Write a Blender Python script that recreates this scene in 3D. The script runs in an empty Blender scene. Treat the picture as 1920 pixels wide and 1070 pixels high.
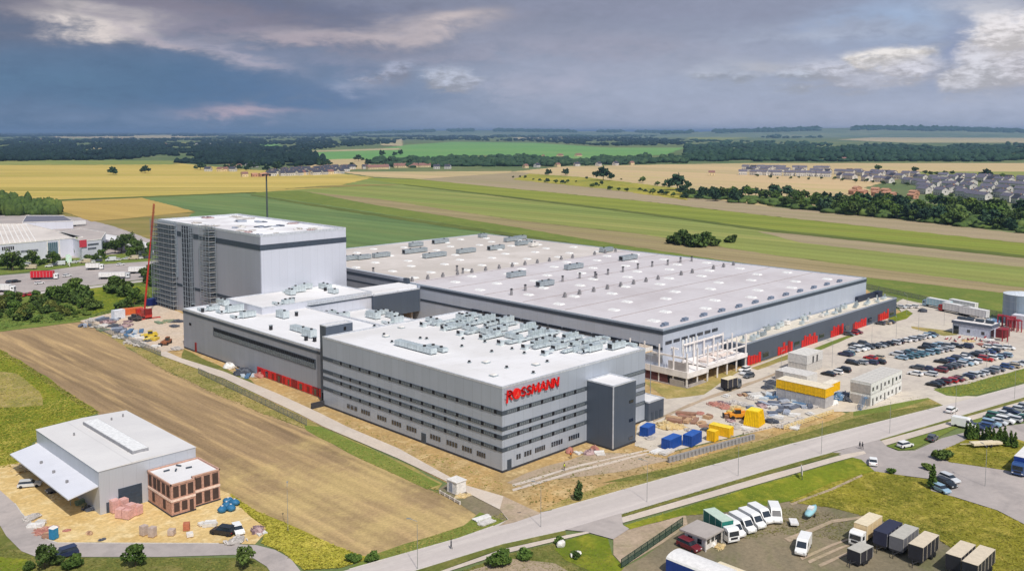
import bpy, bmesh, math, random
import numpy as np
from mathutils import Vector, Matrix
R = math.radians
random.seed(7); RNG = np.random.default_rng(7)
scene = bpy.context.scene
COL = scene.collection

# ---------------------------------------------------------------- camera
F = 1724.0; H = 75.0; PY = 397.0; TH = R(5.0); YAW = R(45.2)
cam_data = bpy.data.cameras.new("camera"); cam = bpy.data.objects.new("camera", cam_data); COL.objects.link(cam)
cam.location = (0, 0, H)
cam.rotation_euler = (R(90) - TH, 0, YAW - R(90))
cam_data.sensor_width = 36.0; cam_data.lens = 36.0 * F / 1920.0
cam_data.shift_y = -(535 - PY) / 1920.0
cam_data.clip_start = 1.0; cam_data.clip_end = 90000
scene.camera = cam
FV = (math.cos(YAW), math.sin(YAW)); RV = (math.sin(YAW), -math.cos(YAW))
def G(px, py, z=0.0):
    """place of a point of the photo (1920 wide) on the level z"""
    x = (px - 960) / F; y = -(py - PY) / F
    fw = math.cos(TH) + y * math.sin(TH); up = -math.sin(TH) + y * math.cos(TH)
    t = (z - H) / up
    return (t * (fw * FV[0] + x * RV[0]), t * (fw * FV[1] + x * RV[1]))
def lin(c):
    return tuple(((v / 255) / 12.92 if v / 255 <= .04045 else ((v / 255 + .055) / 1.055) ** 2.4) for v in c) + (1.0,)

# ---------------------------------------------------------------- sun, sky, exposure
SUN_EL = R(52); SUN_AZ = math.atan2(-1.0, -0.42)      # light comes from here
sund = bpy.data.lights.new("sun", 'SUN'); sund.energy = 3.5; sund.angle = R(0.55); sund.color = (1.0, 0.95, 0.87)
sun = bpy.data.objects.new("sun", sund); COL.objects.link(sun)
sdir = Vector((math.cos(SUN_AZ) * math.cos(SUN_EL), math.sin(SUN_AZ) * math.cos(SUN_EL), math.sin(SUN_EL)))
sun.rotation_euler = sdir.to_track_quat('Z', 'Y').to_euler(); sun.location = (0, 0, 300)
scene.view_settings.view_transform = 'Standard'; scene.view_settings.look = 'None'
scene.view_settings.exposure = 0.0; scene.view_settings.gamma = 1.0
scene.render.engine = 'CYCLES'
scene.cycles.max_bounces = 6; scene.cycles.volume_bounces = 0; scene.cycles.transparent_max_bounces = 16

class NG:
    """short hand for node graphs"""
    def __init__(s, nt): s.nt = nt; s.n = nt.nodes; s.l = nt.links
    def new(s, t, **k):
        o = s.n.new(t)
        for a, b in k.items(): setattr(o, a, b)
        return o
    def put(s, sock, v):
        if isinstance(v, bpy.types.NodeSocket): s.l.new(v, sock)
        else: sock.default_value = v
    def m(s, op, a, b=None, c=None, clamp=False):
        o = s.new('ShaderNodeMath', operation=op); o.use_clamp = clamp
        s.put(o.inputs[0], a)
        if b is not None: s.put(o.inputs[1], b)
        if c is not None: s.put(o.inputs[2], c)
        return o.outputs[0]
    def mix(s, f, a, b):
        o = s.new('ShaderNodeMix', data_type='RGBA'); o.clamp_factor = True
        s.put(o.inputs[0], f); s.put(o.inputs[6], a); s.put(o.inputs[7], b)
        return o.outputs[2]
    def noise(s, vec, scale, detail=4, rough=.55, dist=0.0):
        o = s.new('ShaderNodeTexNoise'); s.put(o.inputs['Vector'], vec)
        o.inputs['Scale'].default_value = scale; o.inputs['Detail'].default_value = detail
        o.inputs['Roughness'].default_value = rough; o.inputs['Distortion'].default_value = dist
        return o.outputs['Fac']
    def ss(s, x, a, b, lo=0.0, hi=1.0):
        o = s.new('ShaderNodeMapRange', interpolation_type='SMOOTHSTEP')
        for i, v in enumerate((x, a, b, lo, hi)): s.put(o.inputs[i], v)
        return o.outputs[0]
    def comb(s, x, y, z):
        o = s.new('ShaderNodeCombineXYZ')
        for i, v in enumerate((x, y, z)): s.put(o.inputs[i], v)
        return o.outputs[0]

world = bpy.data.worlds.new("World"); scene.world = world; world.use_nodes = True
wt = world.node_tree; wt.nodes.clear(); g = NG(wt)
sky = g.new('ShaderNodeTexSky', sky_type='NISHITA'); sky.sun_disc = False
sky.sun_elevation = SUN_EL; sky.sun_rotation = math.pi / 2 - SUN_AZ; sky.dust_density = 2.0
tc = g.new('ShaderNodeTexCoord'); sp = g.new('ShaderNodeSeparateXYZ'); g.l.new(tc.outputs['Generated'], sp.inputs[0])
dx, dy, dz = sp.outputs
dr = g.m('ADD', g.m('MULTIPLY', dx, RV[0]), g.m('MULTIPLY', dy, RV[1]))
df = g.m('ADD', g.m('MULTIPLY', dx, FV[0]), g.m('MULTIPLY', dy, FV[1]))
az = g.m('ARCTAN2', dr, df)                       # azimuth from the road's far end, radians
el = g.m('ARCSINE', g.m('MAXIMUM', g.m('MINIMUM', dz, 1.0), -1.0))
P3 = g.comb(az, g.m('MULTIPLY', el, 2.6), 0.0)
P3b = g.comb(g.m('MULTIPLY', az, 1.0), g.m('MULTIPLY', el, 5.0), 3.7)
n1 = g.noise(P3, 7.0, 7, .55, .3); n2 = g.noise(P3b, 5.0, 6, .55, .5); n3 = g.noise(P3, 24.0, 10, .64, .3); n4 = g.noise(P3, 62.0, 8, .62, .2)
azw = g.m('ADD', az, g.m('MULTIPLY', g.m('SUBTRACT', n1, .5), .13))
azw = g.m('ADD', azw, g.m('MULTIPLY', g.m('SUBTRACT', n3, .5), .055))
elw = g.m('ADD', el, g.m('MULTIPLY', g.m('SUBTRACT', n2, .5), .045))
elw = g.m('ADD', elw, g.m('MULTIPLY', g.m('SUBTRACT', n3, .5), .026))
def paz(px): return math.atan((px - 960) / F)
def pel(px, py): return math.atan((246 - py) / F * math.cos(paz(px)))
c0 = g.mix(g.ss(azw, paz(200), paz(1250)), lin((88, 113, 143)), lin((154, 163, 184)))
c1 = g.mix(g.ss(azw, paz(0), paz(1600)), lin((106, 110, 128)), lin((140, 147, 168)))
base = g.mix(g.ss(elw, pel(960, 170), pel(960, 20)), c0, c1)
def blob(cur, px, py, sx, sy, col, amp=1.0, rot=0.0, edge=None, sharp=1.0):
    a0, e0 = paz(px), pel(px, py)
    u = g.m('SUBTRACT', azw, a0); v = g.m('SUBTRACT', elw, e0)
    c, s_ = math.cos(rot), math.sin(rot)
    uu = g.m('DIVIDE', g.m('ADD', g.m('MULTIPLY', u, c), g.m('MULTIPLY', v, s_)), sx / F)
    vv = g.m('DIVIDE', g.m('SUBTRACT', g.m('MULTIPLY', v, c), g.m('MULTIPLY', u, s_)), sy / F)
    q = g.m('EXPONENT', g.m('MULTIPLY', g.m('ADD', g.m('MULTIPLY', uu, uu), g.m('MULTIPLY', vv, vv)), -1.0))
    if edge: q = g.ss(q, edge[0], edge[1])
    q = g.m('MULTIPLY', q, g.m('MULTIPLY', amp, g.ss(n3, .22, .62, .35, 1.15)))
    if edge: return g.mix(q, cur, g.mix(g.ss(g.m('ADD', n4, g.m('MULTIPLY', vv, .22)), .34, .72), lin(tuple(k * .84 for k in col)), lin(tuple(min(255, k * 1.05) for k in col))))
    return g.mix(q, cur, lin(col))
cur = base
for b in [
    (420, 170, 260, 60, (78, 108, 144), .6, 0.0), (80, 150, 230, 55, (92, 120, 148), .7, 0.0), (660, 185, 150, 26, (82, 110, 148), .5, 0),
    (300, 222, 600, 22, (112, 130, 158), .7, 0.0), (150, 5, 160, 40, (118, 116, 132), .8, 0), (560, 40, 170, 26, (108, 112, 134), .8, -.15),
    (640, 20, 260, 22, (98, 106, 130), .8, -.05), (1100, 20, 420, 30, (134, 139, 160), .7, 0), (330, 20, 240, 16, (124, 122, 138), .9, -.1), (480, 62, 200, 14, (134, 132, 150), .8, -.12), (860, 100, 260, 16, (146, 148, 166), .7, .05), (1150, 90, 240, 20, (150, 152, 170), .7, -.04), (620, 120, 120, 12, (128, 136, 160), .7, -.2),
    (190, 44, 95, 17, (206, 198, 196), 1.1, -.10), (255, 52, 60, 13, (214, 204, 200), .9, .12), (340, 78, 120, 13, (166, 160, 170), .9, -.32), (470, 108, 90, 12, (160, 158, 174), .9, -.28),
    (700, 62, 170, 16, (176, 168, 174), 1.0, .06), (850, 44, 70, 16, (188, 178, 180), .9, .05), (570, 70, 110, 12, (162, 154, 164), .8, 0.1),
    (480, 208, 80, 10, (170, 158, 172), .9, 0), (735, 138, 50, 30, (152, 158, 178), 1.1, .3, (.12, .85)), (848, 148, 52, 30, (170, 176, 192), 1.2, -.1, (.15, .8)),
    (690, 165, 50, 12, (142, 152, 176), .8, 0), (960, 160, 80, 30, (160, 164, 182), .7, 0), (1080, 150, 120, 34, (164, 166, 184), .6, 0),
    (1270, 118, 50, 22, (138, 144, 166), .8, .4), (1330, 130, 110, 30, (168, 174, 190), .8, 0), (1420, 128, 60, 14, (180, 180, 186), .6, 0),
    (1690, 30, 130, 40, (150, 168, 196), .9, .05), (1560, 60, 160, 12, (166, 174, 192), .7, .03),
    (1560, 140, 100, 32, (184, 186, 198), 1.0, 0, (.1, .9)), (1660, 112, 52, 25, (214, 210, 208), 1.25, .1, (.15, .85)), (1640, 150, 50, 12, (176, 180, 196), .8, 0),
    (1770, 95, 22, 60, (134, 146, 176), .9, -.3), (1860, 70, 62, 58, (206, 204, 208), 1.15, .3, (.15, .85)), (1885, 120, 90, 62, (200, 198, 206), 1.15, 0, (.15, .85)),
    (1895, 60, 70, 40, (214, 210, 212), 1.2, 0, (.15, .8)), (1830, 140, 60, 40, (198, 198, 206), 1.1, 0, (.15, .85)), (1690, 135, 60, 24, (196, 196, 206), 1.0, 0, (.15, .85)), (1480, 150, 60, 20, (176, 182, 196), .9, 0, (.15, .85)), (1340, 150, 60, 18, (170, 176, 190), .8, 0, (.15, .85)), (1800, 170, 36, 18, (192, 192, 200), 1.0, .2, (.15, .85)), (1850, 6, 70, 18, (182, 184, 194), .9, 0), (1780, 205, 260, 26, (166, 174, 194), .7, 0),
    (1300, 215, 420, 22, (160, 166, 186), .6, 0)]:
    cur = blob(cur, *b)
lum = g.m('ADD', g.m('MULTIPLY', g.m('SUBTRACT', n3, .5), .26), 1.12)
lum = g.m('ADD', lum, g.m('MULTIPLY', g.m('SUBTRACT', n4, .5), .16))
lum = g.m('ADD', lum, g.m('MULTIPLY', g.m('SUBTRACT', n1, .5), .2))
vm = g.new('ShaderNodeVectorMath', operation='SCALE'); g.l.new(cur, vm.inputs[0]); g.put(vm.inputs['Scale'], lum)
sk = g.new('ShaderNodeVectorMath', operation='SCALE'); g.l.new(sky.outputs[0], sk.inputs[0]); sk.inputs['Scale'].default_value = 0.09
high = g.new('ShaderNodeVectorMath', operation='ADD'); g.l.new(sk.outputs[0], high.inputs[0]); high.inputs[1].default_value = (.08, .085, .10)
tot = g.mix(g.ss(el, R(8.5), R(24)), vm.outputs[0], high.outputs[0])
bgn = g.new('ShaderNodeBackground'); g.l.new(tot, bgn.inputs[0]); bgn.inputs[1].default_value = 1.0
wo = g.new('ShaderNodeOutputWorld'); g.l.new(bgn.outputs[0], wo.inputs[0])

# ---------------------------------------------------------------- materials
MATS = {}
def newmat(name):
    m = bpy.data.materials.new(name); m.use_nodes = True; m.node_tree.nodes.clear()
    gg = NG(m.node_tree)
    b = gg.new('ShaderNodeBsdfPrincipled'); o = gg.new('ShaderNodeOutputMaterial'); gg.l.new(b.outputs[0], o.inputs[0])
    return m, gg, b
def plain(name, c, rough=.6, metal=0.0, var=.10, scale=1.5, coat=0.0, spec=.4):
    """simple paint, plastic or metal with blotchy wear"""
    if name in MATS: return MATS[name]
    m, q, b = newmat(name); tcx = q.new('ShaderNodeTexCoord')
    n = q.noise(tcx.outputs['Object'], scale, 4, .6)
    c = lin(c); d = tuple(v * (1 - var * 1.6) for v in c[:3]) + (1,); e = tuple(min(1, v * (1 + var)) for v in c[:3]) + (1,)
    q.l.new(q.mix(q.ss(n, .3, .7), d, e), b.inputs['Base Color'])
    b.inputs['Roughness'].default_value = rough; b.inputs['Metallic'].default_value = metal
    b.inputs['Coat Weight'].default_value = coat; b.inputs['Specular IOR Level'].default_value = spec
    MATS[name] = m; return m
def ground(name, c1, c2, c3=None, s=(.02, .15), aniso=None, amt3=.5, stripe=None, rough=.95, bump=0.0, fine=1.2, ramp=None, fa=.2):
    """earth, grass or crops: two scales of patches, a third colour, optional drill rows along a direction (degrees)"""
    m, q, b = newmat(name); geo = q.new('ShaderNodeNewGeometry'); pos = geo.outputs['Position']
    vec = pos
    if aniso:
        mp = q.new('ShaderNodeMapping'); mp.vector_type = 'TEXTURE'; q.l.new(pos, mp.inputs[0])
        mp.inputs['Rotation'].default_value = (0, 0, R(aniso[0])); mp.inputs['Scale'].default_value = (aniso[1], 1, 1)
        vec = mp.outputs[0]
    a = q.noise(vec, s[0], 5, .6, .4); bb = q.noise(vec, s[1], 5, .65, .2); f = q.noise(pos, fine, 5, .7)
    c = q.mix(q.ss(a, .32, .66), lin(c1), lin(c2))
    if c3: c = q.mix(q.m('MULTIPLY', q.ss(bb, .45, .7), amt3), c, lin(c3))
    if ramp:      # another earth colour towards one end of the field: level a*x + b*y from lo to hi, broken up by the patches
        sr = q.new('ShaderNodeSeparateXYZ'); q.l.new(pos, sr.inputs[0]); pn = q.noise(pos, .06, 7, .68)
        lv = q.m('ADD', q.m('ADD', q.m('MULTIPLY', sr.outputs[0], ramp[0]), q.m('MULTIPLY', sr.outputs[1], ramp[1])), q.m('MULTIPLY', q.m('SUBTRACT', pn, .5), ramp[5]))
        c = q.mix(q.m('MULTIPLY', q.ss(lv, ramp[2], ramp[3]), q.ss(pn, .38, .62, .15, .9)), c, lin(ramp[4]))
    if stripe:
        ang, wl, st = stripe
        sp_ = q.new('ShaderNodeSeparateXYZ'); q.l.new(pos, sp_.inputs[0])
        t = q.m('ADD', q.m('MULTIPLY', sp_.outputs[0], -math.sin(R(ang))), q.m('MULTIPLY', sp_.outputs[1], math.cos(R(ang))))
        t = q.m('ADD', t, q.m('MULTIPLY', bb, wl * .5))
        v1 = q.m('SINE', q.m('MULTIPLY', t, 2 * math.pi / wl)); v2 = q.m('SINE', q.m('MULTIPLY', t, 2 * math.pi / (wl * 3.37)))
        v = q.m('MULTIPLY', q.m('ADD', v1, v2), q.m('MULTIPLY', q.ss(a, .25, .75, .3, 1.2), st))
        sc = q.new('ShaderNodeVectorMath', operation='SCALE'); q.l.new(c, sc.inputs[0]); q.put(sc.inputs['Scale'], q.m('ADD', v, 1.0)); c = sc.outputs[0]
    sc = q.new('ShaderNodeVectorMath', operation='SCALE'); q.l.new(c, sc.inputs[0])
    q.put(sc.inputs['Scale'], q.ss(f, .2, .8, 1 - fa * 1.1, 1 + fa))
    q.l.new(sc.outputs[0], b.inputs['Base Color']); b.inputs['Roughness'].default_value = rough; b.inputs['Specular IOR Level'].default_value = .15
    if bump:
        bp = q.new('ShaderNodeBump'); bp.inputs['Strength'].default_value = .6; bp.inputs['Distance'].default_value = bump
        q.l.new(f, bp.inputs['Height']); q.l.new(bp.outputs[0], b.inputs['Normal'])
    return m
def cladding(name, c, pitch=1.0, seam=.10, rough=.45, metal=.2, horiz=False, var=.05):
    """profiled sheet: ribs and panel joints along the wall"""
    m, q, b = newmat(name); geo = q.new('ShaderNodeNewGeometry'); s_ = q.new('ShaderNodeSeparateXYZ'); q.l.new(geo.outputs['Position'], s_.inputs[0])
    t = q.m('ADD', s_.outputs[0], s_.outputs[1]) if not horiz else s_.outputs[2]
    rib = q.m('SINE', q.m('MULTIPLY', t, 2 * math.pi / (pitch * .33)))
    fr = q.m('FRACT', q.m('DIVIDE', t, pitch * 3)); joint = q.m('LESS_THAN', fr, .045)
    idx = q.m('FLOOR', q.m('DIVIDE', t, pitch * 3))
    wn = q.new('ShaderNodeTexWhiteNoise', noise_dimensions='1D'); q.l.new(idx, wn.inputs['W'])
    n = q.noise(geo.outputs['Position'], .12, 5, .6)
    mp = q.new('ShaderNodeMapping'); q.l.new(geo.outputs['Position'], mp.inputs[0]); mp.inputs['Scale'].default_value = (.9, .9, .07); stk = q.noise(mp.outputs[0], 1.0, 5, .7)      # rain streaks
    n = q.m('ADD', n, q.m('MULTIPLY', q.m('SUBTRACT', stk, .5), .8))
    f = q.m('ADD', q.m('MULTIPLY', q.m('SUBTRACT', n, .5), var * 3), q.m('MULTIPLY', q.m('SUBTRACT', wn.outputs[0], .5), var * 1.4))
    f = q.m('SUBTRACT', q.m('ADD', f, 1.0), q.m('MULTIPLY', joint, seam))
    f = q.m('ADD', f, q.m('MULTIPLY', rib, .03))
    sc = q.new('ShaderNodeVectorMath', operation='SCALE'); sc.inputs[0].default_value = lin(c)[:3]; q.put(sc.inputs['Scale'], f)
    q.l.new(sc.outputs[0], b.inputs['Base Color']); b.inputs['Roughness'].default_value = rough; b.inputs['Metallic'].default_value = metal
    return m
def roofing(name, c, c2, pitch=2.0, seam=.08, stain=.25, joints=24.0):
    m, q, b = newmat(name); geo = q.new('ShaderNodeNewGeometry'); pos = geo.outputs['Position']
    s_ = q.new('ShaderNodeSeparateXYZ'); q.l.new(pos, s_.inputs[0])
    n = q.noise(pos, .035, 6, .6, .6); n2_ = q.noise(pos, .5, 5, .65)
    j = q.m('LESS_THAN', q.m('FRACT', q.m('DIVIDE', s_.outputs[1], pitch)), .06)
    j2 = q.m('LESS_THAN', q.m('FRACT', q.m('DIVIDE', s_.outputs[0], joints)), .012)
    cc = q.mix(q.m('MULTIPLY', q.ss(n, .4, .7), stain * 2), lin(c), lin(c2))
    cc = q.mix(q.m('MULTIPLY', q.ss(n2_, .5, .75), stain), cc, lin(c2))
    f = q.m('SUBTRACT', 1.0, q.m('MULTIPLY', q.m('MAXIMUM', j, j2), seam))
    sc = q.new('ShaderNodeVectorMath', operation='SCALE'); q.l.new(cc, sc.inputs[0]); q.put(sc.inputs['Scale'], f)
    q.l.new(sc.outputs[0], b.inputs['Base Color']); b.inputs['Roughness'].default_value = .8; b.inputs['Specular IOR Level'].default_value = .2
    return m
def leafmat(name, c1, c2, c3, trans=.25):
    m, q, b = newmat(name); geo = q.new('ShaderNodeNewGeometry'); oi = q.new('ShaderNodeObjectInfo')
    n = q.noise(geo.outputs['Position'], .45, 3, .6); nn = q.noise(geo.outputs['Position'], 4.0, 2, .6)
    c = q.mix(q.ss(n, .3, .7), lin(c1), lin(c2)); c = q.mix(q.m('MULTIPLY', q.ss(nn, .45, .75), .6), c, lin(c3))
    big = q.noise(geo.outputs['Position'], .055, 4, .6); c = q.mix(q.m('MULTIPLY', q.ss(big, .5, .68), .55), c, lin(c3)); c = q.mix(q.m('MULTIPLY', q.ss(big, .32, .48, 1, 0), .4), c, lin(c1))
    sc = q.new('ShaderNodeVectorMath', operation='SCALE'); q.l.new(c, sc.inputs[0])
    q.put(sc.inputs['Scale'], q.m('ADD', q.m('MULTIPLY', oi.outputs['Random'], .5), .75))
    q.l.new(sc.outputs[0], b.inputs['Base Color']); b.inputs['Roughness'].default_value = .8; b.inputs['Specular IOR Level'].default_value = .2
    return m
def glassmat(name, c=(40, 50, 58), rough=.12):
    m, q, b = newmat(name); b.inputs['Base Color'].default_value = lin(c); b.inputs['Roughness'].default_value = rough
    b.inputs['Specular IOR Level'].default_value = .8; b.inputs['Coat Weight'].default_value = .5; b.inputs['Coat Roughness'].default_value = .05
    return m
# ---------------------------------------------------------------- mesh helpers
class MB:
    def __init__(s): s.v = []; s.f = []
    def _add(s, vs, fs):
        k = len(s.v); s.v += [tuple(p) for p in vs]; s.f += [tuple(i + k for i in q) for q in fs]; return s
    def bx(s, x0, x1, y0, y1, z0, z1):
        return s._add([(x0,y0,z0),(x1,y0,z0),(x1,y1,z0),(x0,y1,z0),(x0,y0,z1),(x1,y0,z1),(x1,y1,z1),(x0,y1,z1)],
                      [(0,3,2,1),(4,5,6,7),(0,1,5,4),(1,2,6,5),(2,3,7,6),(3,0,4,7)])
    def box(s, cx, cy, z0, sx, sy, sz, rot=0.0):
        c, n = math.cos(rot), math.sin(rot); p = []
        for z in (z0, z0 + sz):
            for a, b in ((-1,-1),(1,-1),(1,1),(-1,1)):
                x, y = a * sx / 2, b * sy / 2; p.append((cx + x * c - y * n, cy + x * n + y * c, z))
        return s._add(p, [(0,3,2,1),(4,5,6,7),(0,1,5,4),(1,2,6,5),(2,3,7,6),(3,0,4,7)])
    def prism(s, pts, z0, z1, top=None):
        n = len(pts); top = top or pts
        vs = [(p[0], p[1], z0) for p in pts] + [(p[0], p[1], z1) for p in top]
        return s._add(vs, [tuple(range(n - 1, -1, -1)), tuple(range(n, 2 * n))] + [(i, (i + 1) % n, n + (i + 1) % n, n + i) for i in range(n)])
    def side(s, prof, x0, x1, inset=0.0):
        """profile in (y,z) pushed along x"""
        n = len(prof); vs = [(x0, p[0], p[1]) for p in prof] + [(x1, p[0], p[1]) for p in prof]
        return s._add(vs, [tuple(range(n)), tuple(range(2 * n - 1, n - 1, -1))] + [(i, n + i, n + (i + 1) % n, (i + 1) % n) for i in range(n)])
    def cyl(s, x, y, z0, z1, r, r2=None, n=12):
        r2 = r if r2 is None else r2; a = [2 * math.pi * i / n for i in range(n)]
        vs = [(x + r * math.cos(t), y + r * math.sin(t), z0) for t in a] + [(x + r2 * math.cos(t), y + r2 * math.sin(t), z1) for t in a]
        return s._add(vs, [tuple(range(n - 1, -1, -1)), tuple(range(n, 2 * n))] + [(i, (i + 1) % n, n + (i + 1) % n, n + i) for i in range(n)])
    def tube(s, p, q, r, r2=None, n=6):
        r2 = r if r2 is None else r2; p = Vector(p); q = Vector(q); d = (q - p).normalized()
        u = d.orthogonal().normalized(); w = d.cross(u); vs = []
        for c, rr in ((p, r), (q, r2)):
            for i in range(n):
                t = 2 * math.pi * i / n; vs.append(tuple(c + u * rr * math.cos(t) + w * rr * math.sin(t)))
        return s._add(vs, [tuple(range(n - 1, -1, -1)), tuple(range(n, 2 * n))] + [(i, (i + 1) % n, n + (i + 1) % n, n + i) for i in range(n)])
    def loft(s, rings):
        """closed rings of equal length joined end to end"""
        n = len(rings[0]); k = []
        vs = [p for r in rings for p in r]; fs = [tuple(range(n - 1, -1, -1)), tuple((len(rings) - 1) * n + i for i in range(n))]
        for j in range(len(rings) - 1):
            for i in range(n): fs.append((j * n + i, j * n + (i + 1) % n, (j + 1) * n + (i + 1) % n, (j + 1) * n + i))
        return s._add(vs, fs)
    def blob(s, cx, cy, cz, rx, ry, rz, jit=.15, sub=1):
        V, Fc = ICO[sub]; d = 1 + (RNG.random(len(V)) - .5) * 2 * jit
        return s._add([(cx + v[0] * rx * k, cy + v[1] * ry * k, cz + v[2] * rz * k) for v, k in zip(V, d)], Fc)
    def build(s, name, mat, parent=None, smooth=False, world=True, bevel=0.0):
        me = bpy.data.meshes.new(name); off = (0, 0, 0)
        if parent is not None and world: off = wloc(parent)
        me.from_pydata([(a - off[0], b - off[1], c - off[2]) for a, b, c in s.v], [], s.f)
        bm = bmesh.new(); bm.from_mesh(me); bmesh.ops.recalc_face_normals(bm, faces=bm.faces)
        if bevel: bmesh.ops.bevel(bm, geom=list(bm.edges), offset=bevel, segments=2, affect='EDGES', profile=.6)
        bm.to_mesh(me); bm.free(); me.update()
        if smooth: me.polygons.foreach_set('use_smooth', [True] * len(me.polygons))
        me.materials.append(mat); o = bpy.data.objects.new(name, me); COL.objects.link(o)
        if parent is not None: o.parent = parent
        return o
def wloc(o):
    x = y = z = 0.0
    while o is not None: x += o.location[0]; y += o.location[1]; z += o.location[2]; o = o.parent
    return (x, y, z)
ICO = {}
for sub_ in (1, 2, 3):
    bm_ = bmesh.new(); bmesh.ops.create_icosphere(bm_, subdivisions=sub_, radius=1.0); bm_.verts.ensure_lookup_table()
    ICO[sub_] = (np.array([v.co[:] for v in bm_.verts]), [tuple(v.index for v in f_.verts) for f_ in bm_.faces]); bm_.free()
def tag(o, label=None, cat=None, group=None, kind=None):
    if label: o['label'] = label
    if cat: o['category'] = cat
    if group: o['group'] = group
    if kind: o['kind'] = kind
    return o
def thing(name, label, cat, loc=(0, 0, 0), rz=0.0, group=None):
    o = bpy.data.objects.new(name, None); COL.objects.link(o); o.empty_display_size = .5
    o.location = loc; o.rotation_euler = (0, 0, rz); return tag(o, label, cat, group)
def copy_tree(o, parent=None, mat=None):
    c = o.copy(); COL.objects.link(c); c.parent = parent
    if mat and c.type == 'MESH' and c.get('paint'): c.material_slots[0].material = mat
    for ch in o.children: copy_tree(ch, c, mat)
    return c
def paintable(o):
    o['paint'] = 1; m = o.data.materials[0]; o.material_slots[0].link = 'OBJECT'; o.material_slots[0].material = m; return o
def place(proto, loc, rz, label, group=None, mat=None, scale=None):
    used = proto.get('used'); c = copy_tree(proto, None, mat) if used else proto
    proto['used'] = 1
    if not used and mat:
        for ch in [c] + list(c.children):
            if ch.type == 'MESH' and ch.get('paint'): ch.material_slots[0].material = mat
    c.location = (loc[0], loc[1], loc[2] if len(loc) > 2 else 0.0); c.rotation_euler = (0, 0, rz); c['label'] = label
    if group: c['group'] = group
    elif 'group' in c: del c['group']
    if scale: c.scale = scale if isinstance(scale, tuple) else (scale,) * 3
    return c
ORD = ['', 'first', 'second', 'third', 'fourth', 'fifth', 'sixth', 'seventh', 'eighth', 'ninth', 'tenth', 'eleventh', 'twelfth', 'thirteenth', 'fourteenth', 'fifteenth', 'sixteenth', 'seventeenth', 'eighteenth', 'nineteenth']
TEN = {2: 'twent', 3: 'thirt', 4: 'fort', 5: 'fift', 6: 'sixt', 7: 'sevent', 8: 'eight', 9: 'ninet'}
def nth(n):
    if n < 20: return ORD[n]
    t, u = divmod(n, 10)
    if t >= 10: return 'hundred and ' + nth(n - 100) if n > 100 else 'hundredth'
    return TEN[t] + 'ieth' if u == 0 else TEN[t] + 'y ' + ORD[u]
def inside(x, y, poly):
    r = False; n = len(poly); j = n - 1
    for i in range(n):
        xi, yi = poly[i]; xj, yj = poly[j]
        if (yi > y) != (yj > y) and x < (xj - xi) * (y - yi) / (yj - yi) + xi: r = not r
        j = i
    return r
def sheet(name, px, z, mat, wob=0.0, step=6.0, kind='structure', label=None, cat=None, close=True):
    """a flat area of ground given by its corners in the photo; wob roughens its edge (metres)"""
    pts = [Vector(G(*p)) for p in px]; out = []
    for i, p in enumerate(pts):
        q = pts[(i + 1) % len(pts)]; L = (q - p).length; st = max(step, L / 60); n = max(1, int(L / st)) if wob else 1
        d = (q - p).normalized() if L > 0 else Vector((1, 0)); nn = Vector((-d.y, d.x))
        for k in range(n):
            w = p + (q - p) * (k / n)
            if wob and k: w = w + nn * random.uniform(-wob, wob)
            out.append(w)
    bm = bmesh.new(); vs = [bm.verts.new((p.x, p.y, z)) for p in out]
    f = bm.faces.new(vs)
    f.normal_update()
    if f.normal.z < 0: f.normal_flip()
    bmesh.ops.triangulate(bm, faces=list(bm.faces), ngon_method='EAR_CLIP')
    me = bpy.data.meshes.new(name); bm.to_mesh(me); bm.free(); me.materials.append(mat)
    o = bpy.data.objects.new(name, me); COL.objects.link(o); return tag(o, label, cat, None, kind)
def npmesh(name, V, Fa, mat, parent=None):
    """big mesh from numpy arrays of verts and equal sized faces"""
    me = bpy.data.meshes.new(name); n = Fa.shape[1]
    me.vertices.add(len(V)); me.vertices.foreach_set('co', V.astype(np.float32).ravel())
    me.loops.add(Fa.size); me.loops.foreach_set('vertex_index', Fa.astype(np.int32).ravel())
    me.polygons.add(len(Fa)); me.polygons.foreach_set('loop_start', np.arange(0, Fa.size, n, dtype=np.int32))
    me.update(calc_edges=True); me.materials.append(mat)
    o = bpy.data.objects.new(name, me); COL.objects.link(o)
    if parent is not None: o.parent = parent
    return o
def cards(centers, size, up=.4, jit=.4):
    """one leaf clump quad on each centre, turned at random"""
    n = len(centers); a = RNG.normal(size=(n, 3)); a /= np.linalg.norm(a, axis=1)[:, None]
    b = RNG.normal(size=(n, 3)); b -= (a * b).sum(1)[:, None] * a; b /= np.linalg.norm(b, axis=1)[:, None]
    s = size * (1 + (RNG.random(n) - .5) * 2 * jit); a = a * s[:, None]; b = b * (s * .75)[:, None]
    V = np.stack([centers - a - b * .6, centers + a * .8 - b, centers + a + b * .7, centers - a * .7 + b], 1).reshape(-1, 3)
    return V, np.arange(4 * n).reshape(-1, 4)
def crown_pts(n, lobes):
    out = []
    w = np.array([l[3] ** 2 for l in lobes]); w = w / w.sum()
    for l, k in zip(lobes, (w * n).astype(int)):
        d = RNG.normal(size=(k, 3)); d /= np.linalg.norm(d, axis=1)[:, None]
        r = (.55 + .45 * RNG.random(k) ** .5)[:, None]
        out.append(d * r * np.array([l[3], l[3], l[4]]) + np.array(l[:3]))
    return np.concatenate(out)
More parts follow.
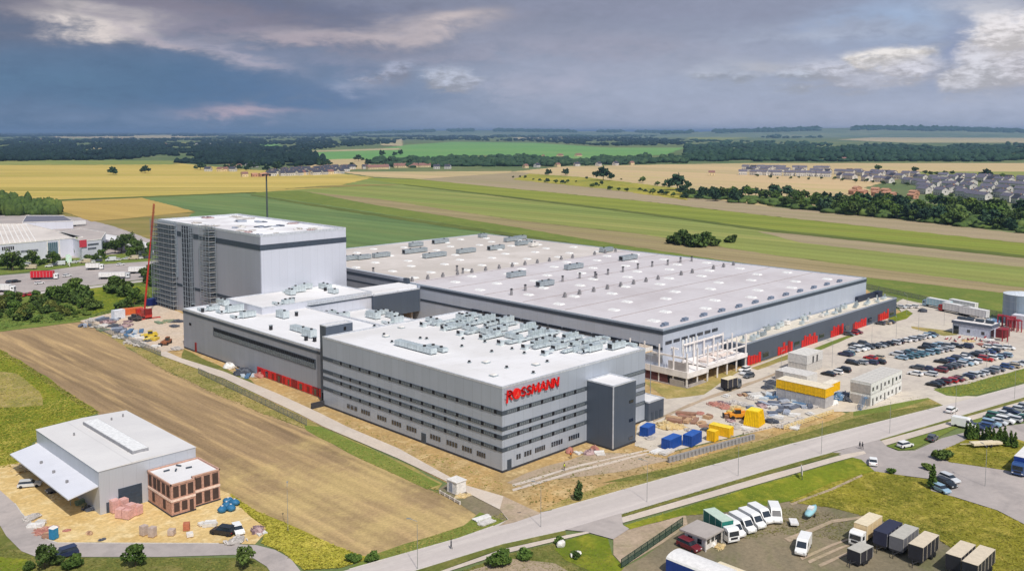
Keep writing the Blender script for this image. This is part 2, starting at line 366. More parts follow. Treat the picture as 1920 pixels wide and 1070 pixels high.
def forest(name, poly, nx, ny, hgt, wid, mat, label, lod=1, seed=0, ycurve=None, cat='forest', density=1.0):
    """a far wood: many small lumpy crowns standing on the ground inside the outline given in the photo"""
    rg = np.random.default_rng(seed + 11); xs = [p[0] for p in poly]; ys = [p[1] for p in poly]
    V0, F0 = ICO[lod]; F0 = np.array(F0); VV = []; FF = []; k = 0
    y = min(ys)
    while y < max(ys):
        x = min(xs)
        while x < max(xs):
            px = x + rg.uniform(-.5, .5) * nx; py = y + rg.uniform(-.5, .5) * ny
            if inside(px, py, poly) and rg.random() < density:
                X, Y = G(px, py); D = math.hypot(X, Y); w = max(wid, D * nx * .75 / F) * rg.uniform(.7, 1.5); h = hgt * rg.uniform(.5, 1.15) * (1 + .35 * math.sin(px * .071 + seed) * math.sin(px * .023 + py * .4))
                if math.sin(px * .035 + seed * 2) + math.sin(px * .013 + py * .55 + seed) > 1.25: x += nx; continue
                d = 1 + (rg.random(len(V0)) - .5) * .5
                v = V0 * d[:, None] * np.array([w * .85, w * .85, h * .52]) + np.array([X, Y, h * .40])
                VV.append(v); FF.append(F0 + k); k += len(v)
            x += nx
        y += ny
    o = npmesh(name, np.concatenate(VV), np.concatenate(FF), mat)
    return tag(o, label, cat, None, 'stuff')
# ---------------------------------------------------------------- ground
def big_sheet():
    n = 96; V = [(0, 0, 0)]; Fc = []
    rs = [60, 400, 2000, 8000, 30000, 62000]
    for r in rs: V += [(r * math.cos(2 * math.pi * i / n), r * math.sin(2 * math.pi * i / n), 0) for i in range(n)]
    Fc += [(0, 1 + i, 1 + (i + 1) % n) for i in range(n)]
    for k in range(len(rs) - 1): Fc += [(1 + k * n + i, 1 + (k + 1) * n + i, 1 + (k + 1) * n + (i + 1) % n, 1 + k * n + (i + 1) % n) for i in range(n)]
    m = MB(); m._add(V, Fc); return m.build('ground', M_base)
M_base = ground('base_ground', (112, 124, 78), (88, 108, 70), (140, 134, 92), s=(.0012, .01), amt3=.6)
M_yellow = ground('ripe_field', (196, 172, 92), (168, 154, 76), (210, 184, 108), s=(.006, .018), aniso=(-45, 9), amt3=.8, stripe=(-44, 46, .09))
M_tan = ground('stubble_field', (204, 176, 134), (186, 166, 124), (176, 172, 104), s=(.004, .02), aniso=(90, 6), stripe=(93, 24, .04))
M_orange = ground('wheat_stubble', (186, 158, 88), (170, 144, 82), (196, 168, 100), s=(.006, .03), aniso=(100, 5), stripe=(100, 12, .05))
M_green = ground('beet_field', (110, 130, 76), (98, 122, 74), (124, 138, 84), s=(.012, .06), aniso=(93, 8), amt3=.7, stripe=(93, 18, .08))
M_bright = ground('meadow', (134, 142, 58), (122, 134, 56), (152, 148, 72), s=(.006, .05), aniso=(91, 12), stripe=(91, 14, .10))
M_light = ground('pale_meadow', (142, 146, 78), (124, 138, 72), (164, 154, 94), s=(.005, .03), aniso=(91, 12), stripe=(91, 16, .10))
M_brown = ground('bare_strip', (156, 138, 104), (144, 134, 90), (166, 148, 116), s=(.006, .04), aniso=(91, 14), stripe=(91, 10, .09))
M_pink = ground('tilled_strip', (168, 150, 122), (156, 142, 112), (150, 146, 96), s=(.006, .04), aniso=(91, 14), stripe=(91, 10, .05))
M_edge = ground('field_edge', (92, 104, 48), (104, 112, 54), (80, 92, 46), s=(.02, .1))
M_edgeg = ground('rough_grass', (116, 130, 58), (104, 120, 54), (140, 138, 72), s=(.02, .12), fine=.8)
M_far_green = ground('far_green_field', (104, 150, 84), (116, 156, 88), (130, 160, 96), s=(.0015, .006))
M_far_tan = ground('far_tan_field', (188, 168, 136), (172, 164, 122), None, s=(.001, .005))
M_dark = ground('wood_floor', (58, 80, 58), (66, 90, 62), None, s=(.002, .01))
M_heath = ground('heath', (150, 134, 78), (116, 116, 60), (166, 140, 96), s=(.015, .06), aniso=(-40, 4))
M_wild = ground('yellow_weeds', (178, 164, 70), (140, 142, 60), (108, 118, 52), s=(.01, .05))
M_arable = ground('tilled_field', (166, 140, 104), (140, 118, 90), (194, 164, 118), s=(.05, .22), aniso=(90, 11), amt3=.85, stripe=(90.6, 2.9, .085), fine=1.6, bump=.05, ramp=(.2, -1, -178, -150, (190, 166, 114), 60))
M_arable2 = ground('tilled_field_end', (176, 154, 108), (152, 134, 104), (190, 168, 118), s=(.05, .16), amt3=.7, fine=1.6, bump=.05)
M_lime = ground('fresh_grass', (118, 130, 34), (98, 114, 34), (152, 148, 50), s=(.03, .18), fine=.9, amt3=.8, bump=.1)
M_weed = ground('tall_weeds', (152, 144, 46), (106, 108, 36), (188, 170, 82), s=(.05, .25), fine=.9, amt3=.8, bump=.15)
M_verge = ground('verge_grass', (116, 116, 58), (98, 106, 50), (146, 134, 84), s=(.05, .3), fine=1.2, amt3=.7)
M_road = ground('concrete_road', (204, 194, 190), (186, 178, 172), (214, 205, 198), s=(.05, .35), aniso=(-10.5, 26), fine=.9, amt3=.55, rough=.85, fa=.05)
M_path = ground('paving', (206, 192, 176), (194, 182, 170), (212, 202, 190), s=(.05, .2), fine=1.5, fa=.08)
M_asph = ground('old_asphalt', (182, 172, 166), (168, 160, 156), (150, 143, 140), s=(.03, .12), fine=.8, amt3=.75, rough=.9, fa=.07)
M_sand = ground('sand', (214, 186, 130), (200, 170, 112), (226, 206, 160), s=(.05, .3), fine=1.2, amt3=.7, bump=.08)
M_sandy = ground('sandy_bank', (188, 154, 100), (164, 140, 98), (208, 184, 138), s=(.06, .3), fine=1.2, amt3=.7, bump=.12)
M_sandyg = ground('sandy_grass', (170, 150, 92), (134, 130, 72), (192, 168, 118), s=(.05, .25), fine=1.2, amt3=.6, bump=.06)
M_dirt = ground('trodden_earth', (146, 132, 108), (120, 112, 92), (104, 110, 66), s=(.05, .16), fine=1.3, amt3=.5, aniso=(45, 2), bump=.06)
M_dirtp = ground('dusty_track', (184, 164, 142), (166, 148, 126), (138, 132, 96), s=(.05, .2), fine=1.2, amt3=.5)
M_yard = ground('yard_slabs', (206, 196, 180), (196, 186, 174), (178, 168, 158), s=(.03, .2), fine=.7, amt3=.7, rough=.9, fa=.09)
M_pink2 = ground('storage_floor', (208, 186, 162), (196, 180, 162), (216, 202, 184), s=(.04, .2), fine=1.0, amt3=.5)
big_sheet()
NSH = [0]
def S(name, px, z, mat, wob=0.0, label=None):
    NSH[0] += 1; return sheet(name, px, z + NSH[0] * .0003, mat, wob, label=label)
# far country
S('field', [(-60, 309), (330, 306), (460, 318), (640, 326), (700, 333), (620, 352), (480, 361), (96, 375), (-60, 384)], .30, M_yellow, 3, 'broad golden crop field on the left below the dark woods')
S('field', [(112, 376), (265, 371), (366, 397), (240, 410), (171, 416), (120, 398)], .30, M_orange, 1, 'small orange stubble field beside the dark plantation on the left')
S('field', [(265, 371), (455, 362), (640, 389), (960, 438), (900, 446), (640, 474), (300, 450), (366, 397)], .25, M_green, 1, 'smooth dark green field behind the tall white warehouse block')
S('field', [(640, 322), (960, 322), (1060, 332), (1250, 362), (1440, 388), (1600, 402), (1990, 447), (1990, 464), (1440, 405), (1200, 377), (960, 354), (800, 338)], .28, M_pink, 2, 'long pinkish brown tilled strip in front of the hedge of trees')
S('field', [(660, 333), (800, 337), (960, 354), (1200, 377), (1440, 405), (1990, 463), (1990, 487), (1440, 431), (1200, 398), (960, 369), (757, 346)], .24, M_bright, 1, 'bright green strip of grass right behind the pinkish tilled strip')
S('field', [(480, 361), (560, 346), (700, 334), (757, 346), (960, 372), (1200, 401), (1440, 434), (1990, 491), (1990, 549), (1440, 477), (1200, 439), (960, 412), (700, 372), (560, 358)], .18, M_light, 1, 'wide pale green meadow strip behind the big warehouse roof')
S('field', [(1420, 434), (1500, 440), (1990, 492), (1990, 509), (1700, 478), (1500, 455)], .21, M_pink, 1, 'tan wedge lying inside the pale meadow on the right')
S('field', [(560, 357), (700, 371), (960, 412), (1200, 439), (1440, 477), (1990, 548), (1990, 561), (1440, 500), (1300, 480), (1100, 449), (960, 425), (700, 384)], .15, M_brown, 1, 'brown bare strip close behind the big warehouse roof')
S('field', [(455, 361), (560, 357), (700, 383), (960, 424), (1100, 448), (1300, 479), (1440, 499), (1990, 560), (1990, 625), (1700, 563), (1600, 532), (1440, 508), (1150, 470), (960, 442), (640, 392)], .12, M_edgeg, 1, 'rough green strip of grass bordering the back of the warehouse')
S('field_edge', [(470, 365), (640, 391), (960, 438), (1100, 460), (1100, 464), (960, 444), (640, 396), (470, 367)], .34, M_edge, 1.5)
S('field_edge', [(757, 346), (960, 369), (1200, 398), (1440, 430), (1990, 486), (1990, 492), (1440, 434.5), (1200, 401.5), (960, 371.5), (757, 347.5)], .34, M_edge, 1.0)
S('field_edge', [(96, 375), (480, 360.5), (480, 362), (96, 378.5)], .36, M_edge, 2)
S('field_edge', [(520, 356), (600, 349), (690, 346), (760, 347), (690, 349), (600, 352)], .36, M_heath, 4)
S('field', [(960, 322), (1060, 312), (1400, 306), (1990, 306), (1990, 344), (1700, 332), (1620, 352), (1700, 385), (1440, 388), (1250, 362), (1060, 332)], .14, M_tan, 4, 'pale tan field between the new houses and the far woods')
S('field', [(1700, 322), (1990, 322), (1990, 338), (1800, 336), (1700, 328)], .2, M_light, 3, 'pale green field edge behind the new houses')
S('weeds', [(990, 326), (1100, 333), (1200, 345), (1300, 357), (1290, 376), (1130, 354), (960, 337)], .33, M_wild, 4)
S('field', [(640, 323), (960, 321), (960, 324), (790, 336), (700, 332)], .31, M_tan, 3, 'pale sandy stubble field behind the golden field')
S('field', [(590, 299), (540, 288), (700, 281), (760, 272), (850, 266), (1000, 268), (1140, 277), (1285, 277), (1250, 290), (1100, 298), (900, 291), (760, 300)], .3, M_far_green, 10, 'far vivid green hill field between two belts of woods')
S('field', [(520, 287), (540, 284), (750, 278), (750, 281), (600, 285)], .5, M_far_tan, 10, 'thin pale field line below the far woods')
S('field', [(620, 299), (680, 298), (700, 316), (640, 320), (560, 316)], .4, M_tan, 10, 'tan field patch behind the village houses')
S('field', [(90, 256), (330, 253), (420, 255), (330, 259), (110, 259)], .8, M_far_tan, 20, 'far pinkish field band near the left horizon')
S('field', [(170, 277), (240, 276), (240, 279), (175, 280)], .8, M_far_tan, 10, 'narrow tan clearing in the dark left woods')
S('field', [(20, 266), (110, 264), (120, 267), (30, 269)], .8, M_far_green, 20, 'green clearing at the far left edge of the woods')
S('field', [(250, 268), (400, 266), (410, 269), (260, 271)], .8, M_light, 20, 'pale clearing in the middle of the left woods')
S('field', [(420, 272), (520, 270), (530, 274), (430, 276)], .8, M_far_green, 20, 'green clearing right of the middle in the left woods')
S('field', [(110, 286), (200, 284), (230, 288), (130, 290)], .8, M_light, 12, 'pale clearing near the front of the left woods')
S('field', [(960, 258), (1060, 257), (1070, 260), (970, 261)], .8, M_far_tan, 20, 'tan far field on the middle horizon')
S('field', [(1430, 276), (1500, 274), (1520, 277), (1440, 279)], .8, M_light, 14, 'pale clearing in the right woods')
S('field', [(1820, 284), (1900, 279), (1990, 280), (1990, 287), (1850, 289)], .8, M_light, 14, 'pale green clearing at the right edge of the woods')
S('field', [(715, 262), (755, 261), (755, 274), (715, 273)], .8, M_far_tan, 10, 'small tan field among the middle woods')
S('field', [(1290, 254), (1400, 250), (1425, 256), (1360, 263), (1290, 261)], .8, M_light, 20, 'pale green far field on the right hill foot')
S('field', [(1570, 262), (1700, 254), (1990, 252), (1990, 268), (1700, 268)], .8, M_far_tan, 20, 'far tan field under the right horizon')
S('field', [(-60, 300), (330, 302), (330, 309), (-60, 310)], .5, M_light, 10, 'pale strip in front of the left woods')
# left: neighbour plot
S('grass', [(-60, 384), (96, 376), (120, 398), (171, 414), (240, 409), (366, 397), (420, 400), (300, 470), (280, 480), (180, 430), (110, 405), (-60, 410)], .10, M_heath, 1.5)
S('yard', [(-80, 398), (60, 400), (150, 408), (215, 425), (290, 452), (296, 498), (120, 500), (-80, 500)], .12, M_asph, .5)
S('grass', [(-80, 488), (120, 486), (295, 470), (300, 492), (150, 500), (-80, 524)], .15, M_edgeg, .6)
S('truck_yard', [(-80, 524), (60, 512), (150, 499), (300, 489), (300, 520), (210, 531), (140, 540), (60, 548), (-80, 566)], .18, M_asph, .4)
S('kerb_strip', [(60, 549), (140, 541), (300, 522), (300, 525), (140, 545), (60, 553)], .22, M_road, 0)
S('grass', [(-80, 566), (60, 549), (210, 531), (302, 523), (302, 580), (240, 600), (155, 603), (0, 622), (-80, 640)], .10, M_edgeg, .8)
S('grass', [(130, 545), (215, 533), (280, 540), (240, 575), (170, 590)], .14, M_lime, 1.2)
S('storage_ground', [(150, 602), (232, 582), (302, 572), (345, 590), (345, 655), (302, 661), (240, 640)], .20, M_pink2, .5)
# the tilled field, path and bank before the office
S('tilled_field', [(-80, 632), (0, 619), (60, 608), (155, 601), (200, 628), (300, 688), (400, 735), (470, 765), (575, 805), (680, 860), (800, 915), (850, 936), (905, 962), (918, 976), (860, 998), (740, 1036), (690, 1046), (620, 1020), (500, 990), (430, 950), (300, 860), (180, 772), (60, 690), (0, 655), (-80, 644)], .02, M_arable, .6)
0 and S('field_end', [(600, 880), (720, 900), (840, 945), (900, 975), (760, 1034), (690, 1046), (600, 1010), (560, 960)], .035, M_arable2, 1.2)
S('verge', [(155, 600), (240, 636), (300, 661), (420, 711), (560, 776), (600, 800), (744, 862), (830, 906), (820, 918), (800, 915), (680, 860), (575, 805), (470, 765), (400, 735), (300, 688), (200, 628)], .05, M_sandyg, .5)
S('verge', [(570, 797), (600, 800), (700, 843), (770, 880), (826, 908), (800, 917), (680, 862), (575, 807)], .065, M_edgeg, .4)
S('verge', [(820, 918), (840, 906), (900, 937), (945, 958), (950, 978), (925, 986), (870, 950)], .06, M_dirt, .6)
S('verge', [(700, 1040), (870, 985), (900, 960), (950, 978), (925, 986), (860, 1012), (760, 1040), (690, 1062), (655, 1064)], .06, M_edgeg, .6)
S('fresh_grass', [(-80, 618), (0, 655), (60, 690), (185, 773), (60, 830), (70, 868), (0, 880), (-80, 890)], .03, M_lime, .6)
S('rubble_grass', [(-80, 690), (30, 700), (75, 735), (80, 760), (-80, 770)], .06, M_sandyg, 1.2)
S('sand_yard', [(-80, 885), (30, 868), (70, 862), (66, 830), (150, 800), (430, 925), (450, 950), (485, 975), (500, 987), (494, 1003), (478, 1020), (410, 1018), (108, 1017), (86, 1010), (40, 962), (28, 944), (-20, 912)], .05, M_sand, .4)
S('weeds', [(430, 925), (480, 958), (620, 1020), (690, 1047), (640, 1064), (570, 1068), (530, 1035), (490, 1018), (500, 990), (450, 950)], .07, M_weed, .5)
S('service_road', [(-80, 880), (0, 919), (28, 944), (40, 962), (86, 1011), (108, 1018), (410, 1019), (481, 1022), (516, 1031), (545, 1047), (575, 1085), (516, 1085), (500, 1062), (476, 1047), (440, 1040), (308, 1044), (154, 1044), (68, 1044), (40, 1033), (12, 1005), (0, 985), (-80, 950)], .09, M_asph, 0)
S('grass', [(-80, 950), (0, 985), (12, 1005), (40, 1033), (68, 1044), (300, 1045), (470, 1045), (500, 1062), (520, 1085), (-80, 1085)], .04, M_verge, .4)
S('fresh_grass', [(-80, 1040), (50, 1048), (70, 1085), (-80, 1085)], .06, M_lime, .6)
S('sandy_bank', [(345, 655), (400, 682), (470, 712), (560, 752), (620, 772), (700, 805), (940, 895), (1105, 838), (1190, 836), (1245, 782), (1260, 800), (1245, 850), (1400, 815), (1560, 765), (1600, 780), (1570, 815), (1440, 852), (1260, 893), (1010, 960), (950, 935), (869, 909), (747, 841), (650, 800), (600, 775), (520, 738), (420, 697), (340, 672)], .04, M_sandy, .5)
S('verge', [(345, 655), (420, 690), (470, 712), (480, 722), (420, 697), (340, 672)], .06, M_verge, .3)
S('trodden_ground', [(950, 905), (1105, 848), (1200, 850), (1260, 862), (1120, 890), (1030, 900), (985, 912)], .06, M_dirtp, 1.3)
for a_ in (0, 9):
    S('wheel_track', [(960, 908 + a_), (1080, 872 + a_), (1180, 850 + a_ * .7), (1250, 835 + a_ * .5), (1252, 837 + a_ * .5), (1182, 853 + a_ * .7), (1082, 876 + a_), (962, 912 + a_)], .075, M_path, .25)
for a_, b_ in ((0, 0), (-14, 6), (-40, 16)):
    S('wheel_track', [(1262 + a_, 772 + b_), (1330 + a_, 742 + b_), (1420 + a_, 712 + b_), (1480 + a_, 690 + b_), (1484 + a_, 691 + b_), (1424 + a_, 714 + b_), (1334 + a_, 745 + b_), (1266 + a_, 775 + b_)], .125, M_dirtp, .25)
S('verge', [(1010, 961), (1060, 935), (1250, 875), (1440, 822), (1560, 788), (1620, 762), (1728, 741), (1767, 759), (1580, 812), (1440, 853), (1260, 893)], .07, M_sandyg, .5)
S('verge', [(1130, 905), (1300, 868), (1440, 832), (1580, 790), (1640, 775), (1760, 758), (1767, 760), (1580, 812), (1440, 853), (1260, 893)], .085, M_verge, .4)
S('verge', [(1600, 765), (1728, 741), (1745, 748), (1660, 772), (1600, 780)], .095, M_edgeg, .4)
# site yard and car park
S('yard', [(1195, 800), (1245, 745), (1290, 728), (1345, 702), (1400, 690), (1480, 660), (1690, 585), (1680, 568), (1700, 556), (1770, 572), (1880, 600), (1990, 615), (1990, 690), (1870, 712), (1750, 728), (1770, 740), (1840, 744), (1770, 761), (1740, 746), (1600, 772), (1560, 772), (1400, 812), (1245, 850), (1190, 836)], .10, M_yard, .3)
S('rubble_ground', [(1245, 745), (1205, 715), (1290, 728), (1345, 702), (1400, 690), (1380, 700), (1320, 740), (1250, 748)], .12, M_sandyg, .4)
S('grass', [(1408, 690), (1480, 664), (1500, 660), (1500, 666), (1420, 694)], .13, M_sandyg, .3)
S('grass', [(1505, 662), (1560, 640), (1600, 626), (1602, 630), (1530, 660)], .13, M_edgeg, .2)
S('grass_island', [(1668, 594), (1700, 581), (1712, 588), (1700, 598), (1680, 603), (1665, 600)], .13, M_lime, .15)
S('grass_island', [(1708, 612), (1790, 622), (1795, 628), (1770, 630), (1710, 616)], .13, M_sandyg, .15)
S('grass', [(1750, 731), (1800, 724), (1925, 690), (1990, 676), (1990, 700), (1920, 717), (1836, 740), (1800, 744), (1775, 742)], .14, M_edgeg, .3)
S('building_plot', [(302, 666), (302, 580), (300, 560), (640, 480), (920, 440), (1620, 540), (1690, 585), (1480, 660), (1245, 745), (1190, 836), (1240, 860), (1010, 962), (955, 975), (900, 936), (744, 858), (600, 798), (420, 709)], .03, M_sandy, 0)
# roads
S('road', [(560, 1095), (655, 1068), (860, 1010), (925, 987), (950, 976), (1010, 962), (1035, 957), (1260, 893), (1480, 834), (1769, 761), (1830, 745), (1920, 721), (1990, 704), (1990, 727), (1920, 745), (1648, 825), (1560, 848), (1440, 882), (1165, 964), (1059, 995), (940, 1021), (700, 1095)], .15, M_road, 0)
S('path', [(302, 655), (340, 672), (420, 697), (520, 738), (600, 775), (650, 800), (747, 841), (869, 909), (944, 931), (990, 955), (1012, 963), (950, 982), (953, 976), (937, 956), (900, 937), (837, 903), (744, 859), (606, 800), (560, 776), (420, 710), (302, 667)], .16, M_path, 0)
S('apron', [(937, 956), (944, 931), (1000, 957), (1015, 963), (965, 980), (935, 987), (953, 974)], .17, M_dirtp, 0)
S('side_road', [(1059, 994), (1165, 963), (1168, 985), (1180, 992), (1150, 1012), (1100, 998)], .17, M_asph, 0)
S('footpath', [(760, 1095), (940, 1031), (1062, 1004), (1102, 997), (1105, 1000), (940, 1040), (810, 1082), (790, 1095)], .16, M_path, 0)
S('footpath', [(1165, 971), (1440, 891), (1580, 853), (1620, 846), (1624, 851), (1560, 868), (1440, 903), (1168, 981)], .16, M_path, 0)
S('verge', [(700, 1095), (940, 1021), (1059, 995), (1062, 1003), (940, 1030), (770, 1090)], .14, M_verge, .15)
S('verge', [(1165, 966), (1440, 882), (1560, 849), (1578, 850), (1440, 891), (1167, 970)], .14, M_verge, .15)
S('side_road', [(1560, 849), (1650, 824), (1664, 838), (1684, 846), (1715, 845), (1765, 822), (1830, 806), (1990, 786), (1990, 1010), (1920, 983), (1870, 957), (1790, 932), (1745, 920), (1742, 898), (1680, 890), (1640, 884), (1615, 862)], .13, M_asph, .15)
S('verge', [(1649, 825), (1920, 745), (1990, 727), (1990, 736), (1920, 752), (1657, 829)], .15, M_verge, .15)
S('footpath', [(1652, 827), (1920, 752), (1990, 736), (1990, 745), (1920, 760), (1660, 836)], .17, M_path, 0)
S('grass', [(1662, 837), (1920, 760), (1990, 745), (1990, 760), (1920, 776), (1800, 800), (1760, 820), (1713, 843), (1684, 844)], .18, M_edgeg, .2)
S('grass', [(1753, 850), (1817, 822), (1850, 813), (1900, 822), (1990, 850), (1990, 905), (1883, 882), (1780, 867)], .18, M_weed, .3)
S('grass_strip', [(1168, 986), (1440, 905), (1580, 864), (1620, 852), (1640, 884), (1560, 905), (1480, 940), (1350, 962), (1280, 967), (1180, 993)], .12, M_lime, .3)
S('dirt_yard', [(1120, 1095), (1165, 1066), (1240, 1020), (1280, 986), (1180, 993), (1280, 966), (1460, 938), (1560, 948), (1700, 985), (1800, 1030), (1890, 1095)], .05, M_dirt, .5)
S('dusty_drive', [(1150, 1011), (1180, 991), (1285, 965), (1290, 985), (1240, 1020), (1170, 1062), (1150, 1040)], .09, M_dirtp, .4)
S('weeds', [(1480, 942), (1560, 905), (1640, 883), (1680, 890), (1745, 900), (1747, 921), (1790, 933), (1870, 958), (1920, 984), (1990, 1010), (1990, 1095), (1890, 1095), (1760, 1012), (1650, 975), (1560, 952)], .11, M_weed, .4)
S('lawn', [(1062, 1013), (1102, 1001), (1140, 1010), (1148, 1040), (1170, 1064), (1150, 1090), (1060, 1050), (1040, 1030)], .10, M_lime, .3)
S('grass', [(800, 1095), (940, 1042), (1062, 1014), (1050, 1032), (1080, 1058), (1150, 1085), (1140, 1095)], .08, M_verge, .4)
S('bare_patch', [(880, 1070), (960, 1048), (1040, 1056), (1080, 1080), (900, 1095)], .10, M_dirtp, .5)
S('wheel_track', [(1470, 1010), (1560, 975), (1640, 965), (1640, 969), (1560, 981), (1480, 1017)], .13, M_dirtp, .3)
S('wheel_track', [(1480, 945), (1560, 915), (1615, 890), (1618, 893), (1560, 920), (1486, 948)], .13, M_dirtp, .2)
for a, b in ((0, 0), (14, 6), (34, 13)):
    S('wheel_track', [(1500 + a, 1046 + b), (1560 + a, 1020 + b), (1590 + a, 1010 + b), (1592 + a, 1013 + b), (1562 + a, 1024 + b), (1504 + a, 1051 + b)], .13, M_dirtp, .1)
# kerbs along the main road
def kerb(px, z=.15):
    m = MB(); pts = [G(*p) for p in px]
    for a, b in zip(pts, pts[1:]):
        L = math.hypot(b[0] - a[0], b[1] - a[1]); m.box((a[0] + b[0]) / 2, (a[1] + b[1]) / 2, z - .05, L, .18, .14, math.atan2(b[1] - a[1], b[0] - a[0]))
    tag(m.build('kerb', M_kerb), kind='structure')
M_kerb = plain('kerb_concrete', (200, 196, 188), .9)
kerb([(655, 1068), (860, 1010), (925, 987)]); kerb([(1035, 957), (1260, 893), (1480, 834), (1769, 761)]); kerb([(1830, 745), (1920, 721), (1990, 704)])
kerb([(700, 1093), (940, 1021), (1059, 995)]); kerb([(1165, 964), (1440, 882), (1560, 848)]); kerb([(1648, 825), (1920, 745), (1990, 727)])
kerb([(28, 944), (40, 962), (86, 1011), (108, 1018), (410, 1019)], .09)
# hills along the horizon
M_hill = ground('hill_land', (120, 134, 104), (96, 116, 92), (150, 150, 120), s=(.0006, .003))
HR = []
def hill(px0, px1, dist, hgt, seed, label):
    rg = random.Random(seed); V = []; Fc = []; n = 40
    for i in range(n + 1):
        t = i / n; a = paz(px0) + (paz(px1) - paz(px0)) * t
        h = hgt * math.sin(math.pi * t) ** .6 * (1 + .12 * math.sin(t * 9 + seed) + rg.uniform(-.03, .03))
        for k, (dd, hh) in enumerate(((-.22, -.01), (-.08, .55), (0, 1.0), (.1, .9), (.3, -.01))):
            D = dist * (1 + dd); c, s = math.cos(YAW - a), math.sin(YAW - a); V.append((D * c, D * s, h * hh if hh > 0 else -2))
    for i in range(n):
        for k in range(4): Fc.append((i * 5 + k, i * 5 + 5 + k, i * 5 + 6 + k, i * 5 + 1 + k))
    m = MB(); m._add(V, Fc); tag(m.build('hills', M_hill, smooth=True), label, None, None, 'structure')
    HR.append((px0, px1, dist, hgt, seed))
hill(1180, 2150, 15000, 115, 3, 'low far hills along the right horizon')
hill(640, 1330, 19000, 92, 5, 'faint low ridge on the middle horizon')
# ---------------------------------------------------------------- building materials
B_grey = cladding('grey_cladding', (172, 180, 192), 1.0, seam=.16)
B_greyd = cladding('lower_hall_cladding', (156, 161, 172), 1.0, seam=.14)
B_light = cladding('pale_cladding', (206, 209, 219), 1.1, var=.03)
B_light_shaded = cladding('tower_shaded_side_cladding', (168, 171, 182), 1.1, var=.04)  # pale tower cladding, with the dimmer side's shade put into its colour
B_blue = cladding('bluish_cladding', (186, 194, 208), 1.2, var=.04)
B_anth = cladding('anthracite_cladding', (82, 92, 106), 1.0, var=.05)
B_band = plain('band_grey', (70, 79, 88), .6, 0)
B_dark = plain('dark_trim', (66, 76, 88), .5, .1)
B_plinth = plain('plinth', (58, 58, 62), .9)
B_roofw = roofing('white_roof_foil', (226, 225, 226), (204, 201, 198), 2.1, .07, .3)
B_roofg = roofing('grey_roof_foil', (204, 199, 201), (184, 176, 177), 3.0, .09, .4, 22)
B_roofb = roofing('beige_roof_foil', (192, 184, 176), (214, 206, 200), 3.0, .08, .4)
B_edge = plain('parapet_metal', (206, 210, 216), .45, .3)
B_white = plain('white_panel', (226, 226, 224), .6)
B_red = plain('red_panel', (206, 34, 28), .5)
B_redd = plain('dark_red_panel', (140, 26, 26), .5)
B_sign = plain('sign_red', (226, 18, 14), .4, var=.03)
B_conc = plain('precast_concrete', (232, 226, 222), .9, scale=.4)
B_concd = plain('raw_concrete', (168, 160, 154), .9, scale=.4)
B_steel = plain('galvanised_steel', (176, 186, 190), .45, .55, scale=.8)
B_duct = plain('duct_metal', (206, 216, 218), .4, .35, scale=.7)
B_scaf = plain('scaffold_tube', (150, 160, 170), .55, .1)
B_net = plain('scaffold_net', (88, 106, 118), .9)
B_glass = plain('window_glass', (112, 120, 126), .35, 0, .25, 3.0); B_glassd = glassmat('dark_glass', (34, 42, 54))
B_black = plain('opening_dark', (22, 22, 26), .9)
B_rub = plain('black_rubber', (30, 30, 32), .9)

def parapet(x0, x1, y0, y1, z, h=.45, t=.35):
    m = MB(); m.bx(x0 - .04, x1 + .04, y0 - .04, y0 + t, z, z + h); m.bx(x0 - .04, x1 + .04, y1 - t, y1 + .04, z, z + h)
    m.bx(x0 - .04, x0 + t, y0 + t, y1 - t, z, z + h); m.bx(x1 - t, x1 + .04, y0 + t, y1 - t, z, z + h); return m
def hull(name, label, cat, x0, x1, y0, y1, h, wall, roof, edge=None, group=None, ph=.45):
    t = thing(name, label, cat, ((x0 + x1) / 2, (y0 + y1) / 2, 0), 0, group)
    MB().bx(x0, x1, y0, y1, 0.0, h - ph).build('wall', wall, t)
    MB().bx(x0 + .05, x1 - .05, y0 + .05, y1 - .05, h - ph + .003, h - ph + .06).build('roof', roof, t)
    parapet(x0, x1, y0, y1, h - ph, ph).build('parapet', edge or B_edge, t)
    return t

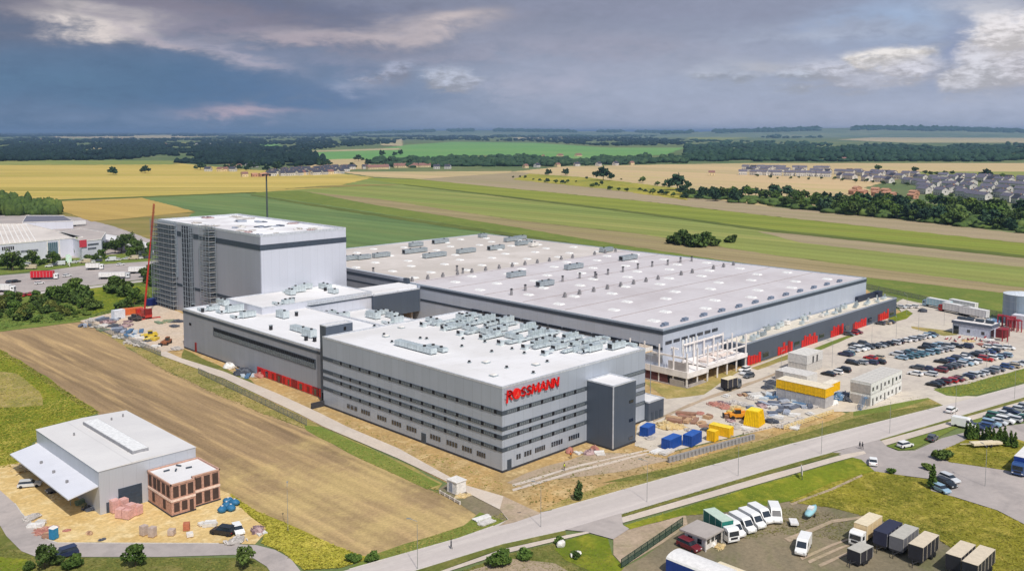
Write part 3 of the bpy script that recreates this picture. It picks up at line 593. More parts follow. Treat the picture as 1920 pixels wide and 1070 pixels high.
# ---- office block with the sign
OX0, OX1, OY0, OY1, OH = 137.2, 188.7, 141.2, 211.5, 19.4
off = hull('office_building', 'large grey office block with window bands and red lettering on its corner', 'office building', OX0, OX1, OY0, OY1, OH, B_grey, B_roofw, B_edge)
m = MB(); m.bx(OX0 - .06, OX1 + .06, OY0 - .06, OY0 + .1, 0, .55); m.bx(OX0 - .06, OX0 + .1, OY0 + .1, OY1, 0, .55); m.build('plinth', B_plinth, off)
bands = [(13.0, 13.95), (9.45, 10.35), (7.5, 8.45), (4.7, 5.6)]
for z0, z1 in bands:
    m = MB(); m.bx(OX0 - .10, OX1, OY0 - .10, OY0 + .05, z0, z1); m.bx(OX0 - .10, OX0 + .05, OY0 + .05, OY1, z0, z1); bd_ = m.build('window_band', B_band, off)
    n = 15; yy = np.linspace(OY0 + 2.2, OY1 - 4.4, n + 1)
    for i in range(n):
        MB().bx(OX0 - .17, OX0 - .10, yy[i] - .55, yy[i] + .25, z0 + .02, z1 - .02).build('dark_panel', B_black, bd_)
        f = MB(); f.bx(OX0 - .16, OX0 - .10, yy[i] + .35, yy[i + 1] - .65, z0 + .10, z1 - .08); w = f.build('window', B_glass, off)
        f = MB().bx(OX0 - .19, OX0 - .165, yy[i] + .35, yy[i + 1] - .65, z1 - .2, z1 - .12)
        for k in range(1, 5): y = yy[i] + .35 + (yy[i + 1] - yy[i] - 1.0) * k / 5; f.bx(OX0 - .20, OX0 - .16, y - .05, y + .05, z0 + .15, z1 - .12)
        f.build('window_frame', B_band, w)
    n = 7; xx = np.linspace(OX0 + 1.2, 165.2, n + 1)
    for i in range(n):
        MB().bx(xx[i] - .5, xx[i] + .2, OY0 - .17, OY0 - .10, z0 + .02, z1 - .02).build('dark_panel', B_black, bd_) if i else None
        f = MB(); f.bx(xx[i] + .3, xx[i + 1] - .6, OY0 - .16, OY0 - .10, z0 + .10, z1 - .08); w = f.build('window', B_glass, off)
        f = MB().bx(xx[i] + .3, xx[i + 1] - .6, OY0 - .19, OY0 - .165, z1 - .2, z1 - .12)
        for k in range(1, 5): x = xx[i] + .3 + (xx[i + 1] - xx[i] - .9) * k / 5; f.bx(x - .05, x + .05, OY0 - .20, OY0 - .16, z0 + .15, z1 - .12)
        f.build('window_frame', B_band, w)
    f = MB(); f.bx(175.2, 188.2, OY0 - .16, OY0 - .10, z0 + .15, z1 - .12); f.build('window', B_glass, off)
# small ground floor windows in groups
def lowwins(axis, a, b, z0, z1, n):
    for i in range(n):
        p = a + (b - a) * (i + .5) / n; w = abs(b - a) / n * .36; f = MB()
        if axis == 'y': f.bx(OX0 - .08, OX0 + .02, p - w, p + w, z0, z1)
        else: f.bx(p - w, p + w, OY0 - .08, OY0 + .02, z0, z1)
        f.build('ground_floor_window', B_glassd, off)
for a, b, n in ((200.5, 195.5, 3), (194, 190, 4), (187, 183, 4), (181, 177, 4), (175, 171, 4), (166, 162, 4), (160, 156, 4), (154.5, 151, 4), (149.5, 146.5, 4)): lowwins('y', a, b, 2.0, 3.1, n)
for a, b, n in ((141.5, 143, 2), (144, 146.5, 3), (147.5, 151, 5), (153, 157, 5), (159, 163, 5)): lowwins('x', a, b, 2.0, 3.1, n)
MB().bx(OX0 - .08, OX0 + .02, 167.5, 169.2, .0, 2.6).build('door', B_dark, off)
MB().bx(138.7, 140.0, OY0 - .08, OY0 + .02, .0, 2.6).build('door', B_dark, off)
# low dark wing wall by the fin
MB().bx(133.2, 137.1, 211.0, 211.6, 0, 1.6).build('wing_wall', B_plinth, off)
# the sign: individual letters on a rail
rail = MB(); rail.bx(137.9, 155.6, OY0 - .22, OY0 - .06, 16.55, 16.65); rail.bx(137.9, 155.6, OY0 - .22, OY0 - .06, 17.75, 17.85)
sg = rail.build('sign', B_steel, off); sg['label'] = 'big red raised lettering reading ROSSMANN with a round emblem for the O'
def stroke_letter(parts, x0, w, z0, h, y0=OY0 - .52, y1=OY0 - .22):
    m = MB()
    for a, b, t in parts:      # each stroke from a to b in unit cell, thickness t
        ax, az_, bx_, bz = x0 + a[0] * w + a[1] * h * .12, z0 + a[1] * h, x0 + b[0] * w + b[1] * h * .12, z0 + b[1] * h
        dx_, dz_ = bx_ - ax, bz - az_; L = math.hypot(dx_, dz_); nx, nz = -dz_ / L * t * h / 2, dx_ / L * t * h / 2
        ex, ez = dx_ / L * t * h * .3, dz_ / L * t * h * .3; ax -= ex; az_ -= ez; bx_ += ex; bz += ez
        q = [(ax + nx, az_ + nz), (ax - nx, az_ - nz), (bx_ - nx, bz - nz), (bx_ + nx, bz + nz)]
        m._add([(p[0], y, p[1]) for y in (y0, y1) for p in q], [(0, 1, 2, 3), (7, 6, 5, 4), (0, 4, 5, 1), (1, 5, 6, 2), (2, 6, 7, 3), (3, 7, 4, 0)])
    return m
T = .17
def arc(cx, cz, rx, rz, a0, a1, n, t=T): 
    p = [(cx + rx * math.cos(R(a0 + (a1 - a0) * i / n)), cz + rz * math.sin(R(a0 + (a1 - a0) * i / n))) for i in range(n + 1)]
    return [(p[i], p[i + 1], t) for i in range(n)]
LET = {
 'R': [((.12, -.22), (.12, 1.05), T)] + arc(.38, .76, .42, .24, 100, -100, 6) + [((.12, 1.0), (.40, 1.0), T * .8), ((.12, .52), (.40, .52), T * .8), ((.45, .5), (.95, .0), T)],
 'S': arc(.5, .73, .36, .23, 35, 270, 7, T * .9) + arc(.5, .27, .38, .25, 90, -145, 7, T * .9),
 'M': [((.08, 0), (.14, 1), T), ((.14, 1), (.5, .15), T), ((.5, .15), (.86, 1), T), ((.86, 1), (.94, 0), T)],
 'A': [((.02, 0), (.48, 1), T * .9), ((.48, 1), (.95, 0), T), ((.22, .33), (.76, .33), T * .7)],
 'N': [((.1, 0), (.1, 1), T), ((.1, 1), (.88, 0), T), ((.88, 0), (.88, 1.0), T)]}
zb, hh = 16.15, 2.05; x = 138.15
for ch, w in (('R', 1.75), ('O', 2.3), ('S', 1.5), ('S', 1.5), ('M', 2.45), ('A', 2.0), ('N', 1.95), ('N', 1.95)):
    if ch == 'O':
        m = MB(); n = 24; r = 1.22; cx, cz = x + w / 2 + .05, zb + hh * .5
        ring = [(cx + r * math.cos(2 * math.pi * i / n), cz + r * math.sin(2 * math.pi * i / n)) for i in range(n)]
        m._add([(p[0], y, p[1]) for y in (OY0 - .56, OY0 - .22) for p in ring], [tuple(range(n)), tuple(range(2 * n - 1, n - 1, -1))] + [(i, n + i, n + (i + 1) % n, (i + 1) % n) for i in range(n)])
        o = m.build('emblem', B_sign, sg)
        em = stroke_letter([((.25, .32), (.55, .42), .06), ((.55, .42), (.72, .3), .05), ((.55, .42), (.6, .7), .07), ((.6, .62), (.42, .56), .045), ((.3, .32), (.24, .16), .04), ((.68, .3), (.72, .14), .04)], cx - 1.1, 2.2, cz - 1.05, 2.1, OY0 - .60, OY0 - .565)
        em.build('emblem_figure', plain('sign_orange', (244, 120, 96), .5), o) if False else em.build('emblem_figure', plain('sign_orange', (244, 120, 96), .5), sg)
    else:
        stroke_letter(LET[ch], x, w, zb, hh).build('letter', B_sign, sg)
    x += w + .22
# stair tower
st = hull('stair_tower', 'dark anthracite stair tower standing against the front of the grey office block', 'stair tower', 165.6, 174.2, 133.0, 141.05, 15.6, B_anth, B_roofw, B_edge, ph=.3)
m = MB(); m.bx(165.5, 174.3, 132.9, 141.0, 0, .5); m.build('plinth', B_plinth, st)
MB().bx(165.54, 165.75, 132.94, 133.2, .5, 15.3).build('corner_trim', B_edge, st)
for z in (10.2, 5.6, 1.2): MB().bx(171.6, 173.2, 132.92, 133.0, z, z + .7).build('window', B_glassd, st)
an = hull('flat_roofed_annex', 'small dark annex at the right foot of the office block', 'annex', 188.8, 195.4, 140.0, 150.0, 5.3, B_anth, B_roofw, B_edge, ph=.3)
for k in range(3): MB().bx(190 + k * 1.8, 190.9 + k * 1.8, 139.92, 140.0, .1, 2.4).build('door', B_dark, an)
# fin
fn = hull('service_shaft', 'tall narrow dark shaft between the two grey office wings', 'shaft', 138.4, 147.2, 211.6, 214.6, 22.0, B_anth, B_roofw, B_edge, ph=.25)
MB().bx(144.2, 145.0, 211.52, 211.6, 19.9, 20.9).build('window', B_black, fn)
MB().bx(138.3, 138.38, 212.1, 214.1, .1, 3).build('door', B_black, fn)
# lower hall with the white roof
lo = thing('production_hall', 'long low grey hall with a strip of windows and red doors beside the tilled field', 'hall', (157, 257, 0))
MB().bx(140.7, 173.0, 214.7, 303.5, 0, 13.4).build('wall', B_greyd, lo)
MB().bx(173.02, 198.0, 211.7, 276.0, 0, 9.6).build('wall', B_greyd, lo)
MB().bx(147.3, 172.98, 211.6, 214.65, 0, 13.4).build('wall', B_greyd, lo)
MB().bx(140.75, 172.95, 214.75, 303.4, 13.403, 13.46).build('roof', B_roofw, lo)
MB().bx(173.05, 197.95, 211.75, 275.95, 9.603, 9.66).build('roof', B_roofw, lo)
parapet(140.7, 173.0, 214.7, 303.5, 13.41, .6).build('parapet', B_edge, lo)
parapet(173.1, 198.0, 211.7, 276.0, 9.61, .4).build('parapet', B_edge, lo)
m = MB(); m.bx(140.6, 140.72, 214.7, 303.6, 12.5, 13.2); m.build('dark_band', B_dark, lo)
m = MB(); m.bx(140.6, 140.72, 220.5, 281.5, 7.9, 10.7); wb = m.build('window_strip', B_band, lo)
rg = random.Random(3); f = MB(); f2 = MB()
for k in range(60):
    y = 221 + k * 1.0; f.bx(140.52, 140.6, y + .12, y + .85, 9.7 - rg.random() * .2, 10.5); f2.bx(140.5, 140.6, y + .1, y + .8, 8.1, 9.4)
f.build('blind', B_black, wb); f2.build('pane', B_glass, wb)
MB().bx(140.6, 140.7, 297.5, 299, 8.8, 9.6).build('window', B_black, lo)
rg = random.Random(5); y = 215.4; k = 0
while y < 252:
    w = rg.choice((2.2, 3.0, 3.6)); mt = B_red if rg.random() < .72 else (B_dark if y > 240 else B_redd)
    MB().bx(140.55, 140.7, y, y + w, .25, 2.7).build('door_panel', mt, lo)
    f = MB(); f.bx(140.5, 140.55, y + w * .3, y + w * .7, .5, 2.2); f.build('window', B_glassd if k % 2 else B_redd, lo); y += w + .35; k += 1
MB().bx(140.5, 140.7, 294, 295, .1, 3.4).build('door', B_redd, lo)
m = MB(); m.bx(140.55, 140.72, 253, 303.5, 0, .5); m.build('plinth', B_plinth, lo)
# middle block in front of the tower
mi = thing('link_block', 'white roofed link block between the tall white tower and the low hall', 'link building', (178, 290, 0))
MB().bx(155.6, 200.8, 276.3, 301.0, 9.0, 15.5).build('wall', B_light, mi)
MB().bx(155.65, 200.75, 276.35, 300.9, 15.503, 15.56).build('roof', B_roofw, mi)
parapet(155.6, 200.8, 276.3, 301.0, 15.51, .35).build('parapet', B_edge, mi)
MB().bx(173.1, 200.85, 276.1, 276.3, 14.1, 15.3).build('fascia', B_edge, mi); MB().bx(173.1, 200.85, 276.05, 276.28, 13.7, 14.1).build('dark_band', B_dark, mi)
MB().bx(173.1, 200.8, 276.2, 301.0, 0, 8.98).build('base_wall', B_greyd, mi)
# bridge
br = thing('bridge', 'dark clad bridge joining the link block to the big warehouse', 'bridge', (212, 280, 0))
MB().bx(200.9, 222.9, 275.2, 287.0, 5.6, 14.1).build('cladding', B_anth, br)
MB().bx(200.9, 222.9, 275.25, 287.0, 14.103, 14.5).build('roof', B_edge, br); MB().bx(200.9, 222.9, 277.0, 287.0, 14.503, 15.5).build('parapet', B_roofw, br)
for x in (206, 213, 220): MB().bx(x, x + .8, 277, 286, 0, 5.6).build('pillar', B_concd, br)
for x in (200.9, 212): MB().bx(x, x + .4, 275.1, 275.3, 14.1, 15).build('joint', B_edge, br)
# high bay tower
TX0, TX1, TY0, TY1, TZ = 169.6, 207.0, 301.2, 387.0, 37.0
tw = thing('high_bay_tower', 'tall white tower block with a shaded grey side, scaffolded at its left end', 'tower block', (188, 344, 0))
m = MB(); m.bx(TX0 + .3, TX1, TY0, TY1, 0, TZ - .5); m.build('wall', B_light, tw)
MB().bx(TX0, TX0 + .3, TY0 + .02, TY1, 0, TZ - .5).build('side_wall', B_light_shaded, tw)
MB().bx(TX0 + .05, TX1 - .05, TY0 + .05, TY1 - .05, TZ - .497, TZ - .42).build('roof', roofing('untidy_roof', (240, 240, 240), (206, 202, 204), 3.0, .06, .5), tw)
parapet(TX0, TX1, TY0, TY1, TZ - .5, .9).build('parapet', B_edge, tw)
m = MB(); m.bx(TX0 - .12, TX1 + .12, TY0 - .12, TY0, TZ - 5.4, TZ - 3.4); m.bx(TX0 - .12, TX0, TY0, TY1 - 8, TZ - 5.4, TZ - 3.4); m.build('dark_band', B_dark, tw)
m = MB(); m.bx(TX0 - .12, TX0, TY0, TY1 - 13, 10.5, 11.6); m.build('dark_band', B_dark, tw)
m = MB(); m.bx(TX0 - .3, TX0, 355.5, 364.5, 0, TZ - .8); ds = m.build('unclad_shaft', plain('unclad_steel', (54, 58, 68), .7), tw)
f = MB()
for z in np.arange(1, 36, 2.0): f.bx(TX0 - .42, TX0 - .3, 355.5, 364.5, z, z + .18)
for y in (355.5, 357.7, 360, 362.2, 364.3): f.bx(TX0 - .45, TX0 - .3, y, y + .2, 0, TZ - .8)
f.build('steel_grid', B_scaf, ds)
m = MB(); m.bx(TX0 - .25, TX0, TY1 - 18, TY1, 14, TZ - 1.2); m.bx(TX0 - .25, TX0, TY1 - 13, TY1, 0, 14); m.build('unclad_bay', plain('unclad_bay', (96, 110, 122), .8), tw)
f = MB()
for k in range(19): f.bx(TX0 - .45, TX0 - .25, TY1 - 18 + k, TY1 - 17.86 + k, 0 if k > 4 else 14, TZ - 1)
for z in np.arange(1, 36, 1.5): f.bx(TX0 - .42, TX0 - .25, TY1 - (18 if z > 14 else 13), TY1, z, z + .12)
f.build('steel_grid', B_scaf, tw)
rg = random.Random(12)
def scaffold(name, label, x0, x1, y0, y1, h, st=2.0, planks=True):
    t = thing(name, label, 'scaffold', ((x0 + x1) / 2, (y0 + y1) / 2, 0))
    f = MB(); nx = max(1, round((x1 - x0) / 2.5)); ny = max(1, round((y1 - y0) / 2.5)); r = .06
    for i in range(nx + 1):
        for j in range(ny + 1):
            if 0 < i < nx and 0 < j < ny: continue
            x = x0 + (x1 - x0) * i / nx; y = y0 + (y1 - y0) * j / ny; f.bx(x - r, x + r, y - r, y + r, 0, h)
    z = st
    while z < h:
        f.bx(x0, x1, y0 - r, y0 + r, z - r, z + r); f.bx(x0, x1, y1 - r, y1 + r, z - r, z + r); f.bx(x0 - r, x0 + r, y0, y1, z - r, z + r); f.bx(x1 - r, x1 + r, y0, y1, z - r, z + r)
        f.bx(x0, x1, y0 - r, y0 + r, z + .9, z + .98); f.bx(x0 - r, x0 + r, y0, y1, z + .9, z + .98); z += st
    f.build('frame', B_scaf, t)
    if planks:
        f = MB(); z = st
        while z < h: f.bx(x0 + .1, x1 - .1, y0 + .1, y1 - .1, z + .06, z + .12); z += st
        f.build('deck', plain('scaffold_deck', (150, 146, 140), .8), t)
    return t
scaffold('scaffold', 'scaffold wrapped round the left end of the tall tower block', 167.2, 168.9, 369.5, 389.5, 37.5)
scaffold('scaffold', 'scaffold across the far left end face of the tall tower block', 167.2, 190, 388.2, 389.8, 37.5)
scaffold('scaffold_stair', 'narrow pale scaffold stair tower on the shaded side of the tall block', 166.2, 169.0, 334.5, 342.5, 38.5, 2.0)
scaffold('scaffold_stair', 'narrow scaffold frame beside the unclad dark shaft of the tall block', 167.8, 169.0, 353.5, 355, 37.5, 2.0, False)
# ---- the big warehouse
WX0, WX1, WY0, WY1, WH = 223.2, 362.0, 160.6, 387.5, 16.0
wh = thing('warehouse', 'huge flat roofed warehouse covering the middle of the picture', 'warehouse', (293, 274, 0))
MB().bx(WX0, WX1, WY0, WY1, 0, WH - .4).build('wall', B_blue, wh)
YM = 284.0
MB().bx(WX0 + .05, WX1 - .05, WY0 + .05, YM, WH - .397, WH - .33).build('roof', B_roofg, wh)
MB().bx(WX0 + .05, WX1 - .05, YM + .01, WY1 - .05, WH - .397, WH - .33).build('roof', B_roofb, wh)
parapet(WX0, WX1, WY0, WY1, WH - .4, .4).build('parapet', plain('warehouse_parapet', (176, 188, 200), .5, .2), wh)
m = MB(); m.bx(WX0 - .12, WX1 + .1, WY0 - .12, WY0, WH - 1.7, WH - .6); m.bx(WX0 - .12, WX0, WY0, 275.1, WH - 1.7, WH - .6); m.build('dark_band', B_dark, wh)
m = MB(); m.bx(WX0 - .12, WX0, WY0, 275.1, 9.6, 10.4); m.build('dark_band', B_dark, wh)
f = MB()
for y in np.arange(163, 246, 6.4): f = MB().bx(WX0 - .18, WX0 - .12, y, y + 5.8, 9.65, 10.6); f.build('window', B_glassd, wh)
for x in np.arange(224.5, 250, 4.2): MB().bx(x, x + 3.2, WY0 - .1, WY0, 11.0, 12.0).build('window', B_glassd, wh)
# raised part beyond the bridge
m = MB(); m.bx(WX0 - 1.2, WX0 - .02, 284.0, 387.4, 0, 17.2); m.build('front_wall', B_greyd, wh)
m = MB(); m.bx(WX0 - 1.35, WX0 - 1.2, 284, 387.4, 15.2, 16.2); m.bx(WX0 - 1.3, WX0 - 1.2, 284, 387.4, 12.3, 12.9); m.bx(WX0 - 1.4, WX0, 281.6, 284, 11, 17.6); m.build('dark_band', B_dark, wh)
m = MB(); m.bx(WX0 - 1.25, WX0 + .3, 284, 387.5, 17.2, 17.4); m.build('coping', B_edge, wh)
rg = random.Random(9); k = 0
for i in range(9):
    for j in range(11):
        x = WX0 + 9 + i * 14.5 + (j % 2) * 5 + rg.uniform(-.4, .4); y = WY0 + 10 + j * 20 + (i % 2) * 6
        if y > WY1 - 4 or x > WX1 - 3: continue
        f = MB(); f.prism([(x - 1.3, y - 1.8), (x + 1.3, y - 1.8), (x + 1.3, y + 1.8), (x - 1.3, y + 1.8)], WH - .33, WH + .12, [(x - .9, y - 1.4), (x + .9, y - 1.4), (x + .9, y + 1.4), (x - .9, y + 1.4)])
        f.build('skylight', B_white, wh)
for i in range(17):     # smoke vents along two ridges
    for yy_, xo in ((284, 3), (218, 12)):
        x = WX0 + xo + i * 8.0
        if x > WX1 - 4 or rg.random() < .12: continue
        f = MB().bx(x - .5, x + .5, yy_ - .5, yy_ + .5, WH - .33, WH + .8); f.cyl(x, yy_, WH + .8, WH + 1.5, .35, .5, 8); f.build('roof_vent', plain('vent_grey', (136, 134, 136), .7), wh)
for i in range(12):
    x = WX0 + 5 + i * 10.6; f = MB().bx(x, x + 2.2, WY0 + 3, WY0 + 4.2, WH - .3, WH + .6); f.bx(x - 1.4, x - .6, WY0 + 3, WY0 + 3.7, WH - .3, WH + .3); f.build('fall_arrest_box', plain('vent_blue', (120, 132, 150), .6), wh)
for j in range(6):
    y = WY0 + 22 + j * 19.8; f = MB().bx(WX0 + 3, WX1 - 3, y, y + .25, WH - .32, WH - .2); f.build('roof_seam', plain('seam_grey', (170, 160, 158), .8), wh)
# ---- anthracite strip building with red doors
sb = hull('loading_building', 'long low anthracite strip building with red doors in front of the big warehouse', 'loading building', 255.8, 372.0, 152.2, 160.4, 7.6, B_anth, roofing('strip_roof', (222, 212, 192), (190, 184, 176), 1.5, .08, .5), plain('blue_grey_coping', (150, 158, 170), .5))
rg = random.Random(21); x = 257.5
while x < 370:
    L = rg.uniform(9, 15)
    n = int(L / 1.7)
    for i in range(n):
        mt = rg.choice((B_red, B_red, B_redd, B_red))
        z1 = rg.choice((2.6, 3.0, 3.4, 4.0)); MB().bx(x + i * 1.7, x + i * 1.7 + 1.3, 152.05, 152.2, .2, z1).build('door_panel', mt, sb)
    x += n * 1.7 + 1; MB().bx(x, x + 3.5, 152.08, 152.2, 1.2, 2.8).build('window', B_glassd, sb); x += rg.uniform(5, 10)
MB().bx(368, 371.9, 158, 160.3, 7.25, 9.6).build('roof_screen', plain('screen_dark', (40, 48, 66), .6), sb); MB().bx(352, 371.9, 159.2, 160.4, 7.25, 9.4).build('roof_screen', plain('screen_dark', (40, 48, 66), .6), sb)
# ---- concrete frame under construction
cf = thing('unfinished_building', 'unfinished pale concrete frame of columns and slabs right of the office block', 'building frame', (238, 160, 0))
CX = [222.2, 227.6, 233.0, 238.4, 243.8, 249.2, 254.6]; CY = [151.0, 155.8, 160.2]
m = MB(); m.bx(222.0, 232.8, 150.8, 173.5, 3.6, 4.1); m.bx(232.8, 254.8, 150.8, 160.3, 4.4, 4.9); m.build('slab', B_conc, cf)
m = MB(); m.bx(222.0, 232.8, 150.6, 150.85, 3.0, 4.6); m.bx(221.8, 222.05, 150.8, 173.5, 3.0, 4.9); m.bx(232.8, 254.8, 150.6, 150.85, 3.9, 5.1); m.build('edge_beam', B_conc, cf)
for x in CX: MB().bx(x - .19, x + .19, 151.0, 151.38, 0, 11.2 if x > 224 else 10.4).build('column', B_conc, cf)
for x in CX[1:]: MB().bx(x - .18, x + .18, 156, 156.34, 4.1, 10.6).build('column', B_conc, cf)
for y in (155.8, 161, 166.5, 172): MB().bx(222.1, 222.45, y, y + .35, 0, 11.6).build('column', B_conc, cf)
for y in (161, 166.5, 172): MB().bx(227.3, 227.65, y, y + .35, 4.1, 11.4).build('column', B_conc, cf)
for q_ in ((222.3, 222.7, 151.6, 173.5, 8.4, 8.95), (238.4, 254.8, 156.55, 156.9, 7.7, 8.3), (238.7, 254.3, 151.15, 151.5, 7.2, 7.7), (227.4, 227.8, 158, 173.5, 9.42, 9.9)): MB().bx(*q_).build('top_beam', B_conc, cf)
m = MB(); m.bx(221.95, 222.15, 152, 157, .2, 2.0); m.bx(223, 231, 150.9, 151.1, .2, 1.0); m.bx(221.9, 232, 150.7, 173, 0, .35); m.bx(224.5, 225.0, 152.5, 159.5, 0, 6.6); m.build('panel_wall', B_concd, cf)
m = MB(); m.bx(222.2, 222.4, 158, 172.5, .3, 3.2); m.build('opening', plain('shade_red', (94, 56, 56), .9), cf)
for k_ in range(9): MB().bx(224.5 + k_ * .8, 224.75 + k_ * .8, 172.6, 173.2, 0, 10.8).build('column', B_conc, cf)
for k_ in range(4): MB().bx(238.6 + k_ * 5.4, 238.95 + k_ * 5.4, 159.6, 159.95, 4.9, 10.2).build('column', B_conc, cf)
MB().bx(233, 254.8, 159.7, 160.0, 9.4, 9.9).build('top_beam', B_conc, cf)
m = MB(); m.bx(226, 230, 157, 170, 4.2, 4.5); m.bx(235, 240, 153, 156, 5.0, 5.6); m.bx(244, 252, 154, 159, 5.0, 5.25); m.build('stacked_formwork', plain('formwork', (222, 206, 196), .9), cf)
for i in range(10): 
    x = 232 + i * .9; m = MB().bx(x, x + .35, 173.2, 173.5, 0.2, 9.5)
for i in range(5): MB().bx(233 + i * 1.9, 233.7 + i * 1.9, 160.3, 160.5, 7.0, 11.2).build('wall_rib', B_white, cf)
# ---------------------------------------------------------------- small warehouse, brick house
sw = thing('storage_hall', 'pale grey metal hall with a lean-to canopy in the lower left corner', 'hall', (76, 199, 0))
SX0, SX1, SY0, SY1, SH = 65.7, 85.6, 180.8, 216.8, 9.1
B_sw = cladding('pale_sheet_cladding', (186, 190, 198), .9, var=.04); B_swf = B_sw
XM = (SX0 + SX1) / 2
MB().side([(SY0, 0), (SY1, 0), (SY1, SH - .3), (SY0, SH - .3)], SX0, SX1).build('wall', B_sw, sw)
m = MB(); m._add([(SX0 - .15, SY0 - .15, SH - .295), (XM, SY0 - .15, SH + .12), (SX1 + .15, SY0 - .15, SH - .295), (SX0 - .15, SY1 + .15, SH - .295), (XM, SY1 + .15, SH + .12), (SX1 + .15, SY1 + .15, SH - .295)],
    [(0, 1, 4, 3), (1, 2, 5, 4), (0, 3, 5, 2), (0, 2, 1), (3, 4, 5)]); m.build('roof', roofing('sheet_roof', (218, 216, 214), (200, 198, 198), .9, .10, .3), sw)
m = MB(); m.bx(XM - 1.7, XM + 1.7, SY0 + 4, SY1 - 5, SH - .2, SH + .7); sk_ = m.build('ridge_skylight', plain('skylight_frame', (150, 150, 154), .6), sw); MB().bx(XM - 1.55, XM + 1.55, SY0 + 4.1, SY1 - 5.1, SH + .703, SH + .8).build('pane', plain('skylight_pane', (236, 236, 234), .4), sk_)
m = MB(); m.bx(69.3, 74.0, SY0 - .1, SY0, 0.1, 4.3); gd = m.build('roller_door', plain('door_slate', (58, 70, 84), .5), sw)
f = MB(); [f.bx(69.3, 74.0, SY0 - .13, SY0 - .1, z, z + .05) for z in (.9, 1.8, 2.7, 3.5)]; f.build('door_rail', B_dark, gd)
MB().bx(66.9, 68.1, SY0 - .08, SY0, .05, 2.2).build('door', B_dark, sw)
m = MB(); m._add([(60.0, SY0 + .5, 4.5), (SX0 - .02, SY0 + .5, 5.6), (SX0 - .02, SY1 - .5, 5.6), (60.0, SY1 - .5, 4.5), (60.0, SY0 + .5, 4.75), (SX0 - .02, SY0 + .5, 5.85), (SX0 - .02, SY1 - .5, 5.85), (60.0, SY1 - .5, 4.75)],
    [(3, 2, 1, 0), (4, 5, 6, 7), (0, 1, 5, 4), (1, 2, 6, 5), (2, 3, 7, 6), (3, 0, 4, 7)]); m.build('canopy', roofing('canopy_sheet', (212, 214, 222), (192, 194, 202), .9, .08, .25), sw)
for y in (SY0 + 9.0, 199, 208): MB().bx(63.2, 63.35, y, y + .15, 0, 4.9).build('post', B_steel, sw)
for y in (189, 196.5, 204): MB().cyl(62.5, y, 5.05, 5.7, .3, .3, 10).build('roof_vent', plain('vent_grey', (136, 134, 136), .7), sw)
for x, y in ((70, 206), (74, 187), (80, 211), (83, 212)): MB().cyl(x, y, SH - .2, SH + .5, .22, .2, 8).build('roof_vent', plain('vent_grey', (136, 134, 136), .7), sw)
B_pink = plain('pink_block', (186, 144, 126), .9, var=.16, scale=2.5); B_mort = plain('block_joint', (232, 206, 190), .9)
bh = thing('brick_house', 'unfinished two storey pink block house attached to the pale metal hall', 'house', (80.5, 176, 0))
pts = [(75.2, 169.9), (80.1, 169.9), (80.1, 171.2), (86.0, 171.2), (86.0, 180.6), (75.2, 180.6)]
MB().prism(pts, .35, 6.3).build('wall', B_pink, bh); MB().prism([(x + (.08 if x > 80 else -.08) * (1 if x != 80.1 else 1), y + (.08 if y > 175 else -.08)) for x, y in pts], 0, .35).build('plinth', B_plinth, bh)
MB().prism([(x + (-.25 if x > 80 else .25), y + (-.25 if y > 175 else .25)) for x, y in pts], 6.303, 6.36).build('roof', B_roofw, bh)
m = MB()
for (a, b) in zip(pts, pts[1:] + pts[:1]):
    x0, x1 = sorted((a[0], b[0])); y0, y1 = sorted((a[1], b[1])); m.bx(x0 - .1, x1 + .1, y0 - .1, y1 + .1, 6.32, 6.62)
m.build('parapet', plain('parapet_block', (198, 160, 142), .9), bh)
for z in (3.0,): 
    m = MB(); m.bx(75.1, 80.15, 169.8, 169.9, z, z + .45); m.bx(80.12, 86.05, 171.1, 171.2, z, z + .45); m.bx(75.1, 75.2, 169.9, 180.6, z, z + .45); m.build('ring_beam', B_mort, bh)
B_open = plain('window_opening', (74, 58, 52), .9)
def win(x0, x1, y0, y1, z0, z1): MB().bx(x0, x1, y0, y1, z0, z1).build('window', B_open, bh)
for x in (75.6, 77.1, 78.6): win(x, x + 1.1, 169.83, 169.9, 3.8, 6.0)
for x in (75.7, 77.3): win(x, x + 1.1, 169.83, 169.9, .9, 2.7)
win(78.9, 79.7, 169.83, 169.9, .4, 2.6)
for x in (80.8, 82.6, 84.4): win(x, x + 1.25, 171.13, 171.2, 3.7, 6.0); win(x, x + 1.25, 171.13, 171.2, .6, 2.8)
for y in (170.6, 172.6, 174.8, 176.6, 178.8): win(75.13, 75.2, y, y + 1.3, 3.8, 6.0)
for y in (172.5, 177.5): win(75.13, 75.2, y, y + 1.1, .9, 2.7)
for i, (x, y) in enumerate(((78, 178), (79.5, 177), (81, 179), (82, 176.5))): MB().box(x, y, 6.4, 1.2, .3, .25, i).build('roof_battens', B_dark, bh)
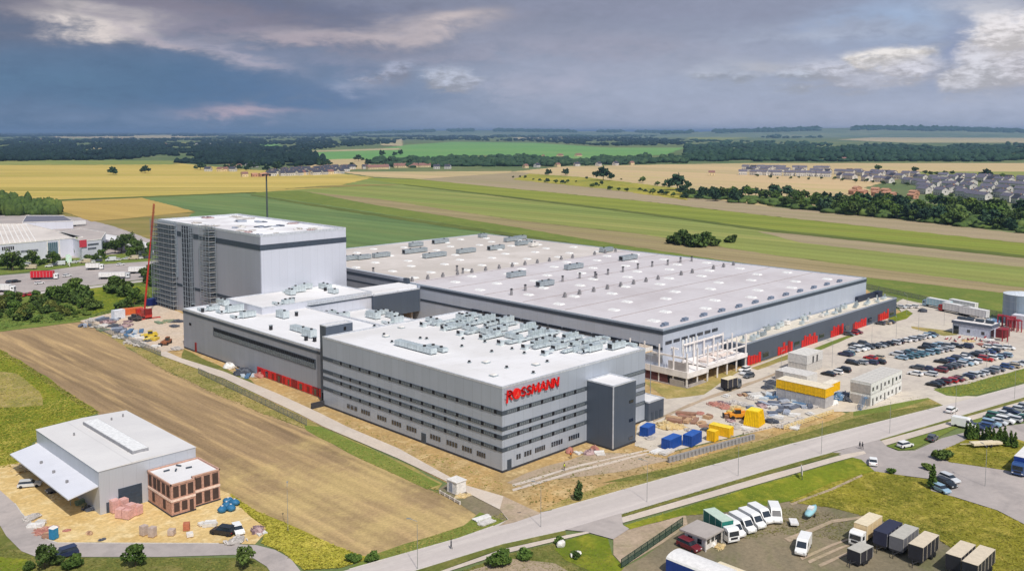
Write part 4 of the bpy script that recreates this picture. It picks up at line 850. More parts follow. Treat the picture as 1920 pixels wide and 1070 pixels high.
# pallets and loose material round the small hall
P_wood = plain('pallet_wood', (170, 136, 92), .9)
def pallet(name, label, x, y, z, sx, sy, h, mat, rz=0, group=None, cat='pallet', wrap=None, n=4):
    t = thing(name, label, cat, (x, y, z), rz, group)
    f = MB(); [f.box(0, k * sy / 2 * .85, 0, sx, .12, .14) for k in (-1, 0, 1)]; f.box(0, 0, .14, sx, sy, .03); f.build('pallet_base', P_wood, t, world=False)
    f = MB(); lay = max(2, int(h / .35)); hz = (h - .17) / lay; rg = random.Random(int(x * 31 + y))
    for l in range(lay):
        for a in range(n):
            f.box(-sx / 2 + (a + .5) * sx / n, rg.uniform(-.02, .02), .171 + l * hz, sx / n - .03, sy - .06 + rg.uniform(-.03, .03), hz - .02)
    f.build('stack', mat, t, world=False); return t
P_pinkw = plain('pink_wrapped_block', (214, 168, 160), .8); P_greyb = plain('grey_block', (190, 172, 160), .9); P_redb = plain('red_brick', (182, 112, 84), .9)
P_white = plain('white_foil', (226, 222, 216), .6); P_blue = plain('blue_foil', (44, 108, 148), .6); P_slate = plain('slate_bundle', (102, 116, 136), .8)
i = 0
for px, py in ((215, 960), (232, 958), (246, 968), (258, 964), (240, 972), (226, 970)):
    i += 1; x, y = G(px, py); pallet('block_pallet', f'{nth(i)} wrapped stack of pink blocks before the roller door, counted from the left' if i < 4 else f'{nth(i)} wrapped stack of pink blocks before the roller door, front row', x, y, .05, 1.5, 1.5, 2.6 if i < 4 else 1.9, P_pinkw, .1 * i, 'pink block stacks before the hall door')
i = 0
for px, py in ((270, 1003), (286, 1006), (322, 1003), (350, 994), (356, 1006), (378, 985)):
    i += 1; x, y = G(px, py); pallet('brick_pallet', f'pallet of pale bricks on the sand, {nth(i)} from the left along the front', x, y, .05, 1.2, 1.2, (1.9, 1.9, 1.2, 1.5, .8, .6)[i - 1], (P_greyb, P_greyb, P_greyb, P_redb, P_white, P_white)[i - 1], .25 * i, 'brick pallets on the sand yard')
i = 0
for px, py in ((417, 960), (425, 952), (433, 957), (440, 947), (428, 944)):
    i += 1; x, y = G(px, py); t = thing('wrapped_bundle', f'blue wrapped bundle beside the pink house, {nth(i)} of the heap', 'bundle', (x, y, .05), .5 * i, 'blue bundles beside the pink house')
    f = MB(); f.blob(0, 0, .6, 1.1, .9, .7, .12, 2); f.build('foil', P_blue, t, smooth=True, world=False); f = MB(); f.box(0, 0, 1.1, .3, .3, .3); f.build('knot', P_white, t, world=False)
def portaloo(x, y, rz, label, c=(40, 128, 170)):
    t = thing('portable_toilet', label, 'portable toilet', (x, y, .05), rz); b = plain('cabin_%d_%d_%d' % c, c, .5)
    MB().box(0, 0, .1, 1.15, 1.15, 2.0).build('cabin', b, t, world=False); MB().prism([(-.62, -.62), (.62, -.62), (.62, .62), (-.62, .62)], 2.1, 2.4, [(-.4, -.4), (.4, -.4), (.4, .4), (-.4, .4)]).build('roof', P_white, t, world=False)
    MB().box(0, -.6, .2, .8, .05, 1.8).build('door', b, t, world=False); return t
portaloo(*G(101, 1010), .4, 'blue portable toilet with white roof beside the curved service road')
def heap(name, label, x, y, r, h, mat, n=30, seed=0, cat='heap', z=.05, long=1.0, rz=0.0, flat=.4, group=None):
    """a pile of separate pieces lying over a mound"""
    rg = random.Random(seed); t = thing(name, label, cat, (x, y, z), rz, group)
    if mat[0].name in ('rebar', 'blue_pipe', 'yellow_formwork', 'white_board', 'timber', 'green_tarp', 'rebar_light') and r > .9 and h < 1.6:      # straight stacked bundles
        nb = max(2, int(r * 1.3))
        for b_ in range(nb):
            f = MB(); L = r * rg.uniform(1.1, 2.0); yy = -r + (b_ + .5) * 2 * r / nb; a = rg.uniform(-.25, .25); ny, nz = rg.randint(3, 5), rg.randint(1, 3); w = 2 * r / nb * .8 / ny; hh_ = min(.28, h / 2.2); xo = rg.uniform(-.4, .4) * r
            for j in range(ny):
                for k in range(nz): f.box(xo + rg.uniform(-.15, .15), yy - w * ny / 2 + (j + .5) * w, .08 + k * hh_, L * rg.uniform(.9, 1.05), w * .86, hh_ * .9, a)
            for s_ in (-.3, .3): f.box(xo + s_ * L, yy, 0, .12, w * ny * 1.1, .1, a)
            f.build('bundle', mat[(b_ + seed) % len(mat)], t, world=False)
        return t
    f = MB(); f.blob(0, 0, h * .12, r * .85 * long, r * .85, h * .7, .22, 2); f.build('mound', mat[0], t, world=False)
    f = MB()
    for k in range(n):
        a = rg.uniform(0, 6.28); d = r * rg.random() ** .6; hx, hy = d * math.cos(a) * long, d * math.sin(a); zz = max(0, h * .75 * (1 - d / r))
        L = r * rg.uniform(.15, .5); f.box(hx, hy, zz + rg.uniform(0, .25) * h, L, L * rg.uniform(.12, flat), L * rg.uniform(.12, flat), rg.uniform(0, 3.1))
    f.build('pieces', mat[1] if len(mat) > 1 else mat[0], t, world=False); return t
K = {'timber': (plain('timber', (190, 156, 122), .9), plain('timber_dark', (158, 122, 102), .9)), 'steel': (plain('rebar', (104, 112, 128), .7), plain('rebar_light', (168, 176, 190), .6)),
     'grey': (plain('rubble', (168, 162, 156), .95), plain('rubble_light', (206, 200, 194), .95)), 'pinkish': (plain('debris_pink', (176, 150, 148), .95), plain('debris_mauve', (132, 110, 116), .9)),
     'blue': (plain('blue_pipe', (90, 124, 158), .6), plain('pale_pipe', (196, 206, 214), .6)), 'sandy': (plain('sand_heap', (198, 172, 120), .95), plain('sand_heap_light', (214, 196, 156), .95)),
     'yellow': (plain('yellow_formwork', (214, 186, 70), .6), plain('yellow_beam', (228, 206, 110), .6)), 'white': (plain('white_board', (226, 224, 220), .7), plain('pale_board', (208, 204, 198), .7)),
     'dark': (plain('dark_scrap', (62, 66, 76), .8), plain('scrap_grey', (110, 114, 122), .8)), 'green': (plain('green_tarp', (126, 146, 120), .8), plain('olive_scrap', (148, 150, 118), .8)),
     'red': (plain('red_scrap', (168, 112, 100), .8), plain('brick_scrap', (196, 152, 136), .9))}
CN = {'timber': 'brown timber', 'steel': 'steel rods', 'grey': 'grey rubble', 'pinkish': 'mauve debris', 'blue': 'blue and pale pipes', 'sandy': 'sand', 'yellow': 'yellow formwork beams', 'white': 'white boards', 'dark': 'dark scrap', 'green': 'green covered goods', 'red': 'reddish brick scrap'}
PLACES = {}
def pile(kind, px, py, r, h, where, n=34, long=1.4, rz=None, z=.05):
    x, y = G(px, py)
    o = heap('material_heap', 'heap', x, y, r, h, K[kind], n, int(px + py), 'heap', z, long, random.uniform(0, 3) if rz is None else rz); PLACES.setdefault((kind, where), []).append((px, o))
W = 'beside the curved road bend on the sand'
pile('grey', 60, 972, 1.6, .8, W); pile('white', 70, 985, 1.4, .5, W); pile('red', 80, 997, 1.6, .6, W); pile('timber', 90, 1006, 1.2, .5, W); pile('red', 96, 990, 1.0, .4, W)
pile('timber', 168, 1000, .7, .4, 'in the middle of the sand yard'); pile('red', 125, 995, .6, .4, 'in the middle of the sand yard'); pile('dark', 192, 1012, .6, .3, 'in the middle of the sand yard')
pile('pinkish', 484, 996, 1.3, 1.2, 'beside the small white van'); pile('white', 492, 1002, 1.0, .9, 'beside the small white van')
pile('grey', 442, 1016, 1.7, .8, 'at the edge of the service road'); pile('white', 392, 984, 1.4, .5, 'in front of the pink house'); pile('green', 155, 946, 1.2, 1.4, 'under the end of the canopy'); pile('dark', 168, 955, 1.3, .8, 'under the end of the canopy')
pile('timber', 60, 878, 1.0, .5, 'on the bank behind the canopy'); pile('sandy', 40, 880, 2.5, 1.0, 'on the bank behind the canopy'); pile('sandy', 110, 930, 2.0, .3, 'under the end of the canopy')
# storage ground left of the hall
W = 'on the left storage ground'
for kk, px, py, r, h in [('grey', 172, 603, 2.6, 1.2), ('steel', 186, 600, 3, .8), ('white', 196, 612, 2.4, .7), ('pinkish', 202, 606, 2.6, 1.3), ('dark', 212, 612, 2.4, .9), ('steel', 222, 618, 3, .9), ('green', 190, 620, 2.2, .7),
    ('pinkish', 236, 612, 2.6, .8), ('steel', 232, 624, 3, 1.0), ('blue', 254, 624, 3, 1.3), ('blue', 246, 632, 2.4, .8), ('white', 262, 634, 2.6, .6), ('grey', 250, 642, 2.8, 1.1), ('grey', 264, 648, 2.6, 1.1), ('yellow', 280, 630, 2.8, .9),
    ('yellow', 286, 638, 2.2, 1.0), ('dark', 276, 640, 1.5, .7), ('green', 308, 606, 3, .9), ('green', 318, 603, 2.4, .7), ('dark', 332, 604, 2.2, .9), ('dark', 327, 613, 2.0, .8), ('white', 222, 634, 2.2, .5), ('steel', 160, 612, 2.4, .8),
    ('white', 290, 652, 1.6, .4), ('grey', 330, 655, 2.0, .9), ('pinkish', 240, 604, 2.0, .5), ('steel', 212, 600, 2.6, .6), ('white', 180, 614, 2.0, .4)]:
    pile(kk, px, py, r, h, W, 40, z=.2)
# building yard at the right of the office
W = 'in the yard right of the office'
for kk, px, py, r, h in [('timber', 1262, 790, 2.2, 1.0), ('timber', 1290, 783, 2.6, 1.2), ('timber', 1302, 792, 2.4, 1.2), ('sandy', 1248, 800, 2.6, 1.5), ('timber', 1318, 798, 1.8, .9), ('red', 1278, 777, 1.6, .7), ('red', 1345, 760, 2.2, .8), ('red', 1358, 764, 2.0, .9),
    ('pinkish', 1352, 757, 1.8, .6), ('yellow', 1375, 777, 1.6, .9), ('sandy', 1382, 768, 2.2, .9), ('grey', 1376, 755, 1.6, .6), ('white', 1335, 810, 1.6, .6), ('grey', 1378, 800, 2.0, .8), ('steel', 1340, 800, 1.8, .8), ('timber', 1368, 784, 1.5, .7),
    ('grey', 1395, 760, 1.8, .6), ('white', 1420, 745, 2.2, .6), ('steel', 1442, 757, 2.4, .8), ('steel', 1456, 762, 2.4, .9), ('blue', 1450, 742, 2.2, .8), ('blue', 1438, 748, 2.0, .7), ('dark', 1448, 720, 2.4, 1.2), ('dark', 1440, 728, 1.8, 1.0), ('green', 1460, 728, 2.0, .7),
    ('steel', 1482, 762, 2.6, .8), ('blue', 1496, 757, 2.4, 1.0), ('pinkish', 1508, 742, 3.0, 1.0), ('green', 1515, 750, 2.6, .8), ('steel', 1500, 746, 2.0, .7), ('grey', 1420, 774, 2.2, .8), ('steel', 1450, 778, 1.8, 1.1), ('white', 1462, 786, 1.6, .9), ('dark', 1446, 792, 1.6, 1.3),
    ('steel', 1468, 775, 2.0, .6), ('grey', 1480, 796, 2.2, .6), ('white', 1492, 803, 1.8, .4), ('grey', 1410, 748, 1.6, .5), ('timber', 1392, 742, 1.4, .7), ('steel', 1530, 753, 2.0, .6), ('white', 1400, 806, 1.8, .5), ('pinkish', 1432, 762, 1.8, .6), ('grey', 1522, 764, 1.8, .5), ('dark', 1403, 738, 1.2, .7), ('steel', 1546, 744, 1.6, .7), ('white', 1385, 770, 1.2, .5), ('grey', 1430, 780, 1.5, .6), ('white', 1436, 740, 1.4, .6), ('steel', 1468, 752, 1.6, .6), ('dark', 1474, 765, 1.2, .6), ('white', 1486, 780, 1.5, .5), ('grey', 1458, 800, 1.4, .5), ('timber', 1330, 785, 1.3, .7), ('red', 1312, 776, 1.2, .6), ('dark', 1322, 806, 1.1, .6), ('sandy', 1270, 802, 2.0, .9), ('grey', 1296, 808, 1.4, .6), ('white', 1362, 744, 1.2, .4), ('steel', 1405, 764, 1.4, .5), ('grey', 1500, 786, 1.3, .5), ('white', 1520, 778, 1.2, .4), ('steel', 1512, 764, 1.8, .7), ('blue', 1474, 738, 1.4, .6), ('dark', 1424, 758, 1.1, .5), ('yellow', 1408, 778, 1.2, .5), ('white', 1446, 766, 1.3, .5), ('pinkish', 1370, 790, 1.3, .5)]:
    pile(kk, px, py, r, h, W, 40, z=.1)
W = 'against the front wall of the grey office'
pile('red', 1068, 848, 1.0, 1.4, W); pile('pinkish', 1105, 850, 1.4, 1.2, W); pile('white', 1122, 852, 1.2, .9, W); pile('red', 1115, 843, 1.0, 1.2, W); pile('white', 1085, 850, 1.0, .3, W)
pile('white', 1240, 849, 2.2, .4, 'next to the blue containers'); pile('grey', 1220, 822, 1.4, .6, 'next to the blue containers')
pile('white', 905, 978, 2.0, .3, 'at the corner of the tilled field'); pile('sandy', 868, 930, 1.4, .3, 'beside the small white kiosk')
pile('dark', 455, 700, 3, 2.0, 'in front of the low hall wall'); pile('blue', 465, 706, 2.4, 1.2, 'in front of the low hall wall'); pile('red', 486, 706, 1.8, 1.3, 'in front of the low hall wall'); pile('white', 430, 690, 1.8, 2.0, 'in front of the low hall wall')
# ---------------------------------------------------------------- vehicles
V_tyre = plain('tyre', (34, 34, 36), .9); V_glass = glassmat('car_glass', (38, 46, 54)); V_lamp = plain('head_lamp', (226, 228, 226), .2); V_tail = plain('tail_lamp', (170, 26, 24), .3); V_under = plain('underframe', (44, 44, 48), .8)
CARS = {n: plain('paint_' + n, c, .35, 0, .03, coat=.35) for n, c in
        dict(white=(238, 238, 236), silver=(204, 207, 210), grey=(158, 162, 166), dark_grey=(84, 88, 94), black=(34, 36, 40), red=(178, 34, 36), dark_red=(112, 38, 46), blue=(52, 82, 134), dark_blue=(44, 54, 84), light_blue=(146, 176, 196), green=(60, 112, 96), beige=(196, 182, 158), teal=(74, 120, 134)).items()}
def wheels(t, ys, w, r=.33, wd=.22, name='wheel'):
    for y in ys:
        for s in (-1, 1):
            f = MB(); f.tube((s * (w / 2 - wd), y, r), (s * (w / 2 + .01), y, r), r, n=12); f.build(name, V_tyre, t, world=False)
def car_proto(kind):
    t = thing('parked_car' if kind != 'van' else 'van', kind, 'car' if kind != 'van' else 'van')
    if kind == 'van':
        L, W_, Hh = 5.9, 2.0, 2.55
        prof = [(-L / 2, .4), (L / 2 - .1, .4), (L / 2, .75), (L / 2 - .15, 1.1), (L / 2 - .95, 1.35), (L / 2 - 1.75, Hh - .15), (L / 2 - 2.2, Hh), (-L / 2 + .15, Hh), (-L / 2, Hh - .2)]
        m = MB(); m.side(prof, -W_ / 2, W_ / 2); paintable(m.build('body', CARS['white'], t, world=False, bevel=.07))
        m = MB(); a, b = L / 2 - .93, L / 2 - 1.62; m._add([(-.85, a + .03, 1.42), (.85, a + .03, 1.42), (.78, b + .03, Hh - .28), (-.78, b + .03, Hh - .28), (-.85, a, 1.38), (.85, a, 1.38), (.78, b, Hh - .3), (-.78, b, Hh - .3)], [(0, 1, 2, 3), (7, 6, 5, 4), (0, 4, 5, 1), (1, 5, 6, 2), (2, 6, 7, 3), (3, 7, 4, 0)]); m.build('windscreen', V_glass, t, world=False)
        for s in (-1, 1):
            m = MB(); m.side([(L / 2 - 1.25, 1.45), (L / 2 - 1.7, 2.15), (L / 2 - 2.35, 2.15), (L / 2 - 2.35, 1.45)], s * (W_ / 2 + .012) - .01, s * (W_ / 2 + .012) + .01); m.build('side_window', V_glass, t, world=False)
            m = MB(); m.box(s * .72, L / 2 - .02, .8, .35, .1, .22); m.build('headlight', V_lamp, t, world=False); m = MB(); m.box(s * .85, -L / 2, 1.1, .18, .05, .5); m.build('tail_light', V_tail, t, world=False)
        wheels(t, (-L / 2 + 1.1, L / 2 - 1.1), W_, .36); return t
    L, W_, Hh, r0, r1, f0, f1 = {'sedan': (4.5, 1.8, 1.42, -1.75, -1.0, 1.05, .35), 'hatch': (4.0, 1.75, 1.48, -1.9, -1.55, 1.0, .3), 'estate': (4.6, 1.8, 1.48, -2.15, -1.8, 1.0, .3), 'suv': (4.6, 1.88, 1.7, -2.2, -1.9, 1.05, .45)}[kind]
    h = .95 if kind != 'suv' else 1.08
    prof = [(-L / 2, .32), (L / 2 - .05, .3), (L / 2, .55), (L / 2 - .15, h - .22), (f0 + .1, h), (r0 - .02, h), (-L / 2 + .08, h - .08), (-L / 2 - .02, .6)]
    m = MB(); m.side(prof, -W_ / 2, W_ / 2)
    m.prism([(-W_ / 2 + .13, r1 - .16), (W_ / 2 - .13, r1 - .16), (W_ / 2 - .15, f1 + .14), (-W_ / 2 + .15, f1 + .14)], Hh - .06, Hh + .01); paintable(m.build('body', CARS['silver'], t, world=False, bevel=.035))
    m = MB(); a = W_ / 2 - .08; b = W_ / 2 - .25; m.prism([(-a, r0), (a, r0), (a, f0), (-a, f0)], h - .01, Hh - .045, [(-b, r1), (b, r1), (b, f1), (-b, f1)]); m.build('window', V_glass, t, world=False)
    for s in (-1, 1):
        m = MB(); m.box(s * .62, L / 2 - .04, .58, .32, .1, .14); m.build('headlight', V_lamp, t, world=False); m = MB(); m.box(s * .7, -L / 2 - .01, .66, .3, .06, .14); m.build('tail_light', V_tail, t, world=False)
    wheels(t, (-L / 2 + .75, L / 2 - .78), W_); return t
PROTO = {k: car_proto(k) for k in ('sedan', 'hatch', 'estate', 'suv', 'van')}
KN = dict(sedan='saloon', hatch='hatchback', estate='estate car', suv='off-roader', van='van')
def car(kind, colr, px, py, rz, label, z=.15, group=None, xy=None):
    x, y = xy or G(px, py); return place(PROTO[kind], (x, y, z), rz, label, group, CARS[colr])
rg = random.Random(77); cw = ['silver'] * 5 + ['grey'] * 4 + ['dark_grey'] * 5 + ['black'] * 5 + ['white'] * 4 + ['blue'] * 2 + ['dark_blue'] * 3 + ['light_blue'] * 2 + ['red', 'dark_red', 'green', 'beige', 'teal']
def row(a, b, where, gap=2.65, fixed=None, skip=.06, z=.1, flip=0, bias=None):
    p, q = Vector(G(*a)), Vector(G(*b)); n = max(1, int((q - p).length / gap)); d = (q - p) / n; k = 0
    for i in range(n + 1):
        if rg.random() < skip: continue
        k += 1; kind = rg.choice(('sedan', 'hatch', 'hatch', 'estate', 'suv')); colr = fixed[k - 1] if fixed and k <= len(fixed) else rg.choice(bias or cw)
        w = p + d * i; r = (math.pi if (rg.random() < .25) != bool(flip) else 0) + rg.uniform(-.04, .04)
        car(kind, colr, 0, 0, r, f"{colr.replace('_', ' ')} {KN[kind]}, {nth(k)} from left in {where}", z, 'cars in ' + where, (w.x + rg.uniform(-.1, .1), w.y + rg.uniform(-.35, .35)))
row((1600, 659), (1686, 644), 'the back car park row', fixed=['silver', 'white', 'silver', 'dark_grey', 'black', 'grey', 'black', 'black'])
row((1690, 643), (1750, 630), 'the right back car row', fixed=['white', 'silver', 'dark_grey', 'silver', 'white', 'light_blue'])
row((1583, 667), (1592, 666), 'the short row near the white cabins'); row((1602, 650), (1622, 647), 'the short row behind the back row')
row((1598, 683), (1650, 682), 'the left middle car row', fixed=['black', 'grey', 'dark_blue', 'black', 'black', 'black'])
row((1634, 674), (1674, 671), 'the short row with the red hatchback', fixed=['red', 'beige', 'black', 'white'])
row((1680, 667), (1760, 649), 'the upper central car row', bias=['silver', 'light_blue', 'teal', 'grey', 'blue', 'black']); row((1692, 674), (1776, 657), 'the lower central car row', bias=['black', 'dark_grey', 'teal', 'light_blue', 'silver', 'grey'])
row((1764, 651), (1811, 652), 'the row right of centre', skip=.2)
row((1720, 692), (1760, 697), 'the short row with dark red cars', fixed=['dark_grey', 'dark_blue', 'dark_red', 'dark_red']); row((1718, 704), (1742, 704), 'the pale row by stacked cabins', bias=['white', 'silver'])
row((1766, 681), (1862, 660), 'the upper right car row'); row((1770, 692), (1886, 669), 'the lower right car row', fixed=['black', 'dark_grey', 'dark_grey', 'silver', 'light_blue', 'white', 'silver', 'red'])
row((1836, 652), (1890, 655), 'the far right short row', bias=['blue', 'white', 'white', 'silver'], skip=.2)
row((1750, 724), (1925, 682), 'the front row along the grass', fixed=['black', 'black', 'dark_red', 'red', 'dark_red', 'beige', 'dark_blue', 'silver', 'silver', 'silver'], skip=.03)
row((1553, 704), (1582, 697), 'the row behind yellow cabins', fixed=['black', 'white', 'black', 'dark_blue']); row((1590, 629), (1606, 625), 'the row before red doors', fixed=['dark_grey', 'red', 'dark_red'])
row((1640, 610), (1668, 606), 'the row by the strip building', bias=['dark_grey', 'beige'])
row((1690, 578), (1712, 577), 'the row behind the strip building', bias=['white', 'silver'])
row((1832, 806), (1925, 784), 'the strip below the footpath', fixed=['dark_blue', 'blue', 'light_blue', 'silver', 'white', 'silver', 'green', 'white', 'green', 'silver', 'dark_blue'], skip=0, z=.2, flip=1)
row((1868, 786), (1925, 768), 'the upper strip below the footpath', fixed=['green', 'silver', 'dark_blue', 'silver'], skip=0, z=.25, gap=3.2, flip=1)
car('van', 'white', 1808, 802, .12 + math.pi, 'white long van at the left end of the parking strip', .2)
car('sedan', 'white', 1637, 870, -1.15, 'white car driving on the pale side road by the weeds', .15)
car('estate', 'white', 1784, 773, -1.57, 'white car driving on the main road near the car park entrance', .2)
car('hatch', 'white', 1697, 839, -1.9, 'white hatchback parked on the grass edge by the side road', .2); car('hatch', 'dark_grey', 1748, 826, -1.5, 'dark small car parked at the edge of the side road', .2)
car('estate', 'silver', 1780, 902, 2.75, 'silver estate car at the back of the three beside the small tree', .15); car('estate', 'black', 1774, 911, 2.75, 'black car in the middle of the three beside the small tree', .15); car('hatch', 'light_blue', 1764, 922, 2.75, 'pale blue hatchback in front of the three beside the small tree', .15)
car('estate', 'silver', 56, 912, -2.1, 'silver car under the canopy of the small hall', .06); car('suv', 'black', 418, 1001, .5, 'black car on the sand beside the small white van', .06); car('hatch', 'white', 446, 998, 2.9, 'small white rounded car on the sand near the heaps', .06); car('sedan', 'dark_grey', 108, 921, 1.57, 'dark car half hidden under the canopy edge', .06)
car('van', 'white', 1506, 1033, math.pi / 2 + .3, 'white delivery van alone on the brown yard', .1)
i = 0
for px, py in ((1372, 1000), (1392, 992), (1410, 984), (1426, 975)):
    i += 1; car('van', 'white', px, py, math.pi - .32 - .05 * (i == 4), f'white van, {nth(i)} from the left in the row beside the grass', .1, 'white vans in the row beside the grass')
car('van', 'white', 1453, 973, math.pi - .9, 'cream van parked at the right end of the row of white vans', .1)
car('suv', 'dark_red', 1292, 1029, math.pi - .1, 'dark red car parked before the small flat roofed hut', .1)
car('sedan', 'silver', 1398, 702, 1.5, 'silver car beside the unfinished concrete frame', .1); car('hatch', 'dark_grey', 1404, 708, 1.5, 'dark small car beside the unfinished concrete frame', .1); car('estate', 'white', 1396, 696, 1.5, 'white estate car at the corner of the unfinished concrete frame', .1)
car('suv', 'dark_blue', 120, 1044, 1.57, 'dark blue pick-up beside the trees at the bottom left', .05)
for i, (px, py, c_) in enumerate(((22, 556, 'white'), (45, 556, 'red'), (58, 554, 'red'), (108, 545, 'beige'), (20, 531, 'dark_grey'), (30, 530, 'black'), (74, 533, 'white'), (126, 519, 'white'), (226, 498, 'white'))): car('estate', c_, px, py, -.6 if i < 4 else -1.3, f"{c_.replace('_', ' ')} car on the neighbour's truck yard, {nth(i + 1)} counted from the front left", .2, "cars on the neighbour's truck yard")
for i_, (px, py) in enumerate(((38, 498), (50, 497), (58, 505), (92, 501), (100, 499), (112, 498), (138, 494), (150, 492), (160, 494), (172, 493), (184, 491), (208, 490), (220, 489), (236, 487), (250, 487), (262, 486), (276, 485))):
    c_ = ('white', 'silver', 'beige', 'white', 'dark_grey', 'silver')[i_ % 6]; car(('hatch', 'estate', 'van')[i_ % 3], c_, px, py, .9 + .2 * (i_ % 2), f"{c_.replace('_', ' ')} vehicle parked before the neighbour's halls, {nth(i_ + 1)} from the left", .2, "vehicles parked before the neighbour's halls")
# trucks
def cab(t, y, paint, W_=2.45, h=2.9, hi=.25):
    prof = [(y - 1.9, .5), (y - .05, .5), (y, 1.2), (y - .12, h - .35), (y - .6, h), (y - 1.9, h)]
    m = MB(); m.side(prof, -W_ / 2, W_ / 2); c = paintable(m.build('cab', paint, t, world=False, bevel=.06))
    m = MB(); m._add([(-1.05, y + .02, 1.55), (1.05, y + .02, 1.55), (1.0, y - .09, 2.4), (-1.0, y - .09, 2.4), (-1.05, y - .1, 1.55), (1.05, y - .1, 1.55), (1.0, y - .2, 2.4), (-1.0, y - .2, 2.4)], [(0, 1, 2, 3), (7, 6, 5, 4), (0, 4, 5, 1), (1, 5, 6, 2), (2, 6, 7, 3), (3, 7, 4, 0)]); m.build('windscreen', V_glass, t, world=False)
    for s in (-1, 1): m = MB(); m.side([(y - .35, 1.6), (y - .4, 2.3), (y - 1.2, 2.3), (y - 1.2, 1.6)], s * (W_ / 2 + .01) - .012, s * (W_ / 2 + .01) + .012); m.build('side_window', V_glass, t, world=False); m = MB(); m.box(s * .95, y - .01, .75, .35, .1, .2); m.build('headlight', V_lamp, t, world=False)
    m = MB(); m.box(0, y - .02, .95, 1.5, .08, .4); m.build('grille', V_under, t, world=False)
def box(t, y0, y1, z0, z1, side, roof, W_=2.5, tarp=None):
    m = MB(); m.bx(-W_ / 2, W_ / 2, y0, y1, z0, z1 - .04); b = m.build('box_body', side, t, world=False)
    m = MB(); m.bx(-W_ / 2 - .02, W_ / 2 + .02, y0 - .02, y1 + .02, z1 - .037, z1 + .02); m.build('roof', roof, t, world=False)
    m = MB()
    for y in np.linspace(y0 + .1, y1 - .1, max(3, int((y1 - y0) / 1.3))):
        for s in (-1, 1): m.bx(s * (W_ / 2 + .015) - .015, s * (W_ / 2 + .015) + .015, y - .05, y + .05, z0, z1 - .05)
    m.build('side_rib', roof if roof != side else P_greyw, t, world=False); m = MB(); m.bx(-.04, .04, y0 - .04, y0, z0 + .05, z1 - .1); m.bx(-W_ / 2 + .1, -W_ / 2 + .18, y0 - .04, y0, z0, z1 - .05); m.bx(W_ / 2 - .18, W_ / 2 - .1, y0 - .04, y0, z0, z1 - .05); m.build('door_seam', V_under, t, world=False)
    m = MB(); m.bx(-W_ / 2 + .15, W_ / 2 - .15, y0 + .1, y1, z0 - .35, z0 - .01); m.build('chassis', V_under, t, world=False)
P_greyw = plain('trailer_rib', (186, 186, 188), .6)
def tm(n, c): return plain(n, c, .55, 0, .06)
def lorry(label, px, py, rz, side, roof, cabp='white', L=7.5, z=.1, h=3.7, cab_on=True, z0=1.15, name='box_truck', cat='truck', group=None, xy=None):
    x, y = xy or G(px, py); t = thing(name, label, cat, (x, y, z), rz, group); h2 = L / 2
    if cab_on: cab(t, h2, CARS[cabp]); box(t, -h2, h2 - 2.1, z0, h, side, roof); wheels(t, (h2 - 1.0, -h2 + 1.6) if L < 9 else (h2 - 1.0, -h2 + 1.6, -h2 + 2.8, -h2 + 4.0), 2.4, .48, .3)
    else:
        box(t, -h2, h2, z0, h, side, roof); wheels(t, (-h2 + 1.4, -h2 + 2.7) if L > 6 else (-.3, .6), 2.4, .45, .3)
        m = MB(); m.tube((-.5, h2, .9), (0, h2 + 1.3, .8), .06); m.tube((.5, h2, .9), (0, h2 + 1.3, .8), .06); m.cyl(0, h2 + 1.2, 0, .85, .06); m.build('drawbar', V_under, t, world=False)
    return t
T_cream = tm('cream_tarp', (222, 196, 150)); T_creamr = tm('cream_roof', (226, 212, 182)); T_dark = tm('dark_tarp', (46, 46, 54)); T_darkb = tm('navy_tarp', (50, 52, 72)); T_grey = tm('grey_tarp', (112, 112, 118)); T_greyr = tm('grey_tarp_roof', (186, 182, 172)); T_beige = tm('beige_roof', (214, 200, 176))
T_white = tm('white_box', (228, 226, 224)); T_green = tm('green_tarp_side', (28, 116, 104)); T_greenr = tm('pale_green_roof', (190, 208, 192)); T_red = tm('red_box', (196, 30, 44)); T_blue = tm('blue_tarp', (30, 62, 140)); T_paleb = tm('pale_blue_box', (172, 206, 216))
lorry('white truck with cream box standing left of the dark trailers', 1622, 1014, math.pi / 2, T_cream, T_creamr, 'white', 8.5, h=3.8)
lorry('navy covered trailer right of the cream truck', 1664, 1022, math.pi / 2, T_darkb, T_darkb, L=6.8, cab_on=False, h=3.5, name='trailer', cat='trailer')
lorry('grey covered trailer with pale roof between two dark trailers', 1694, 1032, math.pi / 2, T_grey, T_greyr, L=6.8, cab_on=False, h=3.5, name='trailer', cat='trailer')
lorry('black sided trailer with beige roof right of the grey trailer', 1731, 1048, math.pi / 2, T_dark, T_beige, L=7.2, cab_on=False, h=3.6, name='trailer', cat='trailer')
lorry('small black box trailer in front of the cream truck', 1612, 1054, math.pi / 2 - .1, T_dark, T_greyr, L=4.2, cab_on=False, h=2.7, z0=.8, name='trailer', cat='trailer')
lorry('black trailer with beige roof at the bottom right edge, left of a pair', 1800, 1066, math.pi / 2, T_dark, T_beige, L=7.0, cab_on=False, h=3.5, name='trailer', cat='trailer')
lorry('black trailer with beige roof at the bottom right edge, right of a pair', 1834, 1078, math.pi / 2, T_dark, T_beige, L=8.5, cab_on=False, h=3.5, name='trailer', cat='trailer')
lorry('white truck with dark green box behind the flat roofed hut', 1352, 1004, math.pi - .4, T_green, T_greenr, 'white', 8.2, h=3.6)
lorry('blue truck with long white trailer roof at the right edge', 1921, 880, math.pi / 2 + .05, T_blue, T_white, 'blue', 12.5, h=3.9, name='articulated_truck')
lorry('dark boxy truck with pale roof on the building site road', 1371, 730, -1.65, T_dark, T_creamr, 'dark_grey', 6.8, h=3.6)
PW = 'among the trucks parked behind the gatehouse'
